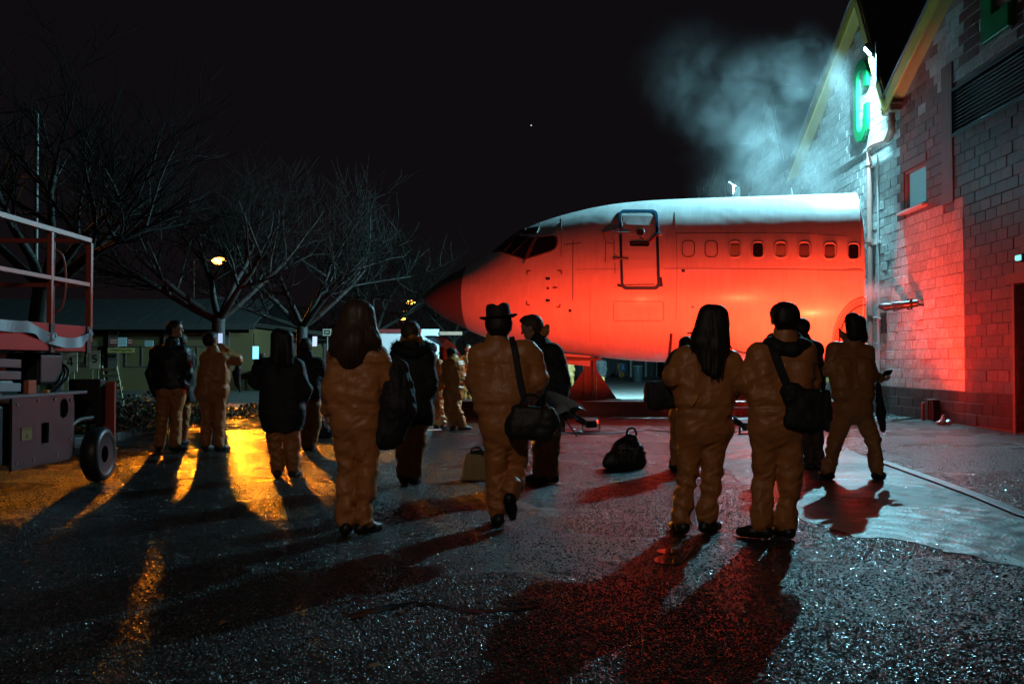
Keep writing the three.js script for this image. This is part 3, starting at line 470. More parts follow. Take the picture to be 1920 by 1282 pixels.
// flight deck windows
{
  const z = (l) => l.map(([a, b]) => [900 + a / 6.41, 400 + b / 6.41]);
  const frames = mat([0.09, 0.07, 0.07], 0.4);
  const S = [z([[286, 470], [452, 277], [560, 282], [655, 291], [540, 550], [410, 508]]), z([[562, 540], [690, 287], [800, 272], [890, 262], [922, 300], [924, 370], [905, 420], [862, 448], [700, 500]]), z([[516, 243], [575, 186], [712, 168], [684, 238]])];
  S.forEach((s) => { const w = pp('cockpit_window', bead(dense(s, 6, true).slice(0, -1), 0.024, 0.006, true), frames); pp('pane', plate(s, 0.010, 8), glass, w); });
  const front = z([[150, 468], [262, 372], [400, 262], [520, 192], [556, 186], [498, 240], [446, 266], [282, 462]]); const ws = pp('windscreen', bead(dense(front, 6, true).slice(0, -1), 0.02, 0.006, true), frames); pp('pane', plate(front, 0.010, 8), glass, ws);
  // the far side of the flight deck, the same windows mirrored about the middle of the aircraft
  const flip = (g) => { const p = g.attributes.position; for (let i = 0; i < p.count; i++) { const v = V3(p.getX(i), p.getY(i), p.getZ(i)), q = v.clone().sub(AO).dot(SIDE); v.addScaledVector(SIDE, -2 * q); p.setXYZ(i, v.x, v.y, v.z); } const a = p.array; for (let i = 0; i < a.length; i += 9) for (let k = 0; k < 3; k++) { const t = a[i + 3 + k]; a[i + 3 + k] = a[i + 6 + k]; a[i + 6 + k] = t; } g.computeVertexNormals(); return g; };
  for (const s of [...S, front]) pp('cockpit_window', flip(plate(s, 0.010, 10)), glass);
  pp('wiper', [bead(z([[395, 490], [470, 420], [600, 300]]), 0.012, 0.03), bead(z([[520, 610], [545, 575], [560, 545]]), 0.012, 0.03)], dark);
}
// seams, hatches, vents and stencil marks
{
  const line = (p, w = 0.014) => pp('seam', strip(dense(p, 8), w, 0.0065), seamMat);
  line([[1074.5, 449], [1074, 506], [1074, 562]], 0.016); line([[1057, 459], [1076, 457], [1091, 455]], 0.016); line([[1052.5, 403], [1052.5, 455], [1052, 482]], 0.01);
  line([[1265, 398], [1268, 436], [1270, 500], [1268, 600]], 0.008); line([[1268, 437.5], [1340, 437], [1400, 436.5]], 0.012); line([[1400, 437], [1500, 437], [1590, 443]], 0.006);
  line([[1245, 503.5], [1330, 503.5], [1400, 504], [1500, 505], [1588, 507]], 0.010); line([[1107, 545], [1106, 600], [1107, 640]], 0.006); line([[1080, 505], [1160, 504]], 0.006);
  pp('hatch', strip(dense(rrect(1150.5, 565, 1244, 601, 4, 3), 8, true), 0.012, 0.0065), seamMat);
  const mark = mat([0.13, 0.02, 0.02], 0.6), m = (l) => l.map(([a, b]) => [900 + a / 6.41, 400 + b / 6.41]);
  for (const c of [[[566, 735], [566, 690], [608, 690]], [[932, 686], [978, 686], [976, 732]], [[560, 1050], [560, 1095], [600, 1102]], [[962, 1085], [962, 1124], [920, 1124]]]) pp('corner_mark', strip(m(c), 0.03, 0.007), mark);
  for (const [x, y] of [[816, 785], [816, 1046]]) pp('static_port', [plate(rrect(900 + x / 6.41 - 4, 400 + y / 6.41 - 2.6, 900 + x / 6.41 + 4, 400 + y / 6.41 + 2.2, 1.6, 3), 0.012, 5)], dark);
  for (const [x, y, r] of [[816, 899, 2.2], [1083, 1167, 2.8]]) pp('pressure_port', plate(rrect(900 + x / 6.41 - r, 400 + y / 6.41 - r, 900 + x / 6.41 + r, 400 + y / 6.41 + r, r * 0.98, 4), 0.012, 5), dark);
  pp('probe_plate', [plate(m([[862, 892], [905, 878], [945, 892], [905, 903]]), 0.012, 5)], mark);
  pp('placard', [plate(rrect(1278.5, 505.5, 1284.5, 510, 1, 2), 0.012, 6)], dark); pp('placard', [plate(rrect(1297, 574, 1301.5, 576.5, 0.6, 2), 0.012, 6)], dark);
  pp('scuff_plate', strip(dense([[1583, 507.5], [1600, 506], [1614, 506.5], [1622, 510]], 5), 0.035, 0.012), mat([0.7, 0.7, 0.7], 0.3, { metalness: 0.6 }));
  pp('beacon', bead([[1009, 420], [1013, 418.5]], 0.03, 0.02), mat([0.8, 0.8, 0.8], 0.2));
  pp('drain_mast', bead([[1254, 672], [1257, 650], [1259, 625]], 0.03, 0.03), mat([0.08, 0.02, 0.02], 0.5));
  pp('belly_strake', strip(dense([[1378, 656], [1392, 660], [1412, 661]], 6), 0.05, 0.02), dark); pp('lower_vent', plate([[1288, 624], [1296, 622], [1298, 624], [1290, 626]], 0.012, 5), dark);
  // blade aerial on the crown and a small stub mast
  const b = onSkin(1381, 367.5).p, s0 = b.clone().sub(AO).dot(AX), bl = [[-0.13, 0], [0.10, 0], [0.10, 0.26], [0.04, 0.29], [-0.02, 0.22]], P = [], th = (h) => lerp(0.028, 0.012, h / 0.29); const q = (s, h, side) => A3(world(s0 + s, 5.285 + h, side * th(h)));
  for (const sd of [1, -1]) for (let i = 1; i < bl.length - 1; i++) { const t = [bl[0], bl[i], bl[i + 1]].map((v) => q(v[0], v[1], sd)); P.push(...t[0], ...(sd > 0 ? t[1] : t[2]), ...(sd > 0 ? t[2] : t[1])); }
  for (let i = 0; i < bl.length; i++) { const a = bl[i], c = bl[(i + 1) % bl.length]; P.push(...q(...a, 1), ...q(...a, -1), ...q(...c, 1), ...q(...c, 1), ...q(...a, -1), ...q(...c, -1)); }
  pp('blade_aerial', tri(P), mat([0.7, 0.72, 0.72], 0.4)); pp('mast', rod(world(0.62, 5.25, 0), world(0.58, 5.5, 0), 0.02, 0.014), mat([0.6, 0.6, 0.6], 0.4));
}
// the recess where the wing root was cut away
{
  const arc = []; for (let i = 0; i <= 14; i++) { const a = lerp(-0.06, 1, i / 14) * Math.PI / 2; arc.push([1624.5 - 62 * Math.cos(a), 646 - 88 * Math.sin(a)]); }
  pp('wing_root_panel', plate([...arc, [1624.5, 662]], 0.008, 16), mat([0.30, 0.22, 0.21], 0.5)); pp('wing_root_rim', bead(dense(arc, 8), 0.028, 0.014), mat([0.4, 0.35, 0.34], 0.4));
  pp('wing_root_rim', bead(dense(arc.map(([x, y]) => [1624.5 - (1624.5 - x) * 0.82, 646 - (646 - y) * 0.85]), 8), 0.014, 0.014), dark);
}
// nose gear bay doors under the belly
{
  const dm = mat([0.55, 0.52, 0.52], 0.4); const a = world(-5.3, 1.52, 0.36), b = world(-4.25, 1.40, 0.36);
  pp('gear_door', [beam(a.clone().setY(1.42), b.clone().setY(1.32), 0.03, 0.26)], dm); pp('gear_door', [beam(world(-5.3, 1.42, -0.36), world(-4.25, 1.32, -0.36), 0.03, 0.26)], dm);
}
// the low plinth and the steel stand that carries the aircraft
{
  const pl = V3(2.7, 0, -24.6), t = thing('plinth', 'long low painted plinth beneath the aircraft nose', 'plinth', pl), P = [];
  const s = new THREE.Shape(); s.moveTo(-4.2, -0.75); s.lineTo(5.4, -0.75); s.quadraticCurveTo(5.9, -0.7, 5.9, 0); s.lineTo(5.9, 0.75); s.lineTo(-4.2, 0.75); s.quadraticCurveTo(-4.9, 0.7, -4.9, 0); s.quadraticCurveTo(-4.9, -0.7, -4.2, -0.75);
  const g = new THREE.ExtrudeGeometry(s, { depth: 0.34, bevelEnabled: true, bevelSize: 0.03, bevelThickness: 0.02, bevelSegments: 2 }); g.rotateX(-Math.PI / 2); part(t, 'slab', g.translate(pl.x, 0, pl.z), mat([0.06, 0.045, 0.045], 0.28, { normalMap: concreteNormal }));
  const x = at(1100, 700, 24.7).x, st = thing('aircraft_stand', 'steel stand with gusset plates under the aircraft nose', 'stand', V3(x, 0.36, -24.7)), red = mat([0.05, 0.016, 0.015], 0.4), z = -24.7;
  part(st, 'post', [box(x - 0.02, 0.86, z, 0.12, 0.98, 0.16), box(x + 0.19, 0.86, z, 0.1, 0.98, 0.16)], red); part(st, 'web', box(x + 0.085, 0.86, z - 0.02, 0.1, 0.96, 0.03), red);
  for (const sd of [-1, 1]) { const h = new THREE.Shape(); h.moveTo(0, 0); h.lineTo(sd * 0.5, 0); h.lineTo(0, 0.72); const gg = new THREE.ExtrudeGeometry(h, { depth: 0.02, bevelEnabled: false }); part(st, 'gusset', gg.translate(x + 0.085 + sd * 0.165, 0.385, z - 0.01), red); }
  part(st, 'foot_plate', box(x + 0.085, 0.375, z, 1.5, 0.03, 0.5), red); part(st, 'saddle', [box(x - 0.3, 1.37, z, 1.3, 0.07, 0.3), box(x - 0.66, 1.1, z, 0.05, 0.5, 0.05)], red);
}
// ---------------------------------------------------------------- lamps
function rect(name, color, k, w, h, from, dir) {
  const l = new THREE.RectAreaLight(color, k, w, h); l.name = name; l.position.copy(from); l.lookAt(from.clone().add(dir)); scene.add(l); return l;
}
function floodlight(name, label, group, p, dir, w, h, color, strength, seen, mount) {
  const d = dir.clone().normalize(), t = thing(name, label, 'floodlight', p, group), face = p.clone();
  const b = new RoundedBoxGeometry(w + 0.08, h + 0.08, 0.12, 2, 0.02), m4 = new THREE.Matrix4().lookAt(V3(), d, V3(0, 1, 0)); b.applyMatrix4(m4); const c = p.clone().addScaledVector(d, -0.07); part(t, 'housing', b.translate(c.x, c.y, c.z), mat([0.03, 0.03, 0.03], 0.4));
  const g = new THREE.BoxGeometry(w, h, 0.01).applyMatrix4(m4); part(t, 'lamp_glass', g.translate(p.x, p.y, p.z), glow([color.r, color.g, color.b], seen));
  if (mount) part(t, 'bracket', mount.map(([a, e]) => rod(a, e, 0.025, 0.025, 8)), mat([0.05, 0.05, 0.05], 0.4));
  rect(name + '_light', color, strength, w, h, p.clone().addScaledVector(d, 0.02), d); return t;
}
{ // the bright lamp on the gable, over the letter C; an added plate, no real lamp part, shades the near wall
  const p = at(1627, 97, 24.9);
  const f = floodlight('gable_floodlight', 'glaring white floodlight on the gable above the green letter C', null, p, V3(-0.75, -0.62, -0.2), 0.24, 0.24, L.white[0], L.white[1], 40, [[p.clone().add(V3(0.05, 0.03, -0.1)), V3(wall.x(25.0) + 0.02, p.y + 0.02, -25.0)]]);
  const fl = new RoundedBoxGeometry(0.012, 1.0, 0.62, 1, 0.004); fl.rotateY(-0.30); part(f, 'added_flap', fl.translate(p.x + 0.07, p.y - 0.44, p.z + 0.36), mat([0.01, 0.01, 0.01], 0.8));
}
{ // the second one farther along the wall, seen over the back of the aircraft
  const p = at(1374, 345, 34);
  floodlight('yard_floodlight', 'small white floodlight glaring just over the back of the aircraft', null, p, V3(-0.5, -0.8, -0.3), 0.28, 0.2, L.white2[0], L.white2[1], 40, [[p.clone().add(V3(0.06, 0.05, -0.12)), p.clone().setY(0).add(V3(0.06, 0, -0.12))], [p.clone().add(V3(0.05, 0.05, -0.1)), p.clone().add(V3(0.05, 0.05, -0.12))]]);
}
// red floods standing on the tarmac and pointing up at the aircraft
for (const [label, x, y, Z, dx, k] of [['small black box floodlight on the tarmac below the aircraft door', 1108, 808, 18.6, 0.0, 0.85], ['larger black floodlight standing on the tarmac behind the long-haired woman', 1403, 800, 17.9, 0.26, 1.4], ['black floodlight standing on the tarmac behind the wide-legged person, turned to the wall', 1561, 798, 20.3, 0.65, 0.8]]) {
  const g = at(x, 700, Z).setY(0.17);
  const f = floodlight('red_floodlight', label, null, g, V3(dx, dx > 0.6 ? 0.6 : 0.26, dx > 0.6 ? -1.2 : -0.96), 0.13, 0.06, L.red[0], L.red[1] * k, 6);
  { // barn doors, unseen and added to trim the red beam
    const d = V3(dx, dx > 0.6 ? 0.6 : 0.26, dx > 0.6 ? -1.2 : -0.96).normalize(), r = d.clone().cross(V3(0, 1, 0)).normalize(), u = r.clone().cross(d), Q = (a, b, c) => g.clone().addScaledVector(r, a).addScaledVector(u, b).addScaledVector(d, c), slab = (p) => { const P = [], e = p.map((v) => A3(v)), n = p[1].clone().sub(p[0]).cross(p[2].clone().sub(p[0])).normalize().multiplyScalar(0.004), f2 = p.map((v) => A3(v.clone().add(n))); P.push(...e[0], ...e[1], ...e[2], ...e[0], ...e[2], ...e[3], ...f2[0], ...f2[2], ...f2[1], ...f2[0], ...f2[3], ...f2[2]); for (let i = 0; i < 4; i++) { const j = (i + 1) % 4; P.push(...e[i], ...f2[i], ...e[j], ...e[j], ...f2[i], ...f2[j]); } return tri(P); }, bm = mat([0.015, 0.015, 0.015], 0.6);
    part(f, 'added_barn_door', slab([Q(-0.11, 0.046, -0.02), Q(0.11, 0.046, -0.02), Q(0.15, dx > 0.6 ? 0.13 : 0.0424, 0.142), Q(-0.15, dx > 0.6 ? 0.13 : 0.0424, 0.142)]), bm); part(f, 'added_barn_door', slab([Q(-0.11, -0.05, -0.02), Q(0.11, -0.05, -0.02), Q(0.15, -0.006, 0.17), Q(-0.15, -0.006, 0.17)]), bm);
    if (dx > 0.6) part(f, 'added_barn_door', slab([Q(0.105, 0.06, -0.02), Q(0.105, -0.06, -0.02), Q(0.21, -0.06, 0.123), Q(0.21, 0.11, 0.123)]), bm);
    part(f, 'added_barn_door', slab([Q(-0.105, -0.06, -0.02), Q(-0.105, 0.06, -0.02), Q(-0.27, 0.09, 0.22), Q(-0.27, -0.05, 0.22)]), bm);
  }
  part(f, 'stand', [box(g.x - 0.16, 0.075, g.z + 0.02, 0.02, 0.15, 0.1), box(g.x + 0.16, 0.075, g.z + 0.02, 0.02, 0.15, 0.1), box(g.x, 0.012, g.z + 0.02, 0.34, 0.016, 0.16)], mat([0.02, 0.02, 0.02], 0.5));
}
// sodium street lamps
function streetLamp(label, head, foot, k, seen, size = 1, to = V3(head.x * 0.6, 0, head.z + 12), beamAngle = 0.14) {
  const t = thing('street_lamp', label, 'street lamp', V3(foot.x, 0, foot.z)), steel = mat([0.10, 0.09, 0.085], 0.5);
  const dx = Math.sign(head.x - foot.x) || 1, topY = head.y + 0.12, a = V3(foot.x, topY, foot.z);
  part(t, 'pole', [rod(V3(foot.x, 0, foot.z), V3(foot.x, 1.2, foot.z), 0.07, 0.07, 12), rod(V3(foot.x, 1.2, foot.z), a, 0.05, 0.035, 12), tube([a.clone().add(V3(0, -0.1, 0)), a.clone().add(V3(0.03 * dx, 0.06, 0)), a.clone().lerp(head, 0.4).setY(head.y + 0.15), head.clone().add(V3(-0.2 * dx, 0.10, 0))], 0.028, 16, 8)], steel);
  part(t, 'lantern', [box(head.x, head.y + 0.10, head.z, 0.62 * size, 0.09, 0.26, 0, 0, 0, 0.035), box(head.x - 0.26 * dx * size, head.y + 0.07, head.z, 0.2 * size, 0.1, 0.16, 0, 0, 0, 0.03)], steel);
  part(t, 'lamp_bowl', new THREE.SphereGeometry(1, 20, 10).scale(0.21 * size, 0.09 * size, 0.13 * size).translate(head.x + 0.05 * dx, head.y + 0.03, head.z), glow([1, 0.40, 0.045], seen));
  const s = new THREE.SpotLight(L.sodium[0], L.sodium[1] * k, 0, beamAngle, 1); s.name = 'street_lamp_light'; s.position.set(head.x + 0.05 * dx, head.y - 0.09 * size, head.z + 0.05); s.target.position.copy(to); scene.add(s, s.target); s.castShadow = true; s.shadow.radius = 14;
  return t;
}
streetLamp('amber street lamp glowing among the bare branches of the middle tree', at(410, 490, 60), at(362, 700, 60.5), 1, 26, 2.3, V3(-6.4, 0, -25), 0.115);
streetLamp('tall street lamp pole beside the red lift, its amber lamp out of sight', at(-90, 225, 21), at(64, 700, 21), 0.01, 6, 1, V3(-6, 3, -16));
streetLamp('elongated amber street lamp far off just left of the aircraft nose', at(768, 567, 62), at(700, 700, 62), 0.1, 10, 1.5);
streetLamp('round amber street lamp far off above the fur-hooded person', at(753, 598, 80), at(733, 700, 80), 0.1, 10, 1.3);
{ // a string of small amber lamps still farther away
  const t = thing('string_of_lamps', 'short row of tiny amber lamps far off below the elongated street lamp', 'lamps', at(764, 584, 95).setY(0));
  const m = glow([1, 0.42, 0.08], 1.2); for (let i = 0; i < 6; i++) { const p = at(757 + i * 3, 583.6, 95); part(t, 'lamp', new THREE.SphereGeometry(0.05 + 0.012 * (i % 3) + (i === 5 ? 0.03 : 0), 10, 8).translate(p.x, p.y, p.z), m); }
  const a = at(752, 583, 95), b = at(776, 583, 95); part(t, 'cable', [rod(a, b, 0.015), rod(a.clone().setY(0), a, 0.05), rod(b.clone().setY(0), b, 0.05)], mat([0.05, 0.05, 0.05], 0.6));
}
{ // a warm lamp post behind the photographer, out of the picture, that lights the backs of the crowd
  const t = thing('yard_lamp', 'warm white yard lamp on a post behind the photographer', 'yard lamp', V3(-1.5, 0, 0.2));
  part(t, 'pole', rod(V3(-1.5, 0, 0.2), V3(-1.5, 4.2, 0.2), 0.06, 0.05, 12), mat([0.1, 0.1, 0.1], 0.5)); part(t, 'lantern', box(-1.5, 4.3, 0.2, 0.5, 0.5, 0.1), mat([0.1, 0.1, 0.1], 0.5));
  part(t, 'lamp_glass', box(-1.5, 4.3, 0.13, 0.4, 0.4, 0.05), glow([1, 0.8, 0.6], 8));
  rect('yard_lamp_light', L.warm[0], L.warm[1] * 18, 0.4, 0.4, V3(-1.5, 4.3, 0.09), V3(0.05, -0.3, -1));
}
{ // small green-white bulkhead lamp by the doorway
  const q = wallPoint(17.95, hAt(483, 17.95), 0.06), t = thing('bulkhead_lamp', 'small cyan bulkhead lamp on the dark wall above the doorway', 'lamp', q);
  part(t, 'lamp_body', boxP(q, 0.08, 0.14, 0.22), mat([0.1, 0.1, 0.1], 0.5)); part(t, 'lamp_glass', box(q.x - 0.05, q.y, q.z, 0.05, 0.10, 0.18, 0, 0, 0, 0.02), glow([0.25, 0.9, 0.85], 1.2));
}
// one bright star over the yard
{ const p = at(996, 235, 620), m = glow([0.8, 0.85, 1], 0.9); const s = shadows(new THREE.Mesh(new THREE.SphereGeometry(0.42, 10, 8), m)); s.name = 'star'; s.position.copy(p); s.userData = { label: 'single white star in the black sky above the aircraft nose', category: 'star' }; scene.add(s); }
// twin spotlights on the painted wall
for (const [label, x0, x1, y] of [['black tubular spotlight on the wall, the one nearer the drain pipe', 1663, 1690, 573], ['black tubular spotlight on the wall, the one farther from the drain pipe', 1688, 1717, 570]]) {
  const u = uAt((x0 + x1) / 2 + 8, 0.3), h = hAt(y, u), blk = mat([0.02, 0.02, 0.022], 0.35), a = wallPoint(u, h, 0.34), t = thing('spotlight', label, 'spotlight', wallPoint(u, h, 0), 'twin wall spotlights');
  const d = V3(-0.80, -0.10, -0.5).normalize(), e = a.clone().addScaledVector(d, 0.26), s = a.clone().addScaledVector(d, -0.18);
  part(t, 'barrel', [rod(s, a.clone().addScaledVector(d, 0.12), 0.085, 0.085, 16), rod(a.clone().addScaledVector(d, 0.12), e, 0.085, 0.105, 16)], blk); part(t, 'visor', rod(e.clone().addScaledVector(d, -0.02), e.clone().addScaledVector(d, 0.12).add(V3(0, 0.05, 0)), 0.10, 0.06, 12), blk);
  part(t, 'yoke', [box(a.x, a.y + 0.115, a.z, 0.05, 0.02, 0.12), box(a.x, a.y - 0.115, a.z, 0.05, 0.02, 0.12), box(a.x, a.y, a.z - 0.1, 0.05, 0.24, 0.015), box(a.x, a.y, a.z + 0.1, 0.05, 0.24, 0.015)], blk); part(t, 'arm', rod(a, wallPoint(u, h - 0.02, 0), 0.03, 0.03, 8), blk);
}
// ---------------------------------------------------------------- scissor lift parked on the left
{
  const t = thing('scissor_lift', 'red scissor lift with guard rails and grey chassis parked by the verge', 'scissor lift', V3(-5.1, 0, -9.2));
  const red = mat([0.40, 0.075, 0.05], 0.38), red2 = mat([0.40, 0.03, 0.03], 0.35), grey = mat([0.08, 0.083, 0.093], 0.34, { bumpMap: blockBump, bumpScale: 0.0012, metalness: 0.85 }), blk = mat([0.012, 0.012, 0.013], 0.5), pale = mat([0.3, 0.3, 0.32], 0.5);
  const X = -4.52, Z1 = -10.62, Z0 = -6.2, XL = -5.9, rail = (y, z0, z1, x, w = 0.05) => beam(V3(x, y, z0), V3(x, y, z1), w, w);
  part(t, 'top_rail', [rail(2.585, Z0, Z1, X, 0.055), beam(V3(X, 2.585, Z1), V3(XL, 2.585, Z1), 0.05, 0.05), rail(2.585, Z0, Z1, XL)], red);
  part(t, 'mid_rail', [rail(2.11, Z0, Z1, X, 0.045), beam(V3(X, 2.11, Z1), V3(XL, 2.11, Z1), 0.045, 0.045), rail(2.11, Z0, Z1, XL, 0.045)], red);
  const post = (x, z, w = 0.05) => part(t, 'post', beam(V3(x, 1.5, z), V3(x, 2.56, z), w, w), red);
  post(X, Z1, 0.06); post(X, -9.72); post(X, -8.1); post(XL, Z1); post(XL, -9.3); post(XL, -7.6);
  part(t, 'gate_bar', [rod(V3(X - 0.08, 1.6, -9.95), V3(X - 0.08, 2.5, -9.95), 0.02), tube([V3(X - 0.08, 2.42, -9.95), V3(X - 0.02, 2.36, -10.03), V3(X - 0.02, 1.85, -10.03), V3(X - 0.08, 1.76, -9.95)], 0.013, 20, 6)], red);
  part(t, 'deck', [box((X + XL) / 2, 1.45, (Z0 + Z1) / 2, X - XL - 0.06, 0.08, Z0 - Z1 - 0.06)], mat([0.12, 0.06, 0.05], 0.5));
  part(t, 'toe_board', [box(X, 1.53, (Z0 + Z1) / 2, 0.04, 0.27, Z0 - Z1), box(XL, 1.53, (Z0 + Z1) / 2, 0.04, 0.27, Z0 - Z1), box((X + XL) / 2, 1.53, Z1, X - XL - 0.05, 0.27, 0.04)], red2);
  for (const z of [-9.72, -10.55]) part(t, 'bracket', box(X + 0.025, 1.52, z, 0.02, 0.29, 0.1), blk);
  // folded scissor arms and covers under the deck
  for (let i = 0; i < 3; i++) { const y = 1.30 - i * 0.11; for (const x of [X - 0.12, XL + 0.12]) part(t, 'scissor_arm', beam(V3(x, y + 0.03, -6.6), V3(x, y - 0.03, -9.35), 0.06, 0.08), i === 2 ? pale : mat([0.16, 0.08, 0.075], 0.5)); }
  part(t, 'cover', [box(-5.2, 1.075, -8.3, 1.15, 0.10, 1.9, 0, 0, 0, 0.03), box(-5.2, 0.99, -8.2, 1.1, 0.07, 1.8, 0, 0, 0, 0.02)], pale);
  part(t, 'pivot_box', box(-4.75, 1.22, -9.9, 0.35, 0.32, 0.5, 0, 0, 0, 0.04), blk); part(t, 'hydraulic_box', box(-5.3, 1.25, -10.1, 0.3, 0.4, 0.4), blk);
  // chassis with its side plate, lamp holes and slot
  part(t, 'chassis', [box(-5.2, 0.62, -8.5, 1.24, 0.56, 3.9, 0, 0, 0, 0.03)], blk);
  const side = new THREE.Shape(); side.moveTo(9.02, 0.30); side.lineTo(10.18, 0.30); side.quadraticCurveTo(10.28, 0.32, 10.28, 0.46); side.lineTo(10.28, 0.955); side.lineTo(9.02, 0.955); side.closePath();
  const hole = (u, h, a, b) => { const p = new THREE.Path(); p.absellipse(u, h, a, b, 0, Math.PI * 2); side.holes.push(p); }; hole(10.06, 0.82, 0.10, 0.10); const sl = new THREE.Path(); sl.moveTo(9.58, 0.50); sl.lineTo(9.74, 0.50); sl.lineTo(9.74, 0.70); sl.lineTo(9.58, 0.70); sl.closePath(); side.holes.push(sl);
  const g = new THREE.ExtrudeGeometry(side, { depth: 0.02, bevelEnabled: true, bevelSize: 0.004, bevelThickness: 0.004, bevelSegments: 1 }); g.applyMatrix4(new THREE.Matrix4().makeBasis(V3(0, 0, -1), V3(0, 1, 0), V3(1, 0, 0)));
  part(t, 'side_plate', g.translate(-4.55, 0, 0), grey); part(t, 'chassis_edge', box(-4.62, 0.97, -9.3, 0.2, 0.03, 2.6), mat([0.14, 0.14, 0.15], 0.4));
  part(t, 'marker_lamp', [box(-4.56, 1.0, -9.75, 0.05, 0.03, 0.06)], mat([0.6, 0.25, 0.04], 0.3)); part(t, 'reflector', box(-4.6, 1.05, -9.5, 0.05, 0.13, 0.16), mat([0.5, 0.1, 0.04], 0.3));
  for (const [x, z] of [[-4.46, -10.75], [-5.94, -10.75], [-4.46, -7.2], [-5.94, -7.2]]) {
    const sgn = x > -5 ? 1 : -1, w = part(t, 'wheel', lathe([[0.09, -0.07], [0.16, -0.09], [0.24, -0.1], [0.285, -0.07], [0.295, 0], [0.285, 0.07], [0.24, 0.1], [0.215, 0.085], [0.19, 0.075], [0.09, 0.07]], 40).rotateZ(-Math.PI / 2 * sgn).translate(x, 0.297, z), mat([0.02, 0.02, 0.021], 0.42));
    part(t, 'rim', [lathe([[0.001, 0.03], [0.05, 0.045], [0.08, 0.03], [0.15, 0.02], [0.185, 0.06], [0.21, 0.075], [0.2, 0.03], [0.16, 0.0]], 36).rotateZ(-Math.PI / 2 * sgn).translate(x, 0.297, z), ...[0, 1, 2, 3, 4].map((k) => new THREE.CylinderGeometry(0.014, 0.014, 0.03, 8).rotateZ(Math.PI / 2).translate(x + sgn * 0.035, 0.297 + 0.115 * Math.sin(k * 1.257), z + 0.115 * Math.cos(k * 1.257)))], mat([0.05, 0.015, 0.018], 0.35, { metalness: 0.2 }), w);
  }
  // bolts, hoses, a warning plate and scraped edges on the near side
  for (const [u, h] of [[9.1, 0.36], [9.1, 0.9], [9.5, 0.92], [9.85, 0.92], [10.2, 0.9], [10.2, 0.5], [9.42, 0.36], [9.9, 0.36]]) part(t, 'bolt', new THREE.CylinderGeometry(0.014, 0.014, 0.016, 6).rotateZ(Math.PI / 2).translate(-4.522, h, -u), mat([0.3, 0.3, 0.3], 0.35, { metalness: 0.8 }));
  for (let i = 0; i < 3; i++) part(t, 'hose', tube([V3(-4.62, 0.98, -9.9 - i * 0.06), V3(-4.56 + 0.02 * i, 1.12 + i * 0.03, -10.05 - i * 0.05), V3(-4.66, 1.3, -10.2), V3(-4.78, 1.36, -9.95 + i * 0.05)], 0.013, 20, 6), blk);
  part(t, 'warning_plate', box(-4.521, 0.62, -9.28, 0.006, 0.12, 0.2), mat([1, 1, 1], 0.5, { map: canvasTex(128, 76, (c, W, H) => { c.fillStyle = '#7d6a1c'; c.fillRect(0, 0, W, H); c.fillStyle = '#14120e'; for (let i = -2; i < 9; i++) { c.beginPath(); c.moveTo(i * 20, 0); c.lineTo(i * 20 + 10, 0); c.lineTo(i * 20 - 8, H * 0.24); c.lineTo(i * 20 - 18, H * 0.24); c.fill(); } c.beginPath(); c.moveTo(W / 2, H * 0.34); c.lineTo(W * 0.64, H * 0.86); c.lineTo(W * 0.36, H * 0.86); c.fill(); }) }));
  part(t, 'control_box', box(-4.72, 0.85, -11.05, 0.36, 0.5, 0.14, 0, 0, 0, 0.015), blk);
  part(t, 'outrigger', [box(-4.46, 0.72, -11.12, 0.06, 0.7, 0.05), box(-4.56, 0.72, -11.16, 0.16, 0.68, 0.03)], red); part(t, 'mudguard', [tube([V3(-4.6, 0.55, -10.25), V3(-4.6, 0.66, -10.5), V3(-4.6, 0.68, -10.9)], 0.03, 12, 6)], blk);
}
{ // a length of printed fabric tape hung along the deck
  const t = thing('barrier_tape', 'slack grey printed tape draped along the red lift deck', 'tape', at(90, 640, 9.7)), xz = (y, x, z) => V3(x, y, z), P = [], pts = [];
  for (const [x, y, z] of [[-60, 604, 8.3], [0, 612, 8.95], [35, 614, 9.25], [62, 628, 9.5], [95, 640, 9.8], [128, 643, 10.1], [150, 640, 10.35], [163, 630, 10.5], [175, 620, 10.58]]) { const p = at(x, y, z); pts.push(V3(-4.475 + 0.012 * Math.sin(x * 0.08), p.y, p.z)); }
  const c = new THREE.CatmullRomCurve3(pts), n = 80; const row = (i) => { const p = c.getPoint(i / n), w = 0.052 * (i > 66 ? lerp(1, 0.45, (i - 66) / 14) : 1), tw = 0.016 * Math.sin(i * 0.35); return [[p.x - tw, p.y + w, p.z], [p.x + tw, p.y - w, p.z]]; };
  for (const o of [0, -0.003]) for (let i = 0; i < n; i++) { const [a, b] = row(i), [d, e] = row(i + 1); for (const v of o ? [a, d, b, b, d, e] : [a, b, d, d, b, e]) P.push(v[0] + o, v[1], v[2]); }
  part(t, 'band', tri(P), mat([0.46, 0.45, 0.5], 0.55)); const q = at(79, 631, 9.68); const lg = (dx) => tube([V3(q.x + 0.02 - dx, q.y + 0.03, q.z + 0.05), V3(-4.45, q.y + 0.028, q.z - 0.02), V3(-4.45, q.y + 0.0, q.z), V3(-4.45, q.y - 0.012, q.z - 0.04), V3(-4.45, q.y - 0.03, q.z + 0.03)].map((v) => V3(-4.445, v.y, v.z)), 0.008, 20, 5);
  part(t, 'printed_emblem', [lg(0)], mat([0.5, 0.75, 0.72], 0.4));
}
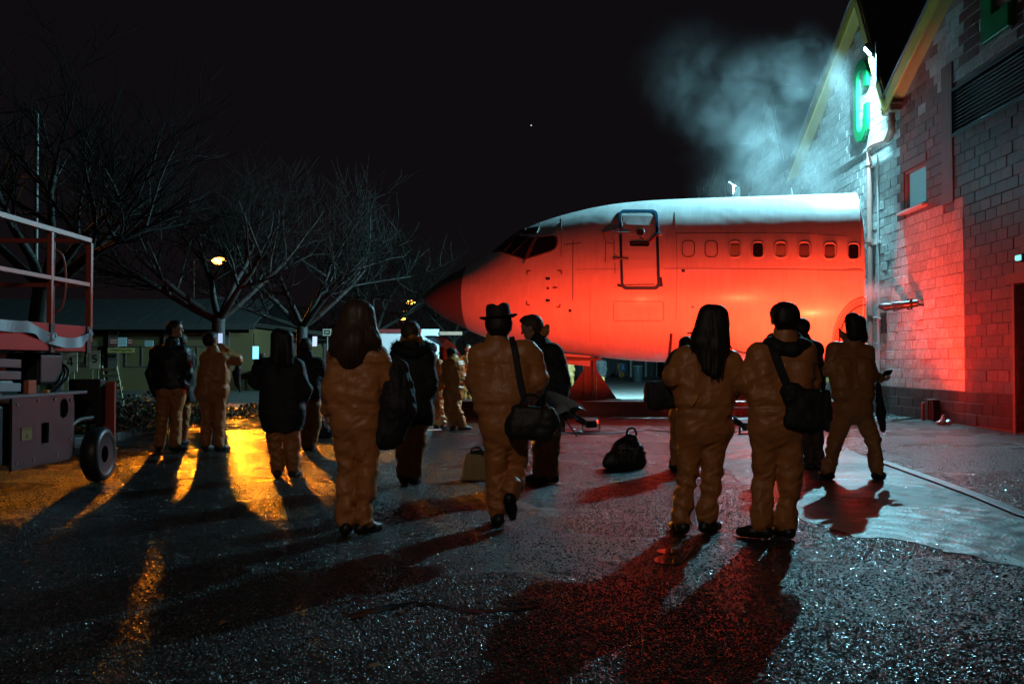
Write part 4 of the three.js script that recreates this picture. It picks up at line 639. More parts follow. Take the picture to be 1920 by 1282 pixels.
// ---------------------------------------------------------------- verge, kerb and planting on the left
const soil = mat([0.035, 0.028, 0.022], 0.9, { normalMap: asphaltNormal });
{
  const edge = px([[-500, 850], [100, 838], [215, 824], [345, 796], [420, 783], [497, 768], [560, 757], [620, 748]]), far = [[-5, -42], [-60, -42], [-60, -10]];
  const g = flat([...edge, ...far], 0.10, 2); struct('verge', g, soil);
  const P = edge.map((p) => V3(p[0], 0.055, p[1])), seg = []; const full = new THREE.CatmullRomCurve3(P, false, 'catmullrom', 0.1).getPoints(44);
  const km = [0.14, 0.17, 0.12].map((v) => mat([v, v, v * 1.02], 0.5, { map: concreteMap })), t = { l: [] };
  const kerbStone = []; for (let i = 0; i < full.length - 1; i++) { const a = full[i], b = full[i + 1].clone().lerp(full[i], 0.015); kerbStone.push([beam(a, b, 0.15, 0.13 + 0.006 * rnd()), km[(rnd() * 3) | 0]]); }
  const k = new THREE.Group(); k.name = 'kerb_left'; k.userData = { kind: 'structure', base: V3() }; scene.add(k); for (const [g2, m] of kerbStone) { const o = part(k, 'kerb_stone', g2, m); }
}
function leafy(p, r, h, n, m, name = 'leaves') {                              // many small pointed leaves on stems
  const L_ = [], S = [];
  for (let i = 0; i < n; i++) {
    const a = rnd() * 6.283, q = Math.sqrt(rnd()) * r, y = h * (0.15 + 0.85 * rnd()) * (1 - 0.5 * (q / r) ** 2), c = V3(p.x + Math.cos(a) * q, p.y + y, p.z + Math.sin(a) * q), l = rr(0.05, 0.11), w = l * 0.28, b = rnd() * 6.283, e = rr(-0.3, 1.1);
    const d = V3(Math.cos(b) * Math.cos(e), Math.sin(e), Math.sin(b) * Math.cos(e)), s = V3(-Math.sin(b), rr(-0.4, 0.4), Math.cos(b)).normalize(), A = c, B = c.clone().addScaledVector(d, l * 0.5).addScaledVector(s, w), C = c.clone().addScaledVector(d, l), D = c.clone().addScaledVector(d, l * 0.5).addScaledVector(s, -w); L_.push(...A3(A), ...A3(B), ...A3(C), ...A3(A), ...A3(C), ...A3(D));
    if (i % 12 === 0) S.push(rod(V3(p.x + Math.cos(a) * q * 0.4, p.y - 0.02, p.z + Math.sin(a) * q * 0.4), c, 0.006, 0.003, 4));
  }
  return [tri(L_), merge(S)];
}
{
  const lm = [mat([0.03, 0.036, 0.015], 0.4), mat([0.04, 0.034, 0.018], 0.45), mat([0.024, 0.034, 0.02], 0.35)], sm = mat([0.05, 0.035, 0.025], 0.7);
  const words = ['low weedy shrub on the verge beside the grey lift chassis', 'tufted shrub on the verge behind the red outrigger', 'small dark shrub on the verge below the number five board', 'spreading shrub on the verge left of the tall man in the dark coat', 'low shrub on the verge behind the tall man in the dark coat', 'shrub on the verge just left of the lamp pole foot', 'shrub between the tall man and the person in the orange suit', 'rounded shrub on the verge below the middle tree trunk', 'sparse shrub on the verge right of the orange-suited photographer', 'shrub on the verge beside the person raising a lit phone'];
  [[120, 16.5], [185, 17], [225, 18], [262, 17.5], [295, 18.5], [352, 19.5], [372, 18.5], [430, 21], [458, 22.5], [490, 24]].forEach(([x, Z], i) => { const p = at(x, 700, Z).setY(0.1), t = thing('verge_shrub', words[i], 'shrub', p, 'shrubs on the verge'); const [a, b] = leafy(p, rr(0.5, 0.85), x > 400 ? 0.2 : rr(0.5, 0.8), 900, lm[i % 3]); part(t, 'leaves', a, lm[i % 3]); part(t, 'stems', b, sm); });
}
// ---------------------------------------------------------------- bare trees
function tree(label, foot, trunkTop, r0, spread, opts) {
  const t = thing('bare_tree', label, 'tree', foot.clone().setY(0), 'bare winter trees'), bark = opts.bark ?? mat([0.014, 0.009, 0.006], 0.7, { bumpMap: blockBump, bumpScale: 0.01 }), twigM = mat([0.012, 0.008, 0.006], 0.7, { specularIntensity: 0.25 }), tr = [], br = [], tw = [];
  const seg = (a, b, ra, rb, list, n) => { const d = b.clone().sub(a), l = d.length(), g = new THREE.CylinderGeometry(rb, ra, l, n, 1, true); g.applyQuaternion(new THREE.Quaternion().setFromUnitVectors(V3(0, 1, 0), d.divideScalar(l))); list.push(g.translate((a.x + b.x) / 2, (a.y + b.y) / 2, (a.z + b.z) / 2)); };
  let n = 0; const queue = [];
  function grow(p, d, r, len, depth) {
    const steps = depth < 2 ? 4 : 3; let q = p.clone(), dir = d.clone();
    for (let i = 0; i < steps; i++) {
      dir.add(V3(rr(-1, 1), rr(-0.6, 1) + opts.lift * (depth > 2 ? 1 : 0.25), rr(-1, 1)).multiplyScalar(depth < 2 ? 0.20 : 0.30)).normalize(); const e = q.clone().addScaledVector(dir, len / steps), ra = lerp(r, r * 0.5, i / steps), rb = lerp(r, r * 0.5, (i + 1) / steps);
      if (!(opts.clear && depth > 1 && opts.clear.distanceToPoint(e) < 0.34)) seg(q, e, ra, rb, depth < 2 ? br : tw, depth < 2 ? 8 : depth < 4 ? 5 : 3); q = e; n++;
      if (depth < opts.depth && i >= (depth ? 0 : 1)) { const kids = depth < 2 ? 2 : 1 + (rnd() < 0.6); for (let k = 0; k < kids; k++) { const s = V3(rr(-1, 1), rr(-0.35, 0.8), rr(-1, 1)).normalize(), nd = dir.clone().multiplyScalar(0.75).addScaledVector(s, 0.8).normalize(); queue.push([q.clone(), nd, Math.max(rb * 0.55, opts.min), len * rr(0.5, 0.8), depth + 1]); } }
    }
  }
  const a = foot.clone().setY(-0.05), mid_ = a.clone().lerp(trunkTop, 0.5).add(V3(rr(-0.06, 0.06), 0, rr(-0.06, 0.06)));
  part(t, 'trunk', [new THREE.TubeGeometry(new THREE.CatmullRomCurve3([a, mid_, trunkTop]), 10, r0, 10, false), rod(a, a.clone().lerp(trunkTop, 0.15), r0 * 1.45, r0 * 1.05, 10), new THREE.SphereGeometry(r0 * 1.05, 10, 8).translate(trunkTop.x, trunkTop.y, trunkTop.z)], bark);
  spread.forEach(([dx, dy, dz, l]) => queue.push([trunkTop.clone(), V3(dx, dy, dz).normalize(), r0 * 0.55, l, 0]));
  for (let i = 0; i < queue.length && n < opts.max; i++) grow(...queue[i]);
  const cr = part(t, 'crown', tw, twigM); part(t, 'limbs', br, bark); return t;
}
{
  tree('leafless spreading tree whose crown holds the amber street lamp', at(408, 700, 26.8), at(409, 602, 26.8), 0.18, [[-1, 0.75, 0.2, 2.7], [-0.5, 1, -0.4, 2.6], [0.25, 1, 0.1, 2.4], [0.9, 0.8, -0.2, 2.5], [-1, 0.35, -0.2, 2.9], [0.6, 0.9, 0.3, 2.3]], { lift: 0.2, depth: 5, max: 5200, min: 0.008, clear: new THREE.Sphere(at(411, 489, 26.5), 0.16) });
  tree('leafless tree with a low forked trunk behind the dark-coated pair', at(566, 700, 31), at(566, 615, 31), 0.17, [[-0.9, 0.8, 0.2, 2.5], [-0.3, 1, -0.4, 2.3], [0.5, 1, 0.2, 2.4], [1, 0.6, -0.2, 2.7], [1, 0.9, 0.5, 2.5], [-1, 0.4, 0.2, 2.2]], { lift: 0.12, depth: 5, max: 5200, min: 0.010 });
  tree('large leafless tree behind the lift with amber glints on its twigs', at(40, 700, 17.5), at(80, 540, 17.5), 0.17, [[0.8, 1, 0.2, 2.1], [0.1, 1, -0.3, 2.3], [-0.8, 1, 0.2, 2.2], [1, 0.7, -0.3, 2.3], [-0.3, 1, 0.5, 2.2], [1, 0.25, 0.1, 2.2]], { lift: 0.3, depth: 5, max: 5200, min: 0.006 });
  tree('leafless tree behind the white lorry left of the aircraft nose', at(700, 700, 52), at(702, 628, 52), 0.22, [[-0.9, 0.8, 0.2, 3], [0.2, 1, -0.4, 3.2], [0.9, 0.7, 0.2, 3], [-0.2, 1, 0.5, 2.8]], { lift: 0.12, depth: 5, max: 3600, min: 0.016 });
  tree('leafless tree far behind under the aircraft nose cone', at(850, 700, 60), at(850, 640, 60), 0.2, [[-0.9, 0.8, 0.2, 2.8], [0.2, 1, -0.4, 2.6], [0.9, 0.7, 0.2, 2.8]], { lift: 0.1, depth: 5, max: 3000, min: 0.018 });
}
{ // hedge in the far dark that closes the yard
  const P = [], m = mat([0.03, 0.027, 0.02], 0.8); for (let i = 0; i < 26000; i++) { const x = rr(-27, 2), y = rr(0, 5.2 + 1.2 * noise(x * 0.3, 1, 2)), z = -78 - rr(0, 3), l = rr(0.12, 0.32), a = rnd() * 6.283, e = rr(-0.6, 1.2); const d = V3(Math.cos(a) * Math.cos(e), Math.sin(e), Math.sin(a) * Math.cos(e)).multiplyScalar(l), s = V3(rr(-1, 1), rr(-1, 1), rr(-1, 1)).normalize().multiplyScalar(l * 0.22), c = V3(x, y, z); P.push(...A3(c.clone().sub(s)), ...A3(c.clone().add(s)), ...A3(c.clone().add(d))); }
  const h = thing('hedge', 'tall dark leafless hedge closing the far side of the yard', 'hedge', V3(-12, 0, -80)); const o = part(h, 'twigs', tri(P), m); o.userData.kind = 'stuff';
}
// ---------------------------------------------------------------- low market buildings on the far left
{
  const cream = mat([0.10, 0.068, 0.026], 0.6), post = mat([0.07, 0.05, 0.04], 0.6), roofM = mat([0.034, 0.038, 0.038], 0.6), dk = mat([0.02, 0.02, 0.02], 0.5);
  const Z = -44, x0 = -28, x1 = -11.5, b = thing('market_hall', 'low yellow market hall with a wide dark grey roof on the left', 'building', V3(-20, 0, Z));
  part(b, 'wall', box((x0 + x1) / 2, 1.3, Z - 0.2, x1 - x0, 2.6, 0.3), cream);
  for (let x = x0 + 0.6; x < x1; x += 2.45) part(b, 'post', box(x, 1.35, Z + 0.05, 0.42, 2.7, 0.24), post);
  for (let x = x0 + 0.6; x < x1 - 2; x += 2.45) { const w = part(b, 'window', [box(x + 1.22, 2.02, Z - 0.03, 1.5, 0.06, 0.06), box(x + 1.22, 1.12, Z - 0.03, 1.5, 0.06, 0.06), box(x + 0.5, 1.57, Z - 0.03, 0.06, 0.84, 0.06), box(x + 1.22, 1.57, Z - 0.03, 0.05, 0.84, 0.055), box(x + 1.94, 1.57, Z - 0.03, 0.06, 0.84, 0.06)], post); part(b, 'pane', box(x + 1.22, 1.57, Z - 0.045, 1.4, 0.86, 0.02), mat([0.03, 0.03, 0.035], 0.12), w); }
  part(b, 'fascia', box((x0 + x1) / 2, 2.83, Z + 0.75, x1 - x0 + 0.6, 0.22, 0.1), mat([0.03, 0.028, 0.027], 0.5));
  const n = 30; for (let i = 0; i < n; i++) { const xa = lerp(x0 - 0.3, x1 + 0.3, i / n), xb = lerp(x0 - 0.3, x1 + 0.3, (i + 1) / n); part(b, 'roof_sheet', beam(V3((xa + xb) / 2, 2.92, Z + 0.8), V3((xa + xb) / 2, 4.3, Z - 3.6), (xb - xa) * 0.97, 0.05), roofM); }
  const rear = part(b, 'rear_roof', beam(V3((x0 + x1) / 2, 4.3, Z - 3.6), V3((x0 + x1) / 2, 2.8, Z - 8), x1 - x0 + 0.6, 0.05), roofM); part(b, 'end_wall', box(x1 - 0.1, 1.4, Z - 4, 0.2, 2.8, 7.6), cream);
  // second hall beyond, with a shallow gable
  const c = thing('second_hall', 'low shed with a shallow brown gable roof beyond the middle tree', 'building', V3(-12.5, 0, -50)), zz = -50;
  part(c, 'wall', box(-12.6, 1.25, zz - 2, 8, 2.5, 4), mat([0.12, 0.09, 0.05], 0.6)); for (let i = 0; i < 5; i++) part(c, 'post', box(-15.9 + i * 1.65, 1.25, zz + 0.06, 0.3, 2.5, 0.14), post);
  part(c, 'roof_slope', beam(V3(-18.2, 3.9, zz - 1.6), V3(-8.2, 2.62, zz - 1.6), 5, 0.08), mat([0.11, 0.085, 0.065], 0.6)); part(c, 'barge_board', beam(V3(-17.2, 3.7, zz + 0.95), V3(-8.2, 2.56, zz + 0.95), 0.06, 0.18), mat([0.03, 0.025, 0.02], 0.6)); part(c, 'eave_board', box(-12.6, 2.45, zz + 0.5, 8.4, 0.12, 0.1), dk);
  for (const x of [-11.4, -9.9]) part(c, 'panel', box(x, 1.35, zz + 0.03, 0.9, 1.5, 0.08), cream);
}
{ // notices and number boards
  const sign = (name, label, x, y, w, h, Z, draw, bg) => { const p = at(x, y, Z), t = thing(name, label, 'sign', p); const W = 256, H = Math.round(256 * h / w); part(t, 'board', boxP(p, w, h, 0.04, 0, 0, 0, 0.004), mat(bg, 0.5)); const g = new THREE.PlaneGeometry(w * 0.98, h * 0.98).translate(p.x, p.y, p.z + 0.0235); part(t, 'print', g, mat([1, 1, 1], 0.5, { map: canvasTex(W, H, draw) })); return [t, p]; };
  for (const [d, x, y, w, h] of [['4', 131, 679, 27, 37], ['5', 177, 674, 20, 34]]) {
    const Z = 30, [t, p] = sign('number_board', d === '4' ? 'pale board with a black figure four on stakes behind the lift' : 'pale board with a black figure five on stakes right of the other number', x, y, w / F * Z, h / F * Z, Z, (c, W, H) => { c.fillStyle = '#b9ad92'; c.fillRect(0, 0, W, H); c.fillStyle = '#141210'; c.font = 'bold ' + H * 0.62 + 'px sans-serif'; c.textAlign = 'center'; c.textBaseline = 'middle'; c.fillText(d, W / 2, H * 0.47); }, [0.4, 0.36, 0.28]);
    part(t, 'stake', [rod(V3(p.x - 0.08, 0.1, p.z - 0.03), V3(p.x - 0.08, p.y, p.z - 0.03), 0.02), rod(V3(p.x + 0.1, 0.1, p.z - 0.03), V3(p.x + 0.1, p.y, p.z - 0.03), 0.02)], mat([0.25, 0.2, 0.13], 0.7));
  }
  const Z = 43.05; const lines = (col, bg, n) => (c, W, H) => { c.fillStyle = bg; c.fillRect(0, 0, W, H); c.fillStyle = col; for (let i = 0; i < n; i++) { let x = W * 0.08; while (x < W * 0.88) { const w = W * rr(0.04, 0.14); c.fillRect(x, H * (0.12 + i * 0.8 / n), w, H * 0.42 / n); x += w + W * 0.04; } } };
  sign('shop_sign', 'red shop sign with two rows of print under the market hall eave', 213, 641, 15 / F * Z, 12 / F * Z, Z, lines('#c8a9a0', '#7a1f17', 2), [0.2, 0.03, 0.02]);
  sign('shop_sign', 'white notice with print between the two red shop signs', 229, 641, 16 / F * Z, 16 / F * Z, Z, lines('#4a5a5e', '#aebcbc', 4), [0.4, 0.45, 0.45]);
  sign('shop_sign', 'narrow red shop sign right of the white notice', 243, 641, 9 / F * Z, 12 / F * Z, Z, lines('#c8a9a0', '#7a1f17', 2), [0.2, 0.03, 0.02]);
  sign('shop_sign', 'grey notice half hidden behind the tall man in the dark coat', 279, 644, 16 / F * Z, 11 / F * Z, Z, lines('#39474b', '#8fa3a6', 3), [0.3, 0.35, 0.35]);
  sign('shop_board', 'yellow stall board with a painted line of script under the notices', 226, 657, 50 / F * Z, 9 / F * Z, Z, (c, W, H) => { c.fillStyle = '#8f7a42'; c.fillRect(0, 0, W, H); c.strokeStyle = '#1a140a'; c.lineWidth = H * 0.16; c.beginPath(); for (let x = W * 0.08; x < W * 0.92; x += W * 0.045) c.quadraticCurveTo(x, H * (0.3 + 0.4 * rnd()), x + W * 0.03, H * (0.3 + 0.4 * rnd())); c.stroke(); }, [0.28, 0.22, 0.09]);
  const [t2, p2] = sign('pole_sign', 'small white sign on a post beside the long-haired woman', 613, 623, 17 / F * 40, 14 / F * 40, 40, (c, W, H) => { c.fillStyle = '#3a3630'; c.fillRect(0, 0, W, H); c.strokeStyle = '#b8ab98'; c.lineWidth = 22; c.strokeRect(24, 24, W - 48, H - 48); c.fillStyle = '#b8ab98'; c.fillRect(W * 0.3, H * 0.42, W * 0.4, H * 0.12); }, [0.1, 0.09, 0.08]); part(t2, 'post', rod(V3(p2.x, 0, p2.z - 0.04), V3(p2.x, p2.y, p2.z - 0.04), 0.03), mat([0.1, 0.1, 0.1], 0.5));
  // timber easel leaning in the planting
  const e = at(207, 705, 26), t3 = thing('easel', 'slatted yellow timber easel leaning on the verge', 'easel', e.clone().setY(0.1)), wood = mat([0.34, 0.26, 0.11], 0.6); for (let i = 0; i < 4; i++) part(t3, 'slat', beam(V3(e.x - 0.22 + i * 0.04, 1.1 - i * 0.16, e.z), V3(e.x + 0.16 + i * 0.05, 1.1 - i * 0.16, e.z), 0.03, 0.08), wood); part(t3, 'leg', rod(V3(e.x - 0.24, 1.2, e.z - 0.02), V3(e.x - 0.02, 0.1, e.z + 0.05), 0.02), wood); part(t3, 'leg', rod(V3(e.x + 0.14, 1.2, e.z - 0.02), V3(e.x + 0.38, 0.1, e.z + 0.05), 0.02), wood);
}
{ // box lorry with its rear door standing open
  const Z = -40, p = V3(-5.6, 0, Z), t = thing('box_lorry', 'pale box lorry with one white rear door swung open', 'lorry', p), body = mat([0.62, 0.55, 0.56], 0.4), dk = mat([0.02, 0.02, 0.02], 0.5);
  const a = at(690, 619, 40), b = at(790, 619, 40); const w = b.x - a.x + 0.9, cx = b.x - w / 2;
  part(t, 'box_body', box(cx, (a.y + 0.75) / 2, Z - 2.4, w, a.y - 0.75, 4.8, 0, 0, 0, 0.03), body); part(t, 'roof_trim', box(cx, a.y - 0.03, Z + 0.03, w + 0.04, 0.14, 0.06), mat([0.2, 0.03, 0.03], 0.4)); part(t, 'rear_frame', box(b.x - 0.12, 1.6, Z + 0.04, 0.2, 1.9, 0.06), mat([0.3, 0.05, 0.05], 0.4));
  const d0 = at(790, 617, 39.6), d1 = at(823, 617, 39.6), dw = d1.x - d0.x, dc = (d0.x + d1.x) / 2, dh = d0.y - 0.85; const door = part(t, 'rear_door', box(dc, 0.85 + dh / 2, -39.6, dw, dh, 0.05, 0, 0, 0, 0.01), mat([0.75, 0.8, 0.8], 0.45)); part(t, 'door_frame', [box(dc, d0.y - 0.05, -39.56, dw, 0.1, 0.04), box(d1.x - 0.05, 0.85 + dh / 2, -39.56, 0.1, dh - 0.2, 0.04), box(d0.x + 0.03, 0.85 + dh / 2, -39.56, 0.06, dh - 0.2, 0.04)], mat([0.15, 0.4, 0.45], 0.4), door);
  part(t, 'tail_bar', box(at(845, 624, 39.6).x, at(845, 625, 39.6).y, -39.6, 42 / F * 40, 0.14, 0.12), mat([0.4, 0.22, 0.16], 0.5)); part(t, 'bumper', box(cx, 0.62, Z + 0.06, w, 0.14, 0.12), dk);
  for (const sx of [-0.42, 0.42]) part(t, 'wheel', new THREE.CylinderGeometry(0.42, 0.42, 0.28, 24).rotateZ(Math.PI / 2).translate(cx + sx * w, 0.42, Z - 0.9), dk); part(t, 'tail_lamp', [box(cx - w / 2 + 0.2, 0.8, Z + 0.08, 0.25, 0.12, 0.05)], mat([0.3, 0.01, 0.01], 0.3));
}
// ---------------------------------------------------------------- beyond the aircraft
{
  const Z = -92, t = thing('board_fence', 'dark vertical board fence seen under the aircraft belly', 'fence', V3(12, 0, Z)), fm = [mat([0.05, 0.05, 0.05], 0.6), mat([0.035, 0.036, 0.038], 0.6), mat([0.06, 0.058, 0.055], 0.6)]; for (let i = 0; i < 60; i++) part(t, 'board', box(2.5 + i * 0.36, 1.15, Z + rr(-0.02, 0.02), 0.34, 2.3 + rr(-0.04, 0.04), 0.04), fm[i % 3]);
  const wm = mat([0.5, 0.55, 0.56], 0.5); for (const x of [1183, 1211, 1232, 1247, 1320]) part(t, 'post', rod(at(x, 700, 90).setY(0), at(x, 655, 90), 0.11, 0.11, 10), wm);
  const s = V3(13.0, 0, -62), sh = thing('evergreen_shrub', 'broad-leaved evergreen shrub in the far yard under the belly', 'shrub', s), P = []; for (let i = 0; i < 420; i++) { const a = rnd() * 6.28, e = rr(0.1, 1.3), l = rr(0.5, 1.1), d = V3(Math.cos(a) * Math.cos(e), Math.sin(e), Math.sin(a) * Math.cos(e)), b0 = V3(s.x + rr(-1.6, 1.6), rr(0, 0.7), s.z + rr(-0.7, 0.7)), sd = V3(-Math.sin(a), 0, Math.cos(a)).multiplyScalar(0.06), m1 = b0.clone().addScaledVector(d, l * 0.55), m2 = b0.clone().addScaledVector(d, l).add(V3(0, -0.22 * l, 0)); P.push(...A3(b0), ...A3(m1.clone().add(sd)), ...A3(m1.clone().sub(sd)), ...A3(m1.clone().sub(sd)), ...A3(m1.clone().add(sd)), ...A3(m2)); }
  part(sh, 'leaves', tri(P), mat([0.05, 0.09, 0.05], 0.3)); part(sh, 'planter', box(s.x - 0.1, 0.2, s.z, 3.4, 0.45, 1.2), mat([0.05, 0.05, 0.05], 0.6));
  const q = at(1196, 698, 66), bin = thing('litter_bin', 'dark litter bin standing beside the evergreen shrub', 'bin', q.clone().setY(0)); part(bin, 'drum', lathe([[0.001, 0], [0.3, 0], [0.36, 1.0], [0.36, 1.06], [0.3, 1.06], [0.28, 0.98], [0.001, 0.95]], 20).translate(q.x, 0, q.z), mat([0.05, 0.08, 0.085], 0.4)); part(bin, 'rim', new THREE.TorusGeometry(0.36, 0.03, 6, 20).rotateX(Math.PI / 2).translate(q.x, 1.05, q.z), mat([0.2, 0.25, 0.25], 0.4));
}
// ---------------------------------------------------------------- smoke: drifting plumes, each built as a stack of thin wavy layers through one 3-D density
// blobs: [x, y, z, rx, ry, weight] in metres; the layers stand side by side through the plume's depth, turned by an angle about the vertical
function plume(label, blobs, lo, hi, depth, turn, layers, opacity, W, H, s, thr) {
  const c = V3((lo[0] + hi[0]) / 2, (lo[1] + hi[1]) / 2, (lo[2] + hi[2]) / 2), t = thing('smoke', label, 'smoke', c); t.userData.kind = 'stuff';
  const right = V3(Math.cos(turn), 0, Math.sin(turn)), back = V3(-Math.sin(turn), 0, Math.cos(turn)), w = (hi[0] - lo[0]) / Math.cos(turn), h = hi[1] - lo[1];
  const density = (p) => { let a = 0; for (const b of blobs) a += b[5] * Math.exp(-(((p.x - b[0]) / b[3]) ** 2 + ((p.y - b[1]) / b[4]) ** 2)); if (a < 0.01) return 0; const q = fbm(p.x * s, p.y * s, p.z * s, 3), n = fbm(p.x * s * 1.9 + q * 2.2, p.y * s * 1.6 + q * 1.5, p.z * s * 1.9 + 7, 5); return a * (0.12 + 0.88 * sstep(thr, thr + 0.32, n)); };
  for (let k = 0; k < layers; k++) {
    const o = (k + 0.5) / layers - 0.5, mid_ = c.clone().addScaledVector(back, o * depth), spot = (u, v) => mid_.clone().addScaledVector(right, (u - 0.5) * w).add(V3(0, (v - 0.5) * h, 0));
    const tx = dataTex(W, H, (i, j) => { const u = i / (W - 1), v = j / (H - 1), e = clamp(Math.min(u, 1 - u, v, 1 - v) * 10, 0, 1); const a = clamp(density(spot(u, v)) * e, 0, 1); return [a, a, a]; }, false, false);
    const P = [], U = [], nx = 14, ny = 10, g = (i, j) => { const u = i / nx, v = j / ny, p = spot(u, v).addScaledVector(back, 0.22 * Math.sin(u * 6 + k) * Math.cos(v * 5 + k * 1.7)); return [A3(p), [u, v]]; };
    for (let i = 0; i < nx; i++) for (let j = 0; j < ny; j++) { const a = g(i, j), b = g(i + 1, j), d = g(i + 1, j + 1), e = g(i, j + 1); for (const v of [a, b, d, a, d, e]) { P.push(...v[0]); U.push(...v[1]); } }
    const m = mat([0.8, 0.8, 0.8], 1, { alphaMap: tx, transparent: true, opacity, transmission: 0.5, thickness: 0, specularIntensity: 0, side: THREE.DoubleSide });
    const y = part(t, 'smoke_layer', tri(P, U), m); y.castShadow = false; y.userData.kind = 'stuff';
  }
}
plume('blue-lit smoke drifting up behind the aircraft crown towards the gable', [
  [7.5, 6.05, 0, 1.1, 0.75, 2.2], [7.0, 7.1, 0, 0.75, 0.7, 1.6], [6.3, 6.4, 0, 0.45, 0.35, 1.0], [8.35, 8.55, 0, 0.85, 0.6, 0.55], [7.65, 9.4, 0, 1.0, 0.55, 0.36], [6.2, 8.7, 0, 0.9, 0.75, 0.55], [4.85, 9.5, 0, 0.8, 0.9, 0.42], [5.9, 7.85, 0, 0.75, 0.6, 0.4], [8.9, 9.6, 0, 0.6, 0.6, 0.12], [8.8, 7.2, 0, 0.6, 0.9, 0.4],
], [2.6, 5.0, -27.6], [10.0, 11.2, -27.6], 2.6, 0.16, 8, 0.034, 160, 128, 0.85, 0.38);
plume('thin pink smoke in front of the drain pipe above the wing root', [[7.5, 2.75, 0, 0.42, 0.2, 0.8], [7.9, 2.85, 0, 0.5, 0.25, 0.35]], [6.6, 2.1, -21.6], [8.6, 3.5, -21.6], 0.9, 0.2, 4, 0.16, 96, 64, 1.4, 0.36);
// ---------------------------------------------------------------- people
// joints are given where the photograph shows them (pixel, pixel, metres towards the camera) and become points at the person's own distance
// crinkled nylon: short creases crossing at random, one metre a tile
const crinkle = dataTex(512, 512, (i, j) => { const u = i / 512, v = j / 512, r = (p, s) => 1 - Math.abs(2 * tnoise(u * p + 0.35 * tnoise(u * 8, v * 8, 8, s + 5), v * p * 1.0, p, s) - 1); const x = 0.5 * r(12, 61) ** 3 + 0.3 * r(26, 62) ** 3 + 0.2 * r(48, 63) ** 2; return [x, x, x]; });
const skinM = mat([0.46, 0.25, 0.17], 0.5), orangeM = mat([0.50, 0.185, 0.055], 0.46, { bumpMap: crinkle, bumpScale: 0.004 }), orangeB = mat([0.58, 0.21, 0.045], 0.38, { bumpMap: crinkle, bumpScale: 0.008 }), blackM = mat([0.014, 0.014, 0.016], 0.72, { bumpMap: crinkle, bumpScale: 0.006 }), navyM = mat([0.012, 0.014, 0.022], 0.5, { bumpMap: crinkle, bumpScale: 0.006 }), hairD = mat([0.012, 0.008, 0.006], 0.6), hairB = mat([0.06, 0.035, 0.018], 0.6), hairL = mat([0.055, 0.03, 0.014], 0.5), shoeM = mat([0.014, 0.013, 0.013], 0.45), whiteShoe = mat([0.5, 0.5, 0.5], 0.5), leather = mat([0.018, 0.017, 0.017], 0.58, { bumpMap: crinkle, bumpScale: 0.003 });
const add = (a, b, k = 1) => [a[0] + b[0] * k, a[1] + b[1] * k, a[2] + b[2] * k], mixp = (a, b, t) => [lerp(a[0], b[0], t), lerp(a[1], b[1], t), lerp(a[2], b[2], t)], subp = (a, b) => [a[0] - b[0], a[1] - b[1], a[2] - b[2]], unit = (a) => { const l = Math.hypot(...a) || 1; return a.map((v) => v / l); }, cross = (a, b) => [a[1] * b[2] - a[2] * b[1], a[2] * b[0] - a[0] * b[2], a[0] * b[1] - a[1] * b[0]], dist = (a, b) => Math.hypot(...subp(a, b));
function handBones(el, wr, inward, s) {                                      // palm, four curled fingers of unequal length, thumb from the side
  const f = unit(subp(wr, el)), n = unit(subp(inward, f.map((v) => v * (inward[0] * f[0] + inward[1] * f[1] + inward[2] * f[2])))), w = cross(f, n).map((v) => v * s), B = [], P = (a, b, c) => add(add(add(wr, f, a), w, b), n, c);
  B.push({ a: P(0.0, -0.012, 0), b: P(0.085, -0.026, 0.005), ra: 0.021, rb: 0.017 }, { a: P(0.0, 0.012, 0), b: P(0.085, 0.026, 0.005), ra: 0.021, rb: 0.016 });
  [[-0.032, 0.036, 0.9], [-0.011, 0.042, 1], [0.011, 0.039, 0.95], [0.031, 0.031, 0.78]].forEach(([y, l, q]) => { const a = P(0.088, y, 0.006), b = P(0.088 + l, y * 1.08, 0.016), c = P(0.088 + l * 1.55, y * 1.05, 0.040), d = P(0.088 + l * 1.6, y, 0.062 * q + 0.004); B.push({ a, b, ra: 0.0098, rb: 0.0092, k: 0.006 }, { a: b, b: c, ra: 0.0092, rb: 0.0085, k: 0.004 }, { a: c, b: d, ra: 0.0085, rb: 0.0075, k: 0.004 }); });
  const t0 = P(0.022, -0.03, 0.01), t1 = P(0.055, -0.056, 0.026), t2 = P(0.085, -0.058, 0.044); B.push({ a: t0, b: t1, ra: 0.0145, rb: 0.011, k: 0.012 }, { a: t1, b: t2, ra: 0.011, rb: 0.0085, k: 0.006 });
  return B;
}
const simplify = (g) => { const n = new THREE.BufferGeometry(); n.setAttribute('position', g.attributes.position); n.setIndex(g.index); n.setAttribute('normal', g.attributes.normal); return n; };
const joinSoft = (l) => mergeGeometries(l.map(simplify));
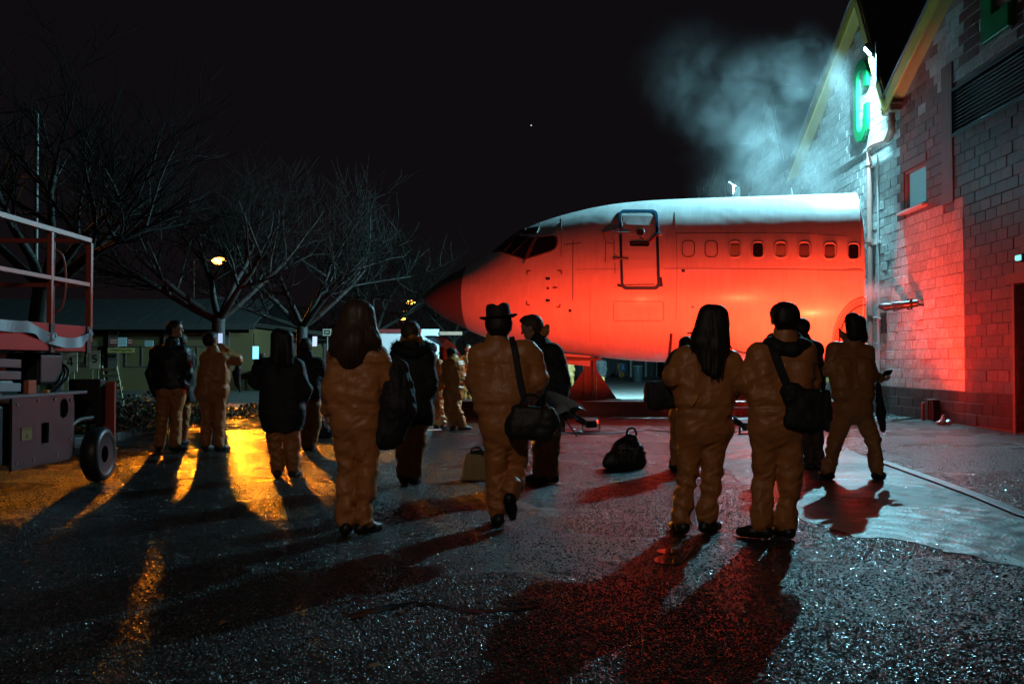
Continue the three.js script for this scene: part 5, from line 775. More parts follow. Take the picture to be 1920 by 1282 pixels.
function person(o) {
  const Z = o.Z ?? depthOf(o.foot), ppm = F / Z, near = Z < 12 ? 0.012 : Z < 21 ? 0.017 : Z < 40 ? 0.026 : 0.04, fine = near * 0.62, T = (p) => (p ? A3(at(p[0], p[1], Z - (p[2] ?? 0))) : p);
  const J = {}; for (const k of ['head', 'neck', 'shL', 'shR', 'elL', 'elR', 'wrL', 'wrR', 'hipL', 'hipR', 'knL', 'knR', 'anL', 'anR']) J[k] = T(o[k]);
  if (!o.liftL) J.anL[1] = 0.095; if (!o.liftR) J.anR[1] = 0.095; if (o.liftR) J.anR[1] = o.liftR;
  const W = o.build ?? 1, f = unit([...(o.face ?? [0, -1])].length === 2 ? [(o.face ?? [0, -1])[0], 0, (o.face ?? [0, -1])[1]] : o.face), bodyF = o.bodyFace ? unit([o.bodyFace[0], 0, o.bodyFace[1]]) : f, look = o.look ? unit(o.look) : f;
  const base = V3((J.anL[0] + J.anR[0]) / 2, 0, (J.anL[2] + J.anR[2]) / 2), t = thing('person', o.label, 'person', base);
  const sm = mixp(J.shL, J.shR, 0.5), hm = mixp(J.hipL, J.hipR, 0.5), chest = add(mixp(sm, hm, 0.28), bodyF, o.stoop ? -0.03 : 0.0), waist = mixp(sm, hm, 0.66);
  const flat_ = Math.abs(bodyF[2]) > Math.abs(bodyF[0]) ? [1, 1, 0.74] : [0.78, 1, 1], shw = dist(J.shL, J.shR) / 2;
  const torso = (g, e) => [{ a: J.shL, b: J.shR, ra: 0.068 * g + e, rb: 0.068 * g + e }, { a: J.neck, b: chest, ra: 0.06 * g + e, rb: Math.max(0.12, shw * 0.72) * g * W + e, s: flat_ }, { a: chest, b: waist, ra: Math.max(0.135, shw * 0.80) * g * W + e, rb: (o.waistR ?? 0.132) * g * W + e, s: flat_ }, { a: waist, b: hm, ra: (o.waistR ?? 0.132) * g * W + e, rb: 0.145 * g * W + e, s: flat_ }, { a: J.hipL, b: J.hipR, ra: 0.098 * g * W + e, rb: 0.098 * g * W + e, s: [1, 1.15, 1] }];
  const arms = (g, e, wrist = 1) => ['L', 'R'].flatMap((s) => [{ a: J['sh' + s], b: J['el' + s], ra: 0.062 * g + e, rb: 0.05 * g + e }, { a: J['el' + s], b: mixp(J['el' + s], J['wr' + s], wrist), ra: 0.05 * g + e, rb: 0.036 * g + e }]);
  const legs = (g, e, cuff = 1) => ['L', 'R'].flatMap((s) => [{ a: J['hip' + s], b: J['kn' + s], ra: 0.088 * g * W + e, rb: 0.06 * g + e }, { a: J['kn' + s], b: mixp(J['kn' + s], J['an' + s], cuff), ra: 0.06 * g + e, rb: 0.047 * g + e }]);
  // head
  const up = unit(o.tilt ?? [0, 1, 0]), hr = unit(cross(look, up)), hu = cross(hr, look), H = (r, u, v) => add(add(add(J.head, hr, r), hu, u), look, v), K = o.headK ?? 1, q = (v) => v * K;
  const headB = [{ a: H(0, q(0.022), q(-0.022)), b: H(0, q(0.026), q(0.02)), ra: q(0.088), rb: q(0.084) }, { a: H(0, q(-0.03), q(0.03)), b: H(0, q(-0.055), q(0.036)), ra: q(0.066), rb: q(0.055) }, { a: H(0, q(-0.085), q(0.052)), b: H(0, q(-0.1), q(0.062)), ra: q(0.036), rb: q(0.026), k: 0.03 }, { a: H(q(-0.035), q(0.012), q(0.078)), b: H(q(0.035), q(0.012), q(0.078)), ra: q(0.016), rb: q(0.016), k: 0.02 }, { a: H(0, q(0.004), q(0.09)), b: H(0, q(-0.032), q(0.112)), ra: q(0.009), rb: q(0.0135), k: 0.012 }, { a: H(q(-0.02), q(-0.066), q(0.086)), b: H(q(0.02), q(-0.066), q(0.086)), ra: q(0.0095), rb: q(0.0095), k: 0.008 }, { a: H(q(-0.018), q(-0.079), q(0.084)), b: H(q(0.018), q(-0.079), q(0.084)), ra: q(0.009), rb: q(0.009), k: 0.008 }];
  for (const s of [-1, 1]) headB.push({ a: H(q(s * 0.082), q(0.012), q(-0.008)), b: H(q(s * 0.086), q(-0.03), q(0.0)), ra: q(0.02), rb: q(0.013), s: [1, 1, 1], k: 0.008 }, { a: H(q(s * 0.03), q(-0.002), q(0.092)), b: H(q(s * 0.036), q(-0.002), q(0.09)), ra: q(0.013), rb: q(0.013), k: 0.012, sub: true });
  headB.push({ a: J.neck, b: H(0, q(-0.07), q(-0.015)), ra: 0.06, rb: 0.052, k: 0.03 });
  const bodyG = [soft([...torso(0.8, 0), ...arms(0.76, 0), ...legs(0.8, 0), { a: J.neck, b: H(0, q(-0.05), q(-0.01)), ra: 0.052, rb: 0.05 }], { cell: Math.max(0.02, near * 1.4) }), soft(headB, { cell: Math.max(0.0055, near * 0.42), k: 0.03 })];
  for (const s of ['L', 'R']) if (o['hand' + s] !== false) bodyG.push(soft(handBones(J['el' + s], J['wr' + s], o['palm' + s] ?? [0, -0.3, -1], s === 'L' ? -1 : 1), { cell: Z < 12 ? 0.0045 : Z < 21 ? 0.006 : 0.012, k: 0.012 }));
  part(t, 'body', joinSoft(bodyG), skinM);
  if (o.eyes) for (const s of [-1, 1]) { const e = H(q(s * 0.032), q(0.001), q(0.083)), w = part(t, 'eye', new THREE.SphereGeometry(q(0.0115), 12, 8).translate(...e), mat([0.7, 0.68, 0.66], 0.2)); part(t, 'iris', new THREE.SphereGeometry(q(0.0062), 10, 8).translate(...add(e, look, q(0.0068))), mat([0.03, 0.02, 0.015], 0.15), w); }
  // cloth folds: crumples that gather at waist, elbows, knees and ankles
  const sd = (o.seed ?? 1) * 13.7, gather = [[waist, 0.14, 1], [J.elL, 0.16, 1], [J.elR, 0.16, 1], [J.knL, 0.2, 0.9], [J.knR, 0.2, 0.9], [J.anL, 0.26, 1.3], [J.anR, 0.26, 1.3], [J.hipL, 0.16, 0.6], [J.hipR, 0.16, 0.6]], amp = (o.folds ?? 1) * (Z > 21 ? 1.6 : 1);
  const folds = (x, y, z) => { let g = 0.35; for (const [p, r, k] of gather) { const d = (x - p[0]) ** 2 + (y - p[1]) ** 2 + (z - p[2]) ** 2; if (d < r * r * 2.5) g += k * Math.exp(-d / (r * r)); } const a = x * 1.2 + y * 0.5, n = ridge(a * 6 + sd, y * 11 + x * 4 + sd, z * 6) * 0.6 + ridge(x * 12 + sd, y * 20 - x * 9, z * 12 + sd) * 0.4; const big = noise(x * 5 + sd, y * 4, z * 5) - 0.5; const drape = ridge(x * 9 + y * 3 + sd, y * 2.2 + sd, z * 9); return -amp * ((n - 0.55) * 0.030 * Math.min(g, 1.5) + (drape - 0.5) * 0.016 + big * 0.014); };
  const yoke = lerp(J.neck[1], waist[1], 0.38), seamY = (x, y, z) => (y > waist[1] && z > chest[2] ? -0.006 * (Math.exp(-(((y - yoke) / 0.009) ** 2)) + (y < yoke ? Math.exp(-(((x - lerp(waist[0], sm[0], (y - waist[1]) / (sm[1] - waist[1]))) / 0.009) ** 2)) : 0)) : 0);
  const waistPinch = (x, y, z) => folds(x, y, z) + (Z < 12 ? seamY(x, y, z) : 0) + (o.top === 'suit' ? 0.016 * Math.exp(-(((y - waist[1] + 0.03) / 0.028) ** 2)) : 0);
  const ex = (l) => (l ?? []).map((b) => ({ a: T(b[0]), b: T(b[1]), ra: b[2], rb: b[3] ?? b[2], s: b[4], k: b[5] }));
  const collar = [{ a: add(J.neck, [0, -0.03, 0]), b: add(J.neck, [0, 0.03, 0]), ra: 0.083, rb: 0.078 }];
  const sewn = (src, name, test, m) => {                                     // a second layer of cloth lying 5 mm over the first
    const g = src.geometry, p = g.attributes.position, nn = g.attributes.normal, ix = g.index, P = [], v = (i) => [p.getX(i) + base.x + nn.getX(i) * 0.005, p.getY(i) + nn.getY(i) * 0.005, p.getZ(i) + base.z + nn.getZ(i) * 0.005];
    for (let i = 0; i < ix.count; i += 3) { const a = ix.getX(i), b = ix.getX(i + 1), c = ix.getX(i + 2), q = [v(a), v(b), v(c)]; if (q.every((w, k) => test(w, nn.getZ([a, b, c][k])))) P.push(...q[0], ...q[1], ...q[2]); }
    if (P.length) { const gg = mergeVertices(tri(P).deleteAttribute('normal').deleteAttribute('uv'), 1e-4); gg.computeVertexNormals(); part(t, name, gg, m); }
  };
  const suitM = o.suitM ?? orangeM, topM = o.topM ?? blackM;
  const legB = (e) => legs(1, e + 0.014, 0.94).concat(['L', 'R'].map((s) => ({ a: add(J['an' + s], [0, 0.09, 0]), b: add(J['an' + s], [0, 0.015, 0]), ra: 0.063, rb: 0.062 })), ex(o.legExtra)), cut = (x, y, z) => 0.045 - y;
  if (o.top === 'suit') { part(t, 'jumpsuit', soft([...torso(1, 0.022), ...arms(1, 0.016, 0.93), ...legB(0.0).map((b) => ({ ...b, k: 0.014 })), ...collar, ...ex(o.extra)], { cell: near * 0.92, k: 0.028, wr: waistPinch, cut }), suitM);
  if (Z < 12) {
    const js = t.children[t.children.length - 1], wy = waist[1] - 0.03;
    for (const h of [J.hipL, J.hipR]) { const cx = h[0] + (h === J.hipL ? -0.015 : 0.015), cy = h[1] + 0.02; sewn(js, 'pocket', (q, nz) => nz > 0.25 && Math.abs(q[0] - cx) < 0.062 && Math.abs(q[1] - cy) < 0.075 - Math.max(0, Math.abs(q[0] - cx) - 0.035) * 0.6, suitM); }
    sewn(js, 'waistband', (q) => Math.abs(q[1] - wy) < 0.024 && Math.abs(q[0] - waist[0]) < 0.2, suitM);
    sewn(js, 'yoke', (q, nz) => nz > 0.1 && q[1] > yoke && q[1] < J.neck[1] - 0.035 && Math.abs(q[0] - sm[0]) < shw * 0.92, suitM);
  } }
  else {
    const hem = T([o.neck[0], o.hem])[1];
    part(t, 'trousers', soft([...torso(0.86, 0).slice(3), ...legB(0)], { cell: near, k: 0.028, wr: folds, cut }), suitM);
    part(t, o.coat ?? 'jacket', soft([...torso(1.08, 0.04), ...arms(1.1, 0.03, 0.94), ...collar, { a: hm, b: add(hm, [0, Math.min(0, hem - hm[1]), 0]), ra: 0.155 * W + 0.035, rb: 0.165 * W + 0.035, s: flat_ }, ...ex(o.extra)], { cell: near, k: 0.035, wr: (x, y, z) => folds(x, y, z) * 0.9, cut: (x, y, z) => hem + 0.012 * Math.sin(x * 31) - y - (dist([x, y, z], J.wrL) < 0.14 || dist([x, y, z], J.wrR) < 0.14 ? 9 : 0) }), topM);
  }
  // shoes
  for (const s of ['L', 'R']) {
    const an = J['an' + s], d = unit([...(o['toe' + s] ?? [bodyF[0] + (s === 'L' ? -0.2 : 0.2), bodyF[2]])]), dy = (s === 'R' && o.liftR) ? (o.toeDown ?? -0.75) : 0, dir = unit([d[0], dy, d[1]]), up_ = unit(cross(cross(dir, [0, 1, 0]), dir)), sl = add(an, up_, -0.068), S = (a, u) => add(add(sl, dir, a), up_, u), fl = (s === 'R' && o.liftR) ? undefined : (x, y, z) => 0.004 - y;
    const shoe = part(t, o.boots ? 'boot' : 'shoe', soft([{ a: S(-0.045, 0.018), b: S(0.07, 0.02), ra: 0.042, rb: 0.044 }, { a: S(0.07, 0.016), b: S(0.155, 0.008), ra: 0.046, rb: 0.036 }, { a: S(-0.02, 0.03), b: add(an, unit(subp(J['kn' + s], an)), o.boots ? 0.15 : 0.04), ra: 0.046, rb: o.boots ? 0.048 : 0.046 }], { cell: Math.max(0.009, near * 0.7), k: 0.03, cut: fl }), o.shoeM ?? shoeM);
    if (o.sole) part(t, 'sole', soft([{ a: S(-0.045, -0.016), b: S(0.15, -0.02), ra: 0.047, rb: 0.043, s: [1, 0.42, 1] }], { cell: 0.009, cut: fl }), o.sole, shoe);
  }
  // hair
  if (o.hair) {
    const hm_ = o.hairM ?? hairD, hs = (x, y, z) => -(0.006 * ridge(x * 34 + sd, y * 6, z * 34) + 0.010 * (noise(x * 12 + sd, y * 7, z * 12) - 0.5));
    const fwd = (x, y, z) => { const p = subp([x, y, z], J.head), u = p[0] * hu[0] + p[1] * hu[1] + p[2] * hu[2], v = p[0] * look[0] + p[1] * look[1] + p[2] * look[2]; return Math.max(v - (0.03 + Math.max(0, u - q(0.03)) * 1.1) * K, o.hair === 'short' ? Math.max(-u - q(0.098) - v * 0.3, Math.min(q(0.012) - u, v + q(0.035))) : -9); };
    const cap = [{ a: H(0, q(0.024), q(-0.026)), b: H(0, q(0.034), q(0.02)), ra: q(0.099 + (o.hairVol ?? 0)), rb: q(0.093 + (o.hairVol ?? 0)) }, { a: H(0, q(-0.03), q(-0.045)), b: H(0, q(-0.05), q(-0.045)), ra: q(0.078), rb: q(0.06) }];
    part(t, 'hair', joinSoft([soft(cap, { cell: Math.max(0.008, fine), wr: hs, cut: fwd }), ...(o.locks ? [soft(ex(o.locks), { cell: Math.max(0.008, fine), k: 0.03, wr: hs })] : [])]), hm_);
    if (o.locks && near < 0.02) { // single hairs lying over the mass
      const S = []; for (const l of o.locks) for (let k = 0; k < 16; k++) { const a = T(l[0]), b = T(l[1]), th = rr(-1.2, 1.2), u = [Math.sin(th), 0, Math.cos(th)], ra = l[2] * rr(0.96, 1.05), rb = (l[3] ?? l[2]) * rr(0.95, 1.15), p0 = add(a, u, ra), p2 = add(add(b, u, rb), [rr(-0.02, 0.02), rr(-0.07, -0.01), rr(0, 0.02)]), p1 = add(mixp(p0, p2, 0.5), [rr(-0.012, 0.012), 0, rr(0.0, 0.014)]); S.push(tube([p0, p1, p2].map((v) => V3(...v)), 0.0022, 8, 4)); }
      const hh = part(t, 'hairs', merge(S), hm_); hh.userData.kind = 'stuff';
    }
    if (o.strands) part(t, 'hair_strand', merge(o.strands.map((l) => tube(l.map((p) => V3(...T(p))), 0.005, 20, 5))), hm_);
  }
  o.more?.(t, J, T, H, { near, fine, folds, f, ppm, hu, hr, look });
  return { t, J, T };
}
const strap = (t, name, pts, w, m, th = 0.008) => {                          // a flat belt through points
  const c = new THREE.CatmullRomCurve3(pts.map((p) => V3(...p))), n = 40, P = [], fr = c.computeFrenetFrames(n); const row = (i) => { const p = c.getPoint(i / n), tan = fr.tangents[i], s = V3(0, 0, 1).cross(tan).normalize().multiplyScalar(w / 2), u = tan.clone().cross(s).normalize().multiplyScalar(th / 2); return [p.clone().add(s).add(u), p.clone().sub(s).add(u), p.clone().sub(s).sub(u), p.clone().add(s).sub(u)].map(A3); };
  for (let i = 0; i < n; i++) { const a = row(i), b = row(i + 1); for (let k = 0; k < 4; k++) { const l = (k + 1) % 4; P.push(...a[k], ...a[l], ...b[l], ...a[k], ...b[l], ...b[k]); } } return part(t, name, tri(P), m);
};
const crumple = (s, a) => (x, y, z) => a * ((noise(x * 11 + s, y * 9, z * 11) - 0.5) * 1.4 + (ridge(x * 19, y * 16 + s, z * 19) - 0.6) * 0.8);
function bagThing(name, label, category, Z, bones, m, o = {}) { const T = (p) => A3(at(p[0], p[1], Z - (p[2] ?? 0))), B = bones.map((b) => b.c ? { ...b, c: T(b.c) } : { a: T(b[0]), b: T(b[1]), ra: b[2], rb: b[3] ?? b[2], s: b[4] }); const c = B[0].c ?? B[0].a, t = thing(name, label, category, V3(c[0], c[1], c[2]), o.group); part(t, o.part ?? 'pouch', soft(B, { cell: o.cell ?? 0.012, k: o.k ?? 0.05, wr: crumple(o.seed ?? 3, o.amp ?? 0.016), cut: o.cut }), m); return { t, T }; }
function phone(label, p, n, m) { const t = thing('phone', label, 'phone', p), d = n.clone().normalize(), q = new THREE.Quaternion().setFromUnitVectors(V3(0, 0, 1), d), g = new RoundedBoxGeometry(0.074, 0.15, 0.009, 2, 0.004).applyQuaternion(q), s = new THREE.BoxGeometry(0.066, 0.138, 0.002).applyQuaternion(q); part(t, 'case', g.translate(p.x, p.y, p.z), blackM); const e = p.clone().addScaledVector(d, 0.0062); part(t, 'screen', s.translate(e.x, e.y, e.z), m); return t; }

// ---- the front row
person({ label: 'person with long fair hair in an orange jumpsuit, dark coat over the right arm', foot: 1000, seed: 1, top: 'suit', waistR: 0.15,
  head: [673, 592], neck: [669, 634], shL: [636, 668, 0.02], shR: [706, 668, 0.02], elL: [622, 727, 0.02], wrL: [614, 770, -0.10], elR: [731, 712, -0.02], wrR: [729, 745, -0.22], hipL: [650, 792], hipR: [683, 792], knL: [651, 884, -0.03], knR: [690, 886], anL: [648, 968], anR: [682, 972], toeR: [0.55, -0.8], toeL: [-0.2, -1], sole: whiteShoe, palmL: [1, 0, 0],
  extra: [[[637, 715, 0.02], [632, 756, 0.02], 0.10, 0.09], [[690, 715, 0.02], [694, 756, 0.02], 0.10, 0.09]],
  hair: 'long', hairM: hairL, hairVol: -0.004, locks: [[[668, 590, 0.04], [662, 645, 0.11], 0.082, 0.105, undefined, 0.06], [[662, 640, 0.12], [655, 668, 0.13], 0.10, 0.085, undefined, 0.06], [[664, 585, 0.05], [640, 640, 0.09], 0.085, 0.075, undefined, 0.06], [[640, 640, 0.09], [630, 656, 0.09], 0.07, 0.05, undefined, 0.06], [[684, 588, 0.04], [694, 636, 0.08], 0.07, 0.065, undefined, 0.06], [[694, 636, 0.08], [712, 660, 0.05], 0.06, 0.03, undefined, 0.05]] });
bagThing('coat_bundle', 'bundled dark coat and rucksack hanging on the fair-haired person\'s right arm', 'coat', 7.5, [[[738, 700, 0], [742, 760, 0], 0.10, 0.14], [[742, 760, 0], [730, 812, 0], 0.13, 0.12], [[724, 765, 0], [720, 828, 0.02], 0.07, 0.055], [[752, 690, 0], [768, 768, 0], 0.05, 0.06]], blackM, { seed: 4, amp: 0.022, part: 'cloth' });

person({ label: 'person in a trilby hat and orange jumpsuit walking with a holdall', foot: 983, seed: 2, top: 'suit', waistR: 0.155, build: 1.08,
  head: [935, 612], neck: [932, 640], shL: [901, 664, 0.0], shR: [986, 660, 0.0], elL: [892, 716, -0.03], wrL: [902, 752, -0.26], elR: [1008, 715, 0.02], wrR: [990, 760, -0.2], hipL: [929, 798], hipR: [966, 798], knL: [931, 882, -0.04], knR: [967, 880, -0.12], anL: [934, 950], anR: [958, 942, 0.16], liftR: 0.24, toeDown: -1.1,
  extra: [[[912, 690, 0.02], [910, 755, 0.02], 0.11, 0.10], [[968, 690, 0.03], [962, 755, 0.02], 0.12, 0.10], [[1004, 668, 0], [1012, 708, 0], 0.055, 0.06]], hair: 'short', hairM: hairD, hairVol: 0.008,
  more(t, J, T, H) {                                                        // pinched-crown hat with a dipped brim
    const c = H(0.0, 0.068, -0.005), g = lathe([[0.001, 0.118], [0.045, 0.12], [0.083, 0.112], [0.094, 0.09], [0.099, 0.03], [0.103, 0.0], [0.150, -0.004], [0.152, -0.009], [0.102, -0.008], [0.001, -0.004]], 40), p = g.attributes.position;
    for (let i = 0; i < p.count; i++) { let x = p.getX(i), y = p.getY(i), z = p.getZ(i); const r = Math.hypot(x, z); if (r > 0.11) y += 0.022 * (x / r) ** 2 * (r - 0.1) / 0.05 + 0.012 * (z / r) * (r - 0.1) / 0.05; if (y > 0.06) y -= 0.022 * Math.exp(-((x / 0.028) ** 2)) * (y - 0.06) / 0.06; p.setXYZ(i, x, y, z * 1.1); } g.computeVertexNormals();
    g.rotateZ(0.10); const hat = part(t, 'hat', g.translate(...c), mat([0.016, 0.014, 0.014], 0.75)); part(t, 'hat_band', new THREE.CylinderGeometry(0.1005, 0.1035, 0.028, 32, 1, true).scale(1, 1, 1.1).rotateZ(0.10).translate(c[0], c[1] + 0.017, c[2]), mat([0.008, 0.008, 0.008], 0.4), hat);
    strap(t, 'shoulder_strap', [[959, 632, 0.10], [964, 655, 0.185], [970, 690, 0.20], [976, 725, 0.20], [985, 757, 0.20]].map(T), 0.045, blackM);
  } });
{ const b = bagThing('holdall', 'bulging dark holdall slung at the hip of the person in the hat', 'bag', 7.72, [{ c: [998, 792, 0.1], h: [0.165, 0.13, 0.09], r: 0.045, rz: -0.08 }, [[968, 800, 0.1], [1028, 792, 0.1], 0.10, 0.085]], leather, { seed: 6, amp: 0.014 }); part(b.t, 'handle', tube([[972, 770, 0.17], [985, 742, 0.19], [1006, 742, 0.19], [1020, 768, 0.17]].map((p) => V3(...b.T(p))), 0.012, 24, 6), blackM); part(b.t, 'side_trim', tube([[1024, 756, 0.17], [1036, 778, 0.17], [1034, 808, 0.17]].map((p) => V3(...b.T(p))), 0.008, 16, 5), mat([0.2, 0.2, 0.2], 0.4)); }
{ // cream shopper on the ground to the left of the hat wearer
  const p = onGround(893, 899), b = V3(p.x, 0, p.z), t = thing('tote_bag', 'cream canvas tote bag standing on the tarmac left of the hat wearer', 'bag', b), m = mat([0.42, 0.29, 0.13], 0.6), P = []; const w0 = 0.155, w1 = 0.12, h = 0.285, d0 = 0.07, d1 = 0.05, c = [[-w0, 0.004, d0], [w0, 0.004, d0], [w0, 0.004, -d0], [-w0, 0.004, -d0]], k = [[-w1, h, d1], [w1, h * 0.97, d1], [w1, h * 0.97, -d1], [-w1, h, -d1]];
  const N = 10; for (let s = 0; s < 4; s++) for (let i = 0; i < N; i++) for (let j = 0; j < N; j++) { const q = (u, v) => { const a = mixp(c[s], c[(s + 1) % 4], u), e = mixp(k[s], k[(s + 1) % 4], u), r = mixp(a, e, v), n = 0.018 * (noise(r[0] * 14 + s, r[1] * 10, r[2] * 14) - 0.5) + 0.02 * Math.sin(u * Math.PI) * Math.sin(v * Math.PI); const o = [[0, 0, 1], [1, 0, 0], [0, 0, -1], [-1, 0, 0]][s]; return [r[0] + o[0] * n + b.x, r[1], r[2] + o[2] * n + b.z]; }, A = q(i / N, j / N), B = q((i + 1) / N, j / N), C = q((i + 1) / N, (j + 1) / N), D = q(i / N, (j + 1) / N); P.push(...A, ...B, ...C, ...A, ...C, ...D); }
  part(t, 'canvas', tri(P), m); for (const s of [1, -1]) part(t, 'handle', tube([[-0.06, h, d1 * s], [-0.05, h + 0.05, d1 * s], [0.02, h + 0.07, d1 * s * 0.6], [0.06, h + 0.03, d1 * s], [0.065, h - 0.03, d1 * s]].map((v) => V3(v[0] + b.x, v[1], v[2] + b.z)), 0.009, 20, 6), blackM); part(t, 'scarf', soft([{ a: [b.x - 0.02, h, b.z], b: [b.x + 0.07, h + 0.01, b.z], ra: 0.035, rb: 0.04 }], { cell: 0.012, wr: crumple(2, 0.01) }), blackM);
}
person({ label: 'person with long dark locks in an orange jumpsuit, rolled left cuff', foot: 998, seed: 3, top: 'suit', waistR: 0.165, build: 1.08, boots: true,
  head: [1339, 613], neck: [1337, 646], shL: [1288, 672, 0.02], shR: [1366, 680, 0.02], elL: [1264, 708, 0.04], wrL: [1282, 742, -0.18], elR: [1376, 724, 0.02], wrR: [1366, 752, -0.22], hipL: [1301, 800], hipR: [1343, 800], knL: [1290, 880, -0.03], knR: [1336, 880], anL: [1278, 958], anR: [1326, 965], toeL: [-0.25, -1], toeR: [0.65, -0.75],
  extra: [[[1300, 700, 0.03], [1296, 758, 0.03], 0.12, 0.12], [[1345, 705, 0.03], [1348, 758, 0.03], 0.12, 0.12], [[1276, 676, 0.02], [1262, 704, 0.04], 0.06, 0.066]],
  hair: 'long', hairM: hairD, hairVol: 0.006, locks: [[[1330, 590, 0.05], [1318, 640, 0.09], 0.075, 0.085], [[1346, 592, 0.05], [1344, 650, 0.10], 0.08, 0.095], [[1322, 640, 0.09], [1325, 690, 0.12], 0.085, 0.05], [[1344, 645, 0.1], [1340, 700, 0.13], 0.075, 0.05], [[1312, 632, 0.07], [1306, 656, 0.09], 0.055, 0.04]],
  strands: [[[1357, 612, 0.05], [1362, 630, 0.06], [1366, 645, 0.05], [1371, 662, 0.03]], [[1356, 608, 0.04], [1363, 618, 0.05], [1363, 634, 0.05], [1373, 655, 0.02]], [[1358, 640, 0.07], [1360, 665, 0.08], [1352, 700, 0.12]], [[1330, 680, 0.14], [1334, 705, 0.15], [1331, 722, 0.15]], [[1345, 685, 0.15], [1343, 708, 0.15], [1347, 720, 0.15]]],
  more(t, J, T) { const a = mixp(J.elL, J.wrL, 0.62), d = unit(subp(J.wrL, J.elL)); part(t, 'cuff', rod(V3(...add(a, d, -0.012)), V3(...add(a, d, 0.012)), 0.066, 0.062, 20), mat([0.45, 0.42, 0.5], 0.5)); strap(t, 'belt_flap', [[1296, 760, 0.17], [1303, 750, 0.175], [1307, 740, 0.17]].map(T), 0.02, mat([0.75, 0.36, 0.08], 0.3)); } });
{ const b = bagThing('shoulder_bag', 'large soft black shoulder bag beside the person with long dark locks', 'bag', 7.7, [{ c: [1243, 740, -0.02], h: [0.125, 0.11, 0.07], r: 0.03, rz: 0.12 }, [[1228, 748, -0.02], [1262, 742, -0.02], 0.08, 0.085]], blackM, { seed: 8, amp: 0.018 }); strap(b.t, 'strap', [[1248, 718, 0], [1252, 690, 0.02], [1262, 664, 0.05], [1276, 655, 0.02]].map(b.T), 0.04, blackM); }
person({ label: 'person with cropped hair, black scarf and watch, messenger bag across the back', foot: 1008, seed: 4, top: 'suit', waistR: 0.16, build: 1.1,
  head: [1471, 598], neck: [1472, 634], shL: [1426, 664, 0.0], shR: [1508, 660, 0.0], elL: [1400, 718, 0.02], wrL: [1412, 742, -0.16], elR: [1520, 718, -0.04], wrR: [1502, 752, -0.24], hipL: [1437, 800], hipR: [1478, 800], knL: [1431, 888, -0.03], knR: [1482, 890], anL: [1428, 972], anR: [1474, 985], toeL: [-0.85, -0.5], toeR: [-0.35, -0.9],
  extra: [[[1432, 690, 0.02], [1428, 765, 0.02], 0.11, 0.10], [[1498, 690, 0.02], [1492, 765, 0.02], 0.11, 0.10]], hair: 'short', hairM: hairD, hairVol: 0.003,
  more(t, J, T) {
    part(t, 'scarf', soft([[1446, 644, 0.03], [1462, 652, 0.09], [1486, 655, 0.10], [1506, 648, 0.04], [1490, 634, -0.06], [1455, 636, -0.06]].map((p, i, l) => ({ a: T(p), b: T(l[(i + 1) % 6]), ra: 0.05, rb: 0.05, s: [1, 0.9, 1] })), { cell: 0.012, wr: crumple(5, 0.012) }), blackM);
    strap(t, 'shoulder_strap', [[1447, 645, 0.09], [1453, 662, 0.165], [1463, 690, 0.19], [1476, 722, 0.19]].map(T), 0.06, blackM);
    const d = unit(subp(J.wrL, J.elL)); part(t, 'watch', [rod(V3(...add(J.wrL, d, -0.01)), V3(...add(J.wrL, d, 0.014)), 0.034, 0.033, 18), box(...add(J.wrL, [0.0, 0.01, 0.034]), 0.03, 0.03, 0.012)], mat([0.8, 0.55, 0.2], 0.2, { metalness: 0.9 }));
  } });
bagThing('messenger_bag', 'big limp black messenger bag on the right hip of the scarf wearer', 'bag', 7.25, [{ c: [1506, 766, 0.12], h: [0.125, 0.15, 0.06], r: 0.03, rz: -0.1 }, [[1482, 735, 0.13], [1522, 790, 0.1], 0.07, 0.075]], blackM, { seed: 9, amp: 0.02 });
person({ label: 'person with a dark bob and turned-up collar standing wide-legged with a phone', foot: 898, seed: 5, top: 'suit', waistR: 0.165, build: 1.06, boots: true,
  head: [1604, 611], neck: [1602, 640], shL: [1566, 656, 0.0], shR: [1624, 660, 0.0], elL: [1556, 694, 0.02], wrL: [1572, 708, -0.25], elR: [1634, 702, 0.0], wrR: [1651, 709, -0.12], hipL: [1586, 765], hipR: [1616, 765], knL: [1568, 828, -0.06], knR: [1638, 830, -0.02], anL: [1554, 878], anR: [1645, 880], toeL: [-0.3, -1], toeR: [0.7, -0.7], palmR: [0, 1, 0],
  extra: [[[1580, 690, 0.02], [1580, 735, 0.02], 0.13, 0.13], [[1616, 690, 0.02], [1618, 735, 0.02], 0.13, 0.13], [[1592, 640, 0.0], [1580, 628, 0.02], 0.04, 0.028], [[1580, 628, 0.02], [1574, 617, 0.02], 0.026, 0.01]],
  hair: 'long', hairM: hairD, hairVol: 0.006, locks: [[[1600, 600, 0.03], [1602, 628, 0.05], 0.085, 0.075], [[1613, 602, 0.0], [1618, 634, 0.0], 0.06, 0.055]] });
phone('dark phone held out by the wide-legged person near the painted wall', at(1665, 699, 11.02), V3(-0.5, 0.55, -0.65), glow([0.2, 0.25, 0.3], 0.15));
bagThing('black_jacket', 'black jacket tied at the right hip of the wide-legged person', 'jacket', 10.85, [[[1647, 722, 0.02], [1653, 775, 0.0], 0.035, 0.045], [[1652, 770, 0], [1656, 806, 0.0], 0.045, 0.03]], blackM, { seed: 11, part: 'cloth' });
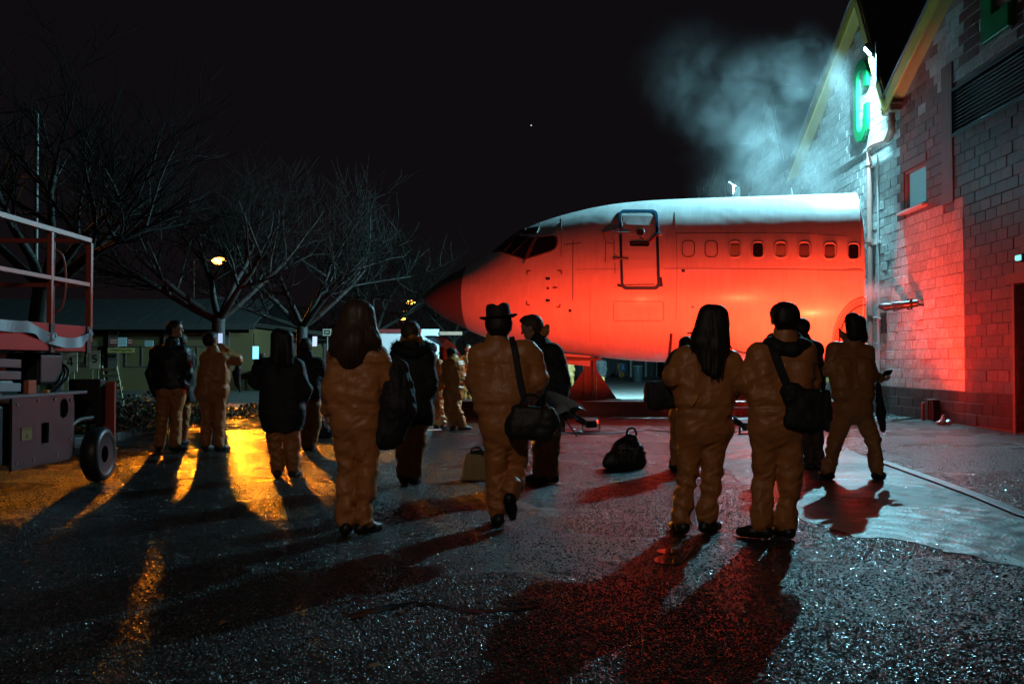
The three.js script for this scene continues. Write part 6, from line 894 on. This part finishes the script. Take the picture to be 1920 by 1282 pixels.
// ---- second row
person({ label: 'person in black half hidden behind the scarf wearer, head showing over the shoulder', Z: 11.9, seed: 6, top: 'jacket', hem: 775, suitM: mat([0.05, 0.02, 0.012], 0.6),
  head: [1502, 615], neck: [1504, 640], shL: [1484, 656], shR: [1526, 656], elL: [1478, 700], wrL: [1490, 735, -0.15], elR: [1534, 702], wrR: [1536, 740, -0.1], hipL: [1508, 772], hipR: [1528, 772], knL: [1513, 822], knR: [1531, 824], anL: [1520, 870], anR: [1535, 872], hair: 'short' });
bagThing('black_rucksack', 'black rucksack hanging between the scarf wearer and the wide-legged person', 'rucksack', 11.7, [[[1551, 735, 0], [1550, 795, 0], 0.04, 0.075], [[1545, 770, 0], [1556, 800, 0], 0.06, 0.06]], blackM, { seed: 12 });
person({ label: 'person in an orange jumpsuit hidden behind the one with long dark locks', Z: 11.9, seed: 7, top: 'suit', head: [1288, 650], neck: [1286, 668], shL: [1262, 680], shR: [1310, 680], elL: [1252, 715, 0.02], wrL: [1262, 740, -0.2], elR: [1318, 720], wrR: [1305, 745, -0.2], hipL: [1274, 780], hipR: [1298, 780], knL: [1270, 828], knR: [1298, 828], anL: [1268, 872], anR: [1298, 872], hair: 'short' });
person({ label: 'person in a black parka with a fur-trimmed hood and orange collar', foot: 908, seed: 8, top: 'jacket', coat: 'parka', hem: 796, build: 1.12, boots: true, shoeM: leather,
  head: [770, 624], neck: [770, 648], shL: [750, 670], shR: [796, 670], elL: [742, 722], wrL: [748, 764, -0.16], elR: [804, 722], wrR: [800, 764, -0.16], hipL: [757, 776], hipR: [784, 776], knL: [756, 836], knR: [784, 836], anL: [758, 888], anR: [777, 890], hair: 'short', hairM: hairB,
  more(t, J, T) {
    part(t, 'orange_collar', soft([[[757, 634, 0.02], [771, 630, 0.09]], [[771, 630, 0.09], [786, 634, 0.02]], [[758, 640, 0.0], [784, 640, 0.0]]].map(([a, b]) => ({ a: T(a), b: T(b), ra: 0.04, rb: 0.04 })), { cell: 0.01, wr: crumple(3, 0.01) }), orangeB);
    const P = [], ring = [[742, 652, 0.0], [750, 656, 0.10], [770, 662, 0.15], [792, 657, 0.10], [804, 652, 0.0], [790, 646, -0.12], [755, 646, -0.12]].map((p) => V3(...T(p))), c = new THREE.CatmullRomCurve3(ring, true); part(t, 'hood_trim', new THREE.TubeGeometry(c, 40, 0.05, 8, true), blackM);
    for (let i = 0; i < 2600; i++) { const p = c.getPoint(rnd()), d = V3(rr(-1, 1), rr(-0.7, 1), rr(-1, 1)).normalize(), a = p.clone().addScaledVector(d, 0.042), b = p.clone().addScaledVector(d, rr(0.075, 0.105)).add(V3(0, rr(-0.015, 0.01), 0)), s = V3(rr(-1, 1), rr(-1, 1), rr(-1, 1)).cross(d).normalize().multiplyScalar(0.0028); P.push(...A3(a.clone().sub(s)), ...A3(a.clone().add(s)), ...A3(b)); }
    const fur = part(t, 'fur', tri(P), mat([0.02, 0.017, 0.016], 0.6)); fur.userData.kind = 'stuff';
  } });
person({ label: 'person with long dark hair in a dark coat holding up a glowing phone', foot: 895, seed: 9, top: 'jacket', coat: 'coat', hem: 808, build: 1.1,
  head: [527, 641], neck: [527, 668], shL: [500, 690], shR: [552, 690], elL: [482, 712, -0.06], wrL: [487, 676, -0.26], elR: [570, 732], wrR: [560, 768, -0.15], hipL: [515, 780], hipR: [544, 780], knL: [514, 838], knR: [547, 835], anL: [520, 880], anR: [550, 880], hair: 'long', hairM: hairD, locks: [[[522, 630, 0.05], [520, 676, 0.09], 0.085, 0.07], [[536, 632, 0.05], [540, 680, 0.09], 0.075, 0.06]], palmL: [0, 0, -1],
  extra: [[[512, 700, 0.04], [510, 770, 0.04], 0.14, 0.14], [[545, 705, 0.02], [550, 770, 0.02], 0.13, 0.13]], sole: whiteShoe });
phone('phone with a glaring cyan screen held up at the left', at(479, 661, 10.8), V3(0.1, 0.05, 1), glow([0.25, 0.8, 1.0], 1.6));
person({ label: 'person in a black jacket beside the long dark-haired one, phone at face height', foot: 846, seed: 10, top: 'jacket', hem: 748, head: [572, 650], neck: [574, 668], shL: [557, 684], shR: [596, 684], elL: [552, 715], wrL: [566, 735, -0.2], elR: [605, 710, -0.1], wrR: [597, 682, -0.32], hipL: [569, 758], hipR: [587, 758], knL: [574, 798, -0.05], knR: [590, 798, -0.03], anL: [573, 838], anR: [584, 838], hair: 'short' });
phone('small bright phone screen beside the person in the black jacket', at(590, 640, 13.9), V3(-0.1, 0.1, 1), glow([0.55, 0.7, 0.95], 1.2));
person({ label: 'tall person with glasses in a big dark coat looking to the right', foot: 845, seed: 11, top: 'jacket', coat: 'coat', hem: 728, build: 1.25, face: [0.35, -0.9], look: [0.95, 0, -0.15], eyes: true, topM: navyM,
  head: [328, 617], neck: [322, 642], shL: [294, 662], shR: [342, 662], elL: [284, 700], wrL: [290, 732, -0.12], elR: [350, 702, -0.05], wrR: [344, 732, -0.2], hipL: [307, 735], hipR: [331, 735], knL: [303, 785], knR: [331, 785], anL: [299, 833], anR: [327, 834], toeR: [0.9, -0.2], toeL: [-0.3, -0.9], hair: 'short', hairVol: 0.006, sole: whiteShoe,
  more(t, J, T, H) { part(t, 'glasses', [new THREE.TorusGeometry(0.023, 0.003, 6, 18).rotateY(Math.PI / 2 - 0.16).translate(...H(0.034, 0.0, 0.108)), new THREE.TorusGeometry(0.023, 0.003, 6, 18).rotateY(Math.PI / 2 - 0.16).translate(...H(-0.034, 0.0, 0.108)), rod(V3(...H(0.06, 0.004, 0.10)), V3(...H(0.088, 0.006, 0.0)), 0.003), rod(V3(...H(-0.06, 0.004, 0.10)), V3(...H(-0.088, 0.006, 0.0)), 0.003)], blackM); } });
person({ label: 'person mostly hidden behind the tall one, one orange trouser leg showing', Z: 15.6, seed: 12, top: 'jacket', hem: 755, head: [338, 640], neck: [338, 656], shL: [324, 668], shR: [352, 668], elL: [320, 700], wrL: [326, 725, -0.1], elR: [352, 704], wrR: [352, 740, -0.05], hipL: [332, 740], hipR: [346, 740], knL: [334, 785], knR: [345, 785], anL: [334, 824], anR: [342, 824], hair: 'short' });
person({ label: 'person in an orange suit photographing with a phone raised, backlit by the lamp', foot: 845, seed: 13, top: 'suit', waistR: 0.17, build: 1.1, face: [0.5, -0.9], head: [395, 638], neck: [398, 657], shL: [386, 672], shR: [418, 672], elL: [380, 706], wrL: [402, 706, -0.25], elR: [444, 676, -0.12], wrR: [418, 652, -0.3], hipL: [389, 738], hipR: [411, 738], knL: [387, 790], knR: [410, 790], anL: [385, 834], anR: [411, 836], hair: 'short', sole: whiteShoe, extra: [[[393, 690, 0], [386, 735, 0.05], 0.14, 0.16], [[412, 690, 0], [410, 730, 0.02], 0.13, 0.14], [[428, 668, -0.05], [443, 674, -0.12], 0.07, 0.075]] });
phone('small phone with a white and blue screen against the middle tree trunk', at(413, 634, 13.9), V3(-0.1, 0, 1), glow([0.5, 0.65, 0.9], 1.0));
bagThing('dark_coat', 'dark coat hanging from the arm of the orange-suited photographer', 'coat', 14.2, [[[446, 690, 0], [444, 720, 0], 0.05, 0.045], [[440, 700, 0], [450, 735, 0], 0.035, 0.012]], navyM, { seed: 15, cell: 0.015, part: 'cloth' });
{ // the dark-jacketed person behind the hat wearer, bent forward and looking left
  person({ label: 'person in a black jacket leaning forward behind the hat wearer, face to the left', foot: 905, seed: 14, top: 'jacket', hem: 775, build: 1.15, face: [-1, -0.15], bodyFace: [-0.9, -0.4], look: [-0.92, -0.25, -0.25], eyes: true, boots: true,
    head: [996, 614], neck: [1010, 640], shL: [1004, 662, -0.14], shR: [1036, 664, 0.14], elL: [1000, 712, -0.15], wrL: [984, 742, -0.12], elR: [1052, 712, 0.12], wrR: [1040, 755, 0.05], hipL: [1018, 782, -0.08], hipR: [1036, 782, 0.08], knL: [1013, 838, -0.08], knR: [1033, 838, 0.08], anL: [1012, 888], anR: [1034, 888], hair: 'short', hairVol: 0.01, hairM: hairB,
    extra: [[[1034, 676, 0.05], [1044, 735, 0.03], 0.15, 0.13], [[1020, 648, 0], [1036, 664, 0], 0.08, 0.1]],
    more(t, J, T) { part(t, 'orange_hood', soft([{ a: T([1012, 632, 0.03]), b: T([1022, 622, 0.04]), ra: 0.04, rb: 0.045 }, { a: T([1022, 622, 0.04]), b: T([1026, 612, 0.04]), ra: 0.04, rb: 0.02 }], { cell: 0.01, wr: crumple(7, 0.012) }), orangeB); } });
}
// ---- farther groups
person({ label: 'person in a shiny orange jumpsuit bending over left of the hat wearer', foot: 806, seed: 15, top: 'suit', face: [-0.5, -0.8], folds: 1.6, suitM: orangeB, head: [846, 664, -0.1], neck: [850, 675], shL: [838, 686], shR: [862, 684], elL: [834, 708, -0.15], wrL: [832, 722, -0.3], elR: [868, 712, 0.02], wrR: [858, 728, -0.2], hipL: [842, 738], hipR: [857, 738], knL: [843, 770, 0.05], knR: [856, 768, 0.1], anL: [849, 798], anR: [866, 798], toeR: [0.9, -0.4], toeL: [-0.3, -1], hair: 'short', extra: [[[850, 690, 0.03], [852, 726, 0.03], 0.20, 0.17]] });
person({ label: 'person in an orange jumpsuit seen beside the fur-hooded parka', foot: 804, seed: 16, top: 'suit', folds: 1.5, suitM: orangeB, head: [810, 655], neck: [811, 671], shL: [799, 682], shR: [823, 682], elL: [797, 708], wrL: [803, 728, -0.2], elR: [829, 706], wrR: [826, 728, -0.15], hipL: [806, 738], hipR: [820, 738], knL: [810, 770], knR: [823, 768], anL: [818, 797], anR: [830, 797], hair: 'short' });
person({ label: 'person in a vivid orange suit facing the crowd beyond the plinth', Z: 29.5, seed: 17, top: 'suit', eyes: true, face: [0.5, 0.85], suitM: orangeB, head: [877, 654], neck: [877, 665], shL: [868, 672], shR: [886, 672], elL: [866, 690, 0.05], wrL: [876, 684, 0.25], elR: [889, 688, 0.05], wrR: [884, 680, 0.28], hipL: [872, 708], hipR: [881, 708], knL: [872, 735], knR: [881, 735], anL: [872, 757], anR: [882, 757], hair: 'short', hairM: hairB, more(t, J, T) { strap(t, 'camera_strap', [[872, 666, 0.1], [875, 680, 0.17], [878, 690, 0.17]].map(T), 0.03, blackM); } });
person({ label: 'person in a grey coat standing under the open blue umbrella', Z: 23, seed: 18, top: 'jacket', coat: 'coat', hem: 735, topM: mat([0.05, 0.055, 0.06], 0.6), suitM: blackM, head: [834, 660], neck: [834, 674], shL: [825, 684], shR: [846, 684], elL: [822, 706], wrL: [828, 716, -0.1], elR: [848, 700], wrR: [846, 682, -0.15], hipL: [830, 738], hipR: [841, 738], knL: [830, 762], knR: [841, 762], anL: [830, 785], anR: [842, 785], hair: 'long', hairM: hairB, locks: [[[834, 660, 0.05], [834, 680, 0.08], 0.08, 0.06]] });
{ // open umbrella
  const p = at(838, 634, 22.9), t = thing('umbrella', 'open teal umbrella tilted behind the bending person in orange', 'umbrella', p), R = 0.5, m = mat([0.04, 0.16, 0.20], 0.4, { side: THREE.DoubleSide }), tl = new THREE.Matrix4().makeRotationZ(-0.5), put = (g) => g.applyMatrix4(tl).translate(p.x, p.y, p.z), P = [];
  const q = (k, r) => { const a = k / 8 * Math.PI * 2, e = r * r * 0.2 + 0.02; return [R * r * Math.cos(a), -e, R * r * Math.sin(a)]; }; for (let k = 0; k < 8; k++) for (let i = 0; i < 6; i++) { const s = (u, r) => mixp(q(k, r), q(k + 1, r), u), a = s(0, i / 6), b = s(1, i / 6), c = s(1, (i + 1) / 6), d = s(0, (i + 1) / 6); P.push(...a, ...b, ...c, ...a, ...c, ...d); }
  part(t, 'canopy', put(tri(P)), m); for (let k = 0; k < 8; k++) part(t, 'rib', put(tube([V3(...q(k, 0.05)), V3(...q(k, 0.5)), V3(...q(k, 1))].map((v) => v.add(V3(0, -0.012, 0))), 0.004, 8, 5)), mat([0.3, 0.3, 0.3], 0.3)); part(t, 'shaft', put(rod(V3(0, -0.75, 0), V3(0, 0.06, 0), 0.008)), blackM);
}
person({ label: 'tiny person in orange with a blue rucksack walking far off under the belly', Z: 84, seed: 19, top: 'suit', suitM: mat([0.5, 0.28, 0.08], 0.5), head: [1165, 678], neck: [1165, 682], shL: [1160, 684], shR: [1170, 684], elL: [1159, 690], wrL: [1160, 695], elR: [1172, 690], wrR: [1171, 695], hipL: [1163, 696], hipR: [1168, 696], knL: [1163, 703], knR: [1168, 702], anL: [1163, 708], anR: [1168, 708], hair: 'short' });
bagThing('blue_rucksack', 'blue rucksack on the back of the tiny far-off person', 'rucksack', 83.6, [[[1168, 685, 0], [1168, 692, 0], 0.2, 0.22]], mat([0.05, 0.25, 0.5], 0.5), { cell: 0.05 });
person({ label: 'person in ochre clothes stooping far off left of the aircraft stand', Z: 48, seed: 20, top: 'suit', suitM: mat([0.5, 0.28, 0.08], 0.5), head: [1062, 674, -0.1], neck: [1065, 681], shL: [1059, 684], shR: [1072, 683], elL: [1057, 693], wrL: [1059, 702, -0.2], elR: [1076, 693], wrR: [1074, 700, -0.2], hipL: [1064, 704], hipR: [1072, 704], knL: [1064, 716], knR: [1073, 716], anL: [1064, 727], anR: [1074, 727], hair: 'short' });
person({ label: 'person in a dark coat and ochre trousers just right of the aircraft stand', Z: 45, seed: 21, top: 'jacket', coat: 'coat', hem: 706, suitM: mat([0.5, 0.28, 0.08], 0.5), head: [1125, 670], neck: [1125, 676], shL: [1117, 680], shR: [1133, 680], elL: [1115, 692], wrL: [1117, 702], elR: [1135, 692], wrR: [1134, 702], hipL: [1121, 706], hipR: [1129, 706], knL: [1121, 718], knR: [1130, 718], anL: [1121, 729], anR: [1131, 729], hair: 'short' });
// ---------------------------------------------------------------- bags, boxes and cables on the ground
{ // rucksack on the tarmac, slumped to the left
  const p = onGround(1169, 878), y0 = 0.0, S = (x, y, z = 0) => [p.x + x, y, p.z + z], t = thing('rucksack', 'slumped black rucksack standing alone on the wet tarmac', 'rucksack', p.clone()), m = mat([0.014, 0.014, 0.015], 0.5);
  part(t, 'pack', soft([{ c: S(0.06, 0.15, 0), h: [0.17, 0.15, 0.11], r: 0.06 }, { a: S(-0.15, 0.10, 0), b: S(0.05, 0.2, 0), ra: 0.1, rb: 0.13, s: [1, 1, 0.8] }, { a: S(0.0, 0.26, 0), b: S(0.1, 0.34, 0), ra: 0.12, rb: 0.085, s: [1, 1, 0.85] }, { a: S(0.14, 0.2, 0), b: S(0.2, 0.1, 0), ra: 0.1, rb: 0.07 }, { a: S(-0.2, 0.055, 0.02), b: S(0.2, 0.055, 0.02), ra: 0.06, rb: 0.06 }], { cell: 0.011, k: 0.05, wr: crumple(4, 0.014), cut: (x, y) => 0.003 - y }), m);
  part(t, 'front_pocket', soft([{ c: S(0.05, 0.14, 0.10), h: [0.13, 0.095, 0.035], r: 0.035 }], { cell: 0.011, wr: crumple(9, 0.012) }), m); part(t, 'zip', tube([S(-0.07, 0.19, 0.14), S(-0.02, 0.245, 0.135), S(0.12, 0.245, 0.13), S(0.17, 0.18, 0.13)].map((v) => V3(...v)), 0.005, 24, 5), mat([0.2, 0.2, 0.2], 0.35)); part(t, 'handle', tube([S(0.04, 0.40, 0), S(0.06, 0.475, 0), S(0.13, 0.485, 0), S(0.165, 0.40, 0)].map((v) => V3(...v)), 0.014, 24, 7), m);
  for (let i = 0; i < 4; i++) part(t, 'webbing', box(S(-0.03 + i * 0.004, 0.21 + i * 0.032, 0.128 - i * 0.012)[0], 0.21 + i * 0.032, p.z + 0.128 - i * 0.014, 0.075, 0.012, 0.012), mat([0.12, 0.12, 0.12], 0.5)); part(t, 'strap', tube([S(0.2, 0.24, 0.05), S(0.25, 0.14, 0.08), S(0.22, 0.03, 0.1), S(0.12, 0.012, 0.15)].map((v) => V3(...v)), 0.01, 24, 5), m); part(t, 'buckle', box(...S(0.245, 0.19, 0.07), 0.03, 0.05, 0.03), mat([0.05, 0.05, 0.05], 0.3));
}
{ // half-folded silver umbrella lying against the dark-jacketed person
  const a = at(1032, 742, 10.4), t = thing('folded_umbrella', 'half-folded silvery umbrella held low behind the holdall', 'umbrella', a), m = mat([0.30, 0.36, 0.40], 0.32, { side: THREE.DoubleSide }), ax = V3(0.40, -0.62, 0.25).normalize(), u = V3(0, 1, 0).cross(ax).normalize(), w = ax.clone().cross(u), P = [], R = (k, r) => { const g = k / 8 * Math.PI * 2, l = 0.36 * r, e = 0.23 * Math.pow(r, 0.7) * (1 - 0.12 * (k % 2 ? 0 : 0)); return a.clone().addScaledVector(ax, -0.06 + l).addScaledVector(u, e * Math.cos(g)).addScaledVector(w, e * Math.sin(g)); };
  for (let k = 0; k < 8; k++) for (let i = 0; i < 8; i++) for (let j = 0; j < 4; j++) { const s = (uu, r) => { const q = R(k, r).lerp(R(k + 1, r), uu); return q.addScaledVector(a.clone().addScaledVector(ax, 0.1).sub(q), 0.16 * Math.sin(uu * Math.PI) * r); }, A = s(j / 4, i / 8), B = s((j + 1) / 4, i / 8), C = s((j + 1) / 4, (i + 1) / 8), D = s(j / 4, (i + 1) / 8); P.push(...A3(A), ...A3(B), ...A3(C), ...A3(A), ...A3(C), ...A3(D)); }
  part(t, 'canopy', tri(P), m); for (let k = 0; k < 8; k++) part(t, 'rib', tube([R(k, 0.02), R(k, 0.5), R(k, 1), R(k, 1.06)], 0.005, 12, 5), mat([0.5, 0.5, 0.52], 0.3, { metalness: 0.6 })); part(t, 'ferrule', rod(a.clone().addScaledVector(ax, -0.06), a.clone().addScaledVector(ax, -0.13), 0.012, 0.006), blackM); part(t, 'shaft', rod(a, a.clone().addScaledVector(ax, 0.52), 0.008), blackM);
}
{ // small equipment by the floodlight and its cables
  const blk = mat([0.012, 0.012, 0.013], 0.45); const c = onGround(1048, 810), t = thing('cable_box', 'small black distribution box on the tarmac left of the small floodlight', 'box', c.clone()); part(t, 'box_body', box(c.x, 0.095, c.z, 0.2, 0.17, 0.16, 0.2), blk); part(t, 'lid', box(c.x, 0.19, c.z, 0.21, 0.02, 0.17, 0.2), mat([0.03, 0.03, 0.03], 0.3));
  const cab = (name, label, pts, r, m = blk) => { const P = pts.map(([x, y]) => onGround(x, y, r)), o = thing(name, label, 'cable', P[0].clone().setY(0)); part(o, 'flex', tube(P, r, 90, 6), m); };
  cab('cable', 'black cable along the tarmac from the distribution box to the right', [[1030, 814], [1070, 812], [1100, 813], [1135, 812], [1180, 809], [1215, 806], [1250, 809], [1330, 812], [1400, 807]], 0.012);
  cab('cable', 'black cable looping on the concrete below the spotlights', [[1655, 788], [1668, 776], [1682, 783], [1672, 790], [1690, 787], [1720, 783], [1742, 779]], 0.014); cab('cable', 'black cable trailing left of the distribution box', [[1035, 812], [1020, 816], [1005, 813], [985, 818]], 0.012);
  const q = onGround(1086, 812), w = thing('paper_scrap', 'crumpled white paper scrap on the tarmac by the cable', 'litter', q.clone()); part(w, 'paper', soft([{ a: [q.x - 0.06, 0.02, q.z], b: [q.x + 0.07, 0.02, q.z], ra: 0.022, rb: 0.014 }, { a: [q.x, 0.03, q.z + 0.02], b: [q.x + 0.03, 0.02, q.z - 0.03], ra: 0.02, rb: 0.016 }], { cell: 0.008, wr: crumple(3, 0.014), cut: (x, y) => 0.003 - y }), mat([0.5, 0.55, 0.58], 0.6));
  // flat trolley between the two jumpsuits, behind the large floodlight
  const g = at(1394, 745, 22.0), tr = thing('equipment_trolley', 'low steel trolley with shelves beyond the scarf wearer', 'trolley', V3(g.x, 0, g.z)), st = mat([0.3, 0.32, 0.33], 0.35, { metalness: 0.5 }); for (const y of [0.28, 0.46, 0.7]) part(tr, 'shelf', box(g.x, y, g.z, 0.85, 0.03, 0.5), st); for (const [sx, sz] of [[-1, -1], [-1, 1], [1, -1], [1, 1]]) { part(tr, 'upright', box(g.x + sx * 0.4, 0.47, g.z + sz * 0.23, 0.035, 0.7, 0.035), st); const w2 = part(tr, 'castor', new THREE.CylinderGeometry(0.06, 0.06, 0.04, 16).rotateX(Math.PI / 2).translate(g.x + sx * 0.36, 0.062, g.z + sz * 0.2), blk); } part(tr, 'case', box(g.x + 0.08, 0.58, g.z, 0.42, 0.2, 0.35), blk);
}
{ // trolley case and a clear bag against the wall base
  const c = onGround(1762, 790), blk = mat([0.014, 0.013, 0.013], 0.4), t = thing('wheeled_case', 'black wheeled equipment case standing against the base of the wall', 'case', c.clone()); part(t, 'shell', [box(c.x + 0.02, 0.24, c.z - 0.1, 0.34, 0.44, 0.34, -0.1, 0, 0, 0.03)], blk); for (let i = 0; i < 3; i++) part(t, 'rib', box(c.x - 0.15, 0.24, c.z - 0.22 + i * 0.12, 0.03, 0.42, 0.04, -0.1, 0, 0, 0.012), mat([0.06, 0.02, 0.018], 0.4)); part(t, 'rim', box(c.x + 0.02, 0.472, c.z - 0.1, 0.36, 0.02, 0.36, -0.1), mat([0.25, 0.26, 0.27], 0.3, { metalness: 0.5 })); part(t, 'post', box(c.x - 0.2, 0.2, c.z - 0.36, 0.07, 0.4, 0.07), mat([0.25, 0.1, 0.08], 0.5));
  const k = onGround(1768, 797), b = thing('plastic_bag', 'crumpled glistening clear plastic bag in front of the wheeled case', 'bag', k.clone()); part(b, 'film', soft([{ a: [k.x - 0.09, 0.05, k.z], b: [k.x + 0.12, 0.05, k.z], ra: 0.055, rb: 0.06 }, { a: [k.x, 0.07, k.z], b: [k.x + 0.02, 0.19, k.z], ra: 0.06, rb: 0.02 }], { cell: 0.009, wr: crumple(8, 0.03), cut: (x, y) => 0.003 - y }), mat([0.25, 0.28, 0.3], 0.12));
  const q = onGround(606, 822), s = thing('refuse_sack', 'crumpled blue-grey plastic sack on the tarmac behind the fair-haired person', 'sack', q.clone()); part(s, 'film', soft([{ a: [q.x - 0.1, 0.1, q.z], b: [q.x + 0.1, 0.1, q.z], ra: 0.11, rb: 0.1 }, { a: [q.x, 0.16, q.z], b: [q.x - 0.02, 0.27, q.z], ra: 0.1, rb: 0.04 }], { cell: 0.014, wr: crumple(2, 0.035), cut: (x, y) => 0.003 - y }), mat([0.05, 0.10, 0.16], 0.22));
}
{ // fallen leaves and scraps
  const lm = [mat([0.16, 0.08, 0.03], 0.5), mat([0.2, 0.13, 0.06], 0.45), mat([0.1, 0.05, 0.025], 0.5)], spots = [[52, 1054], [878, 1160], [1388, 1155], [1484, 862], [1690, 852], [750, 1148], [880, 1130], [705, 1250], [1110, 1215], [420, 1170], [300, 1125], [960, 1020], [1590, 830], [1720, 822], [1430, 1270], [1660, 815], [1620, 1040]];
  const where = ['alone in the dark lower left', 'below the feet of the hat wearer', 'below the feet of the one with long dark locks', 'by the boots of the half-hidden person', 'right of the wide-legged person', 'below the fair-haired person', 'above the lower centre', 'at the lower edge left of centre', 'left of the big puddle', 'in the dark left of centre', 'in the amber light at left', 'behind the heel of the hat wearer', 'beyond the wide-legged person', 'near the wheeled case', 'at the lower edge in the big puddle', 'below the wall spotlights', 'on the edge of the concrete apron'];
  spots.forEach(([x, y], i) => { const p = onGround(x, y, 0.007), t = thing('fallen_leaf', 'small wet brown leaf ' + where[i], 'leaf', p.clone(), 'fallen leaves'), a = rnd() * 6.28, l = rr(0.05, 0.085), P = [], n = 7, q = (u, s) => { const w = l * 0.32 * Math.sin(Math.PI * Math.pow(u, 0.8)) * s, X = (u - 0.5) * l; return [p.x + X * Math.cos(a) - w * Math.sin(a), p.y + 0.010 * Math.sin(u * 3.1) + 0.008 * Math.abs(s) * noise(u * 5, i, 2), p.z + X * Math.sin(a) + w * Math.cos(a)]; }; for (let k = 0; k < n; k++) for (const s of [-1, 1]) P.push(...q(k / n, 0), ...q((k + 1) / n, 0), ...q((k + 1) / n, s), ...q(k / n, 0), ...q((k + 1) / n, s), ...q(k / n, s)); part(t, 'blade', tri(P), lm[i % 3]); });
}
renderer.render(scene, camera);
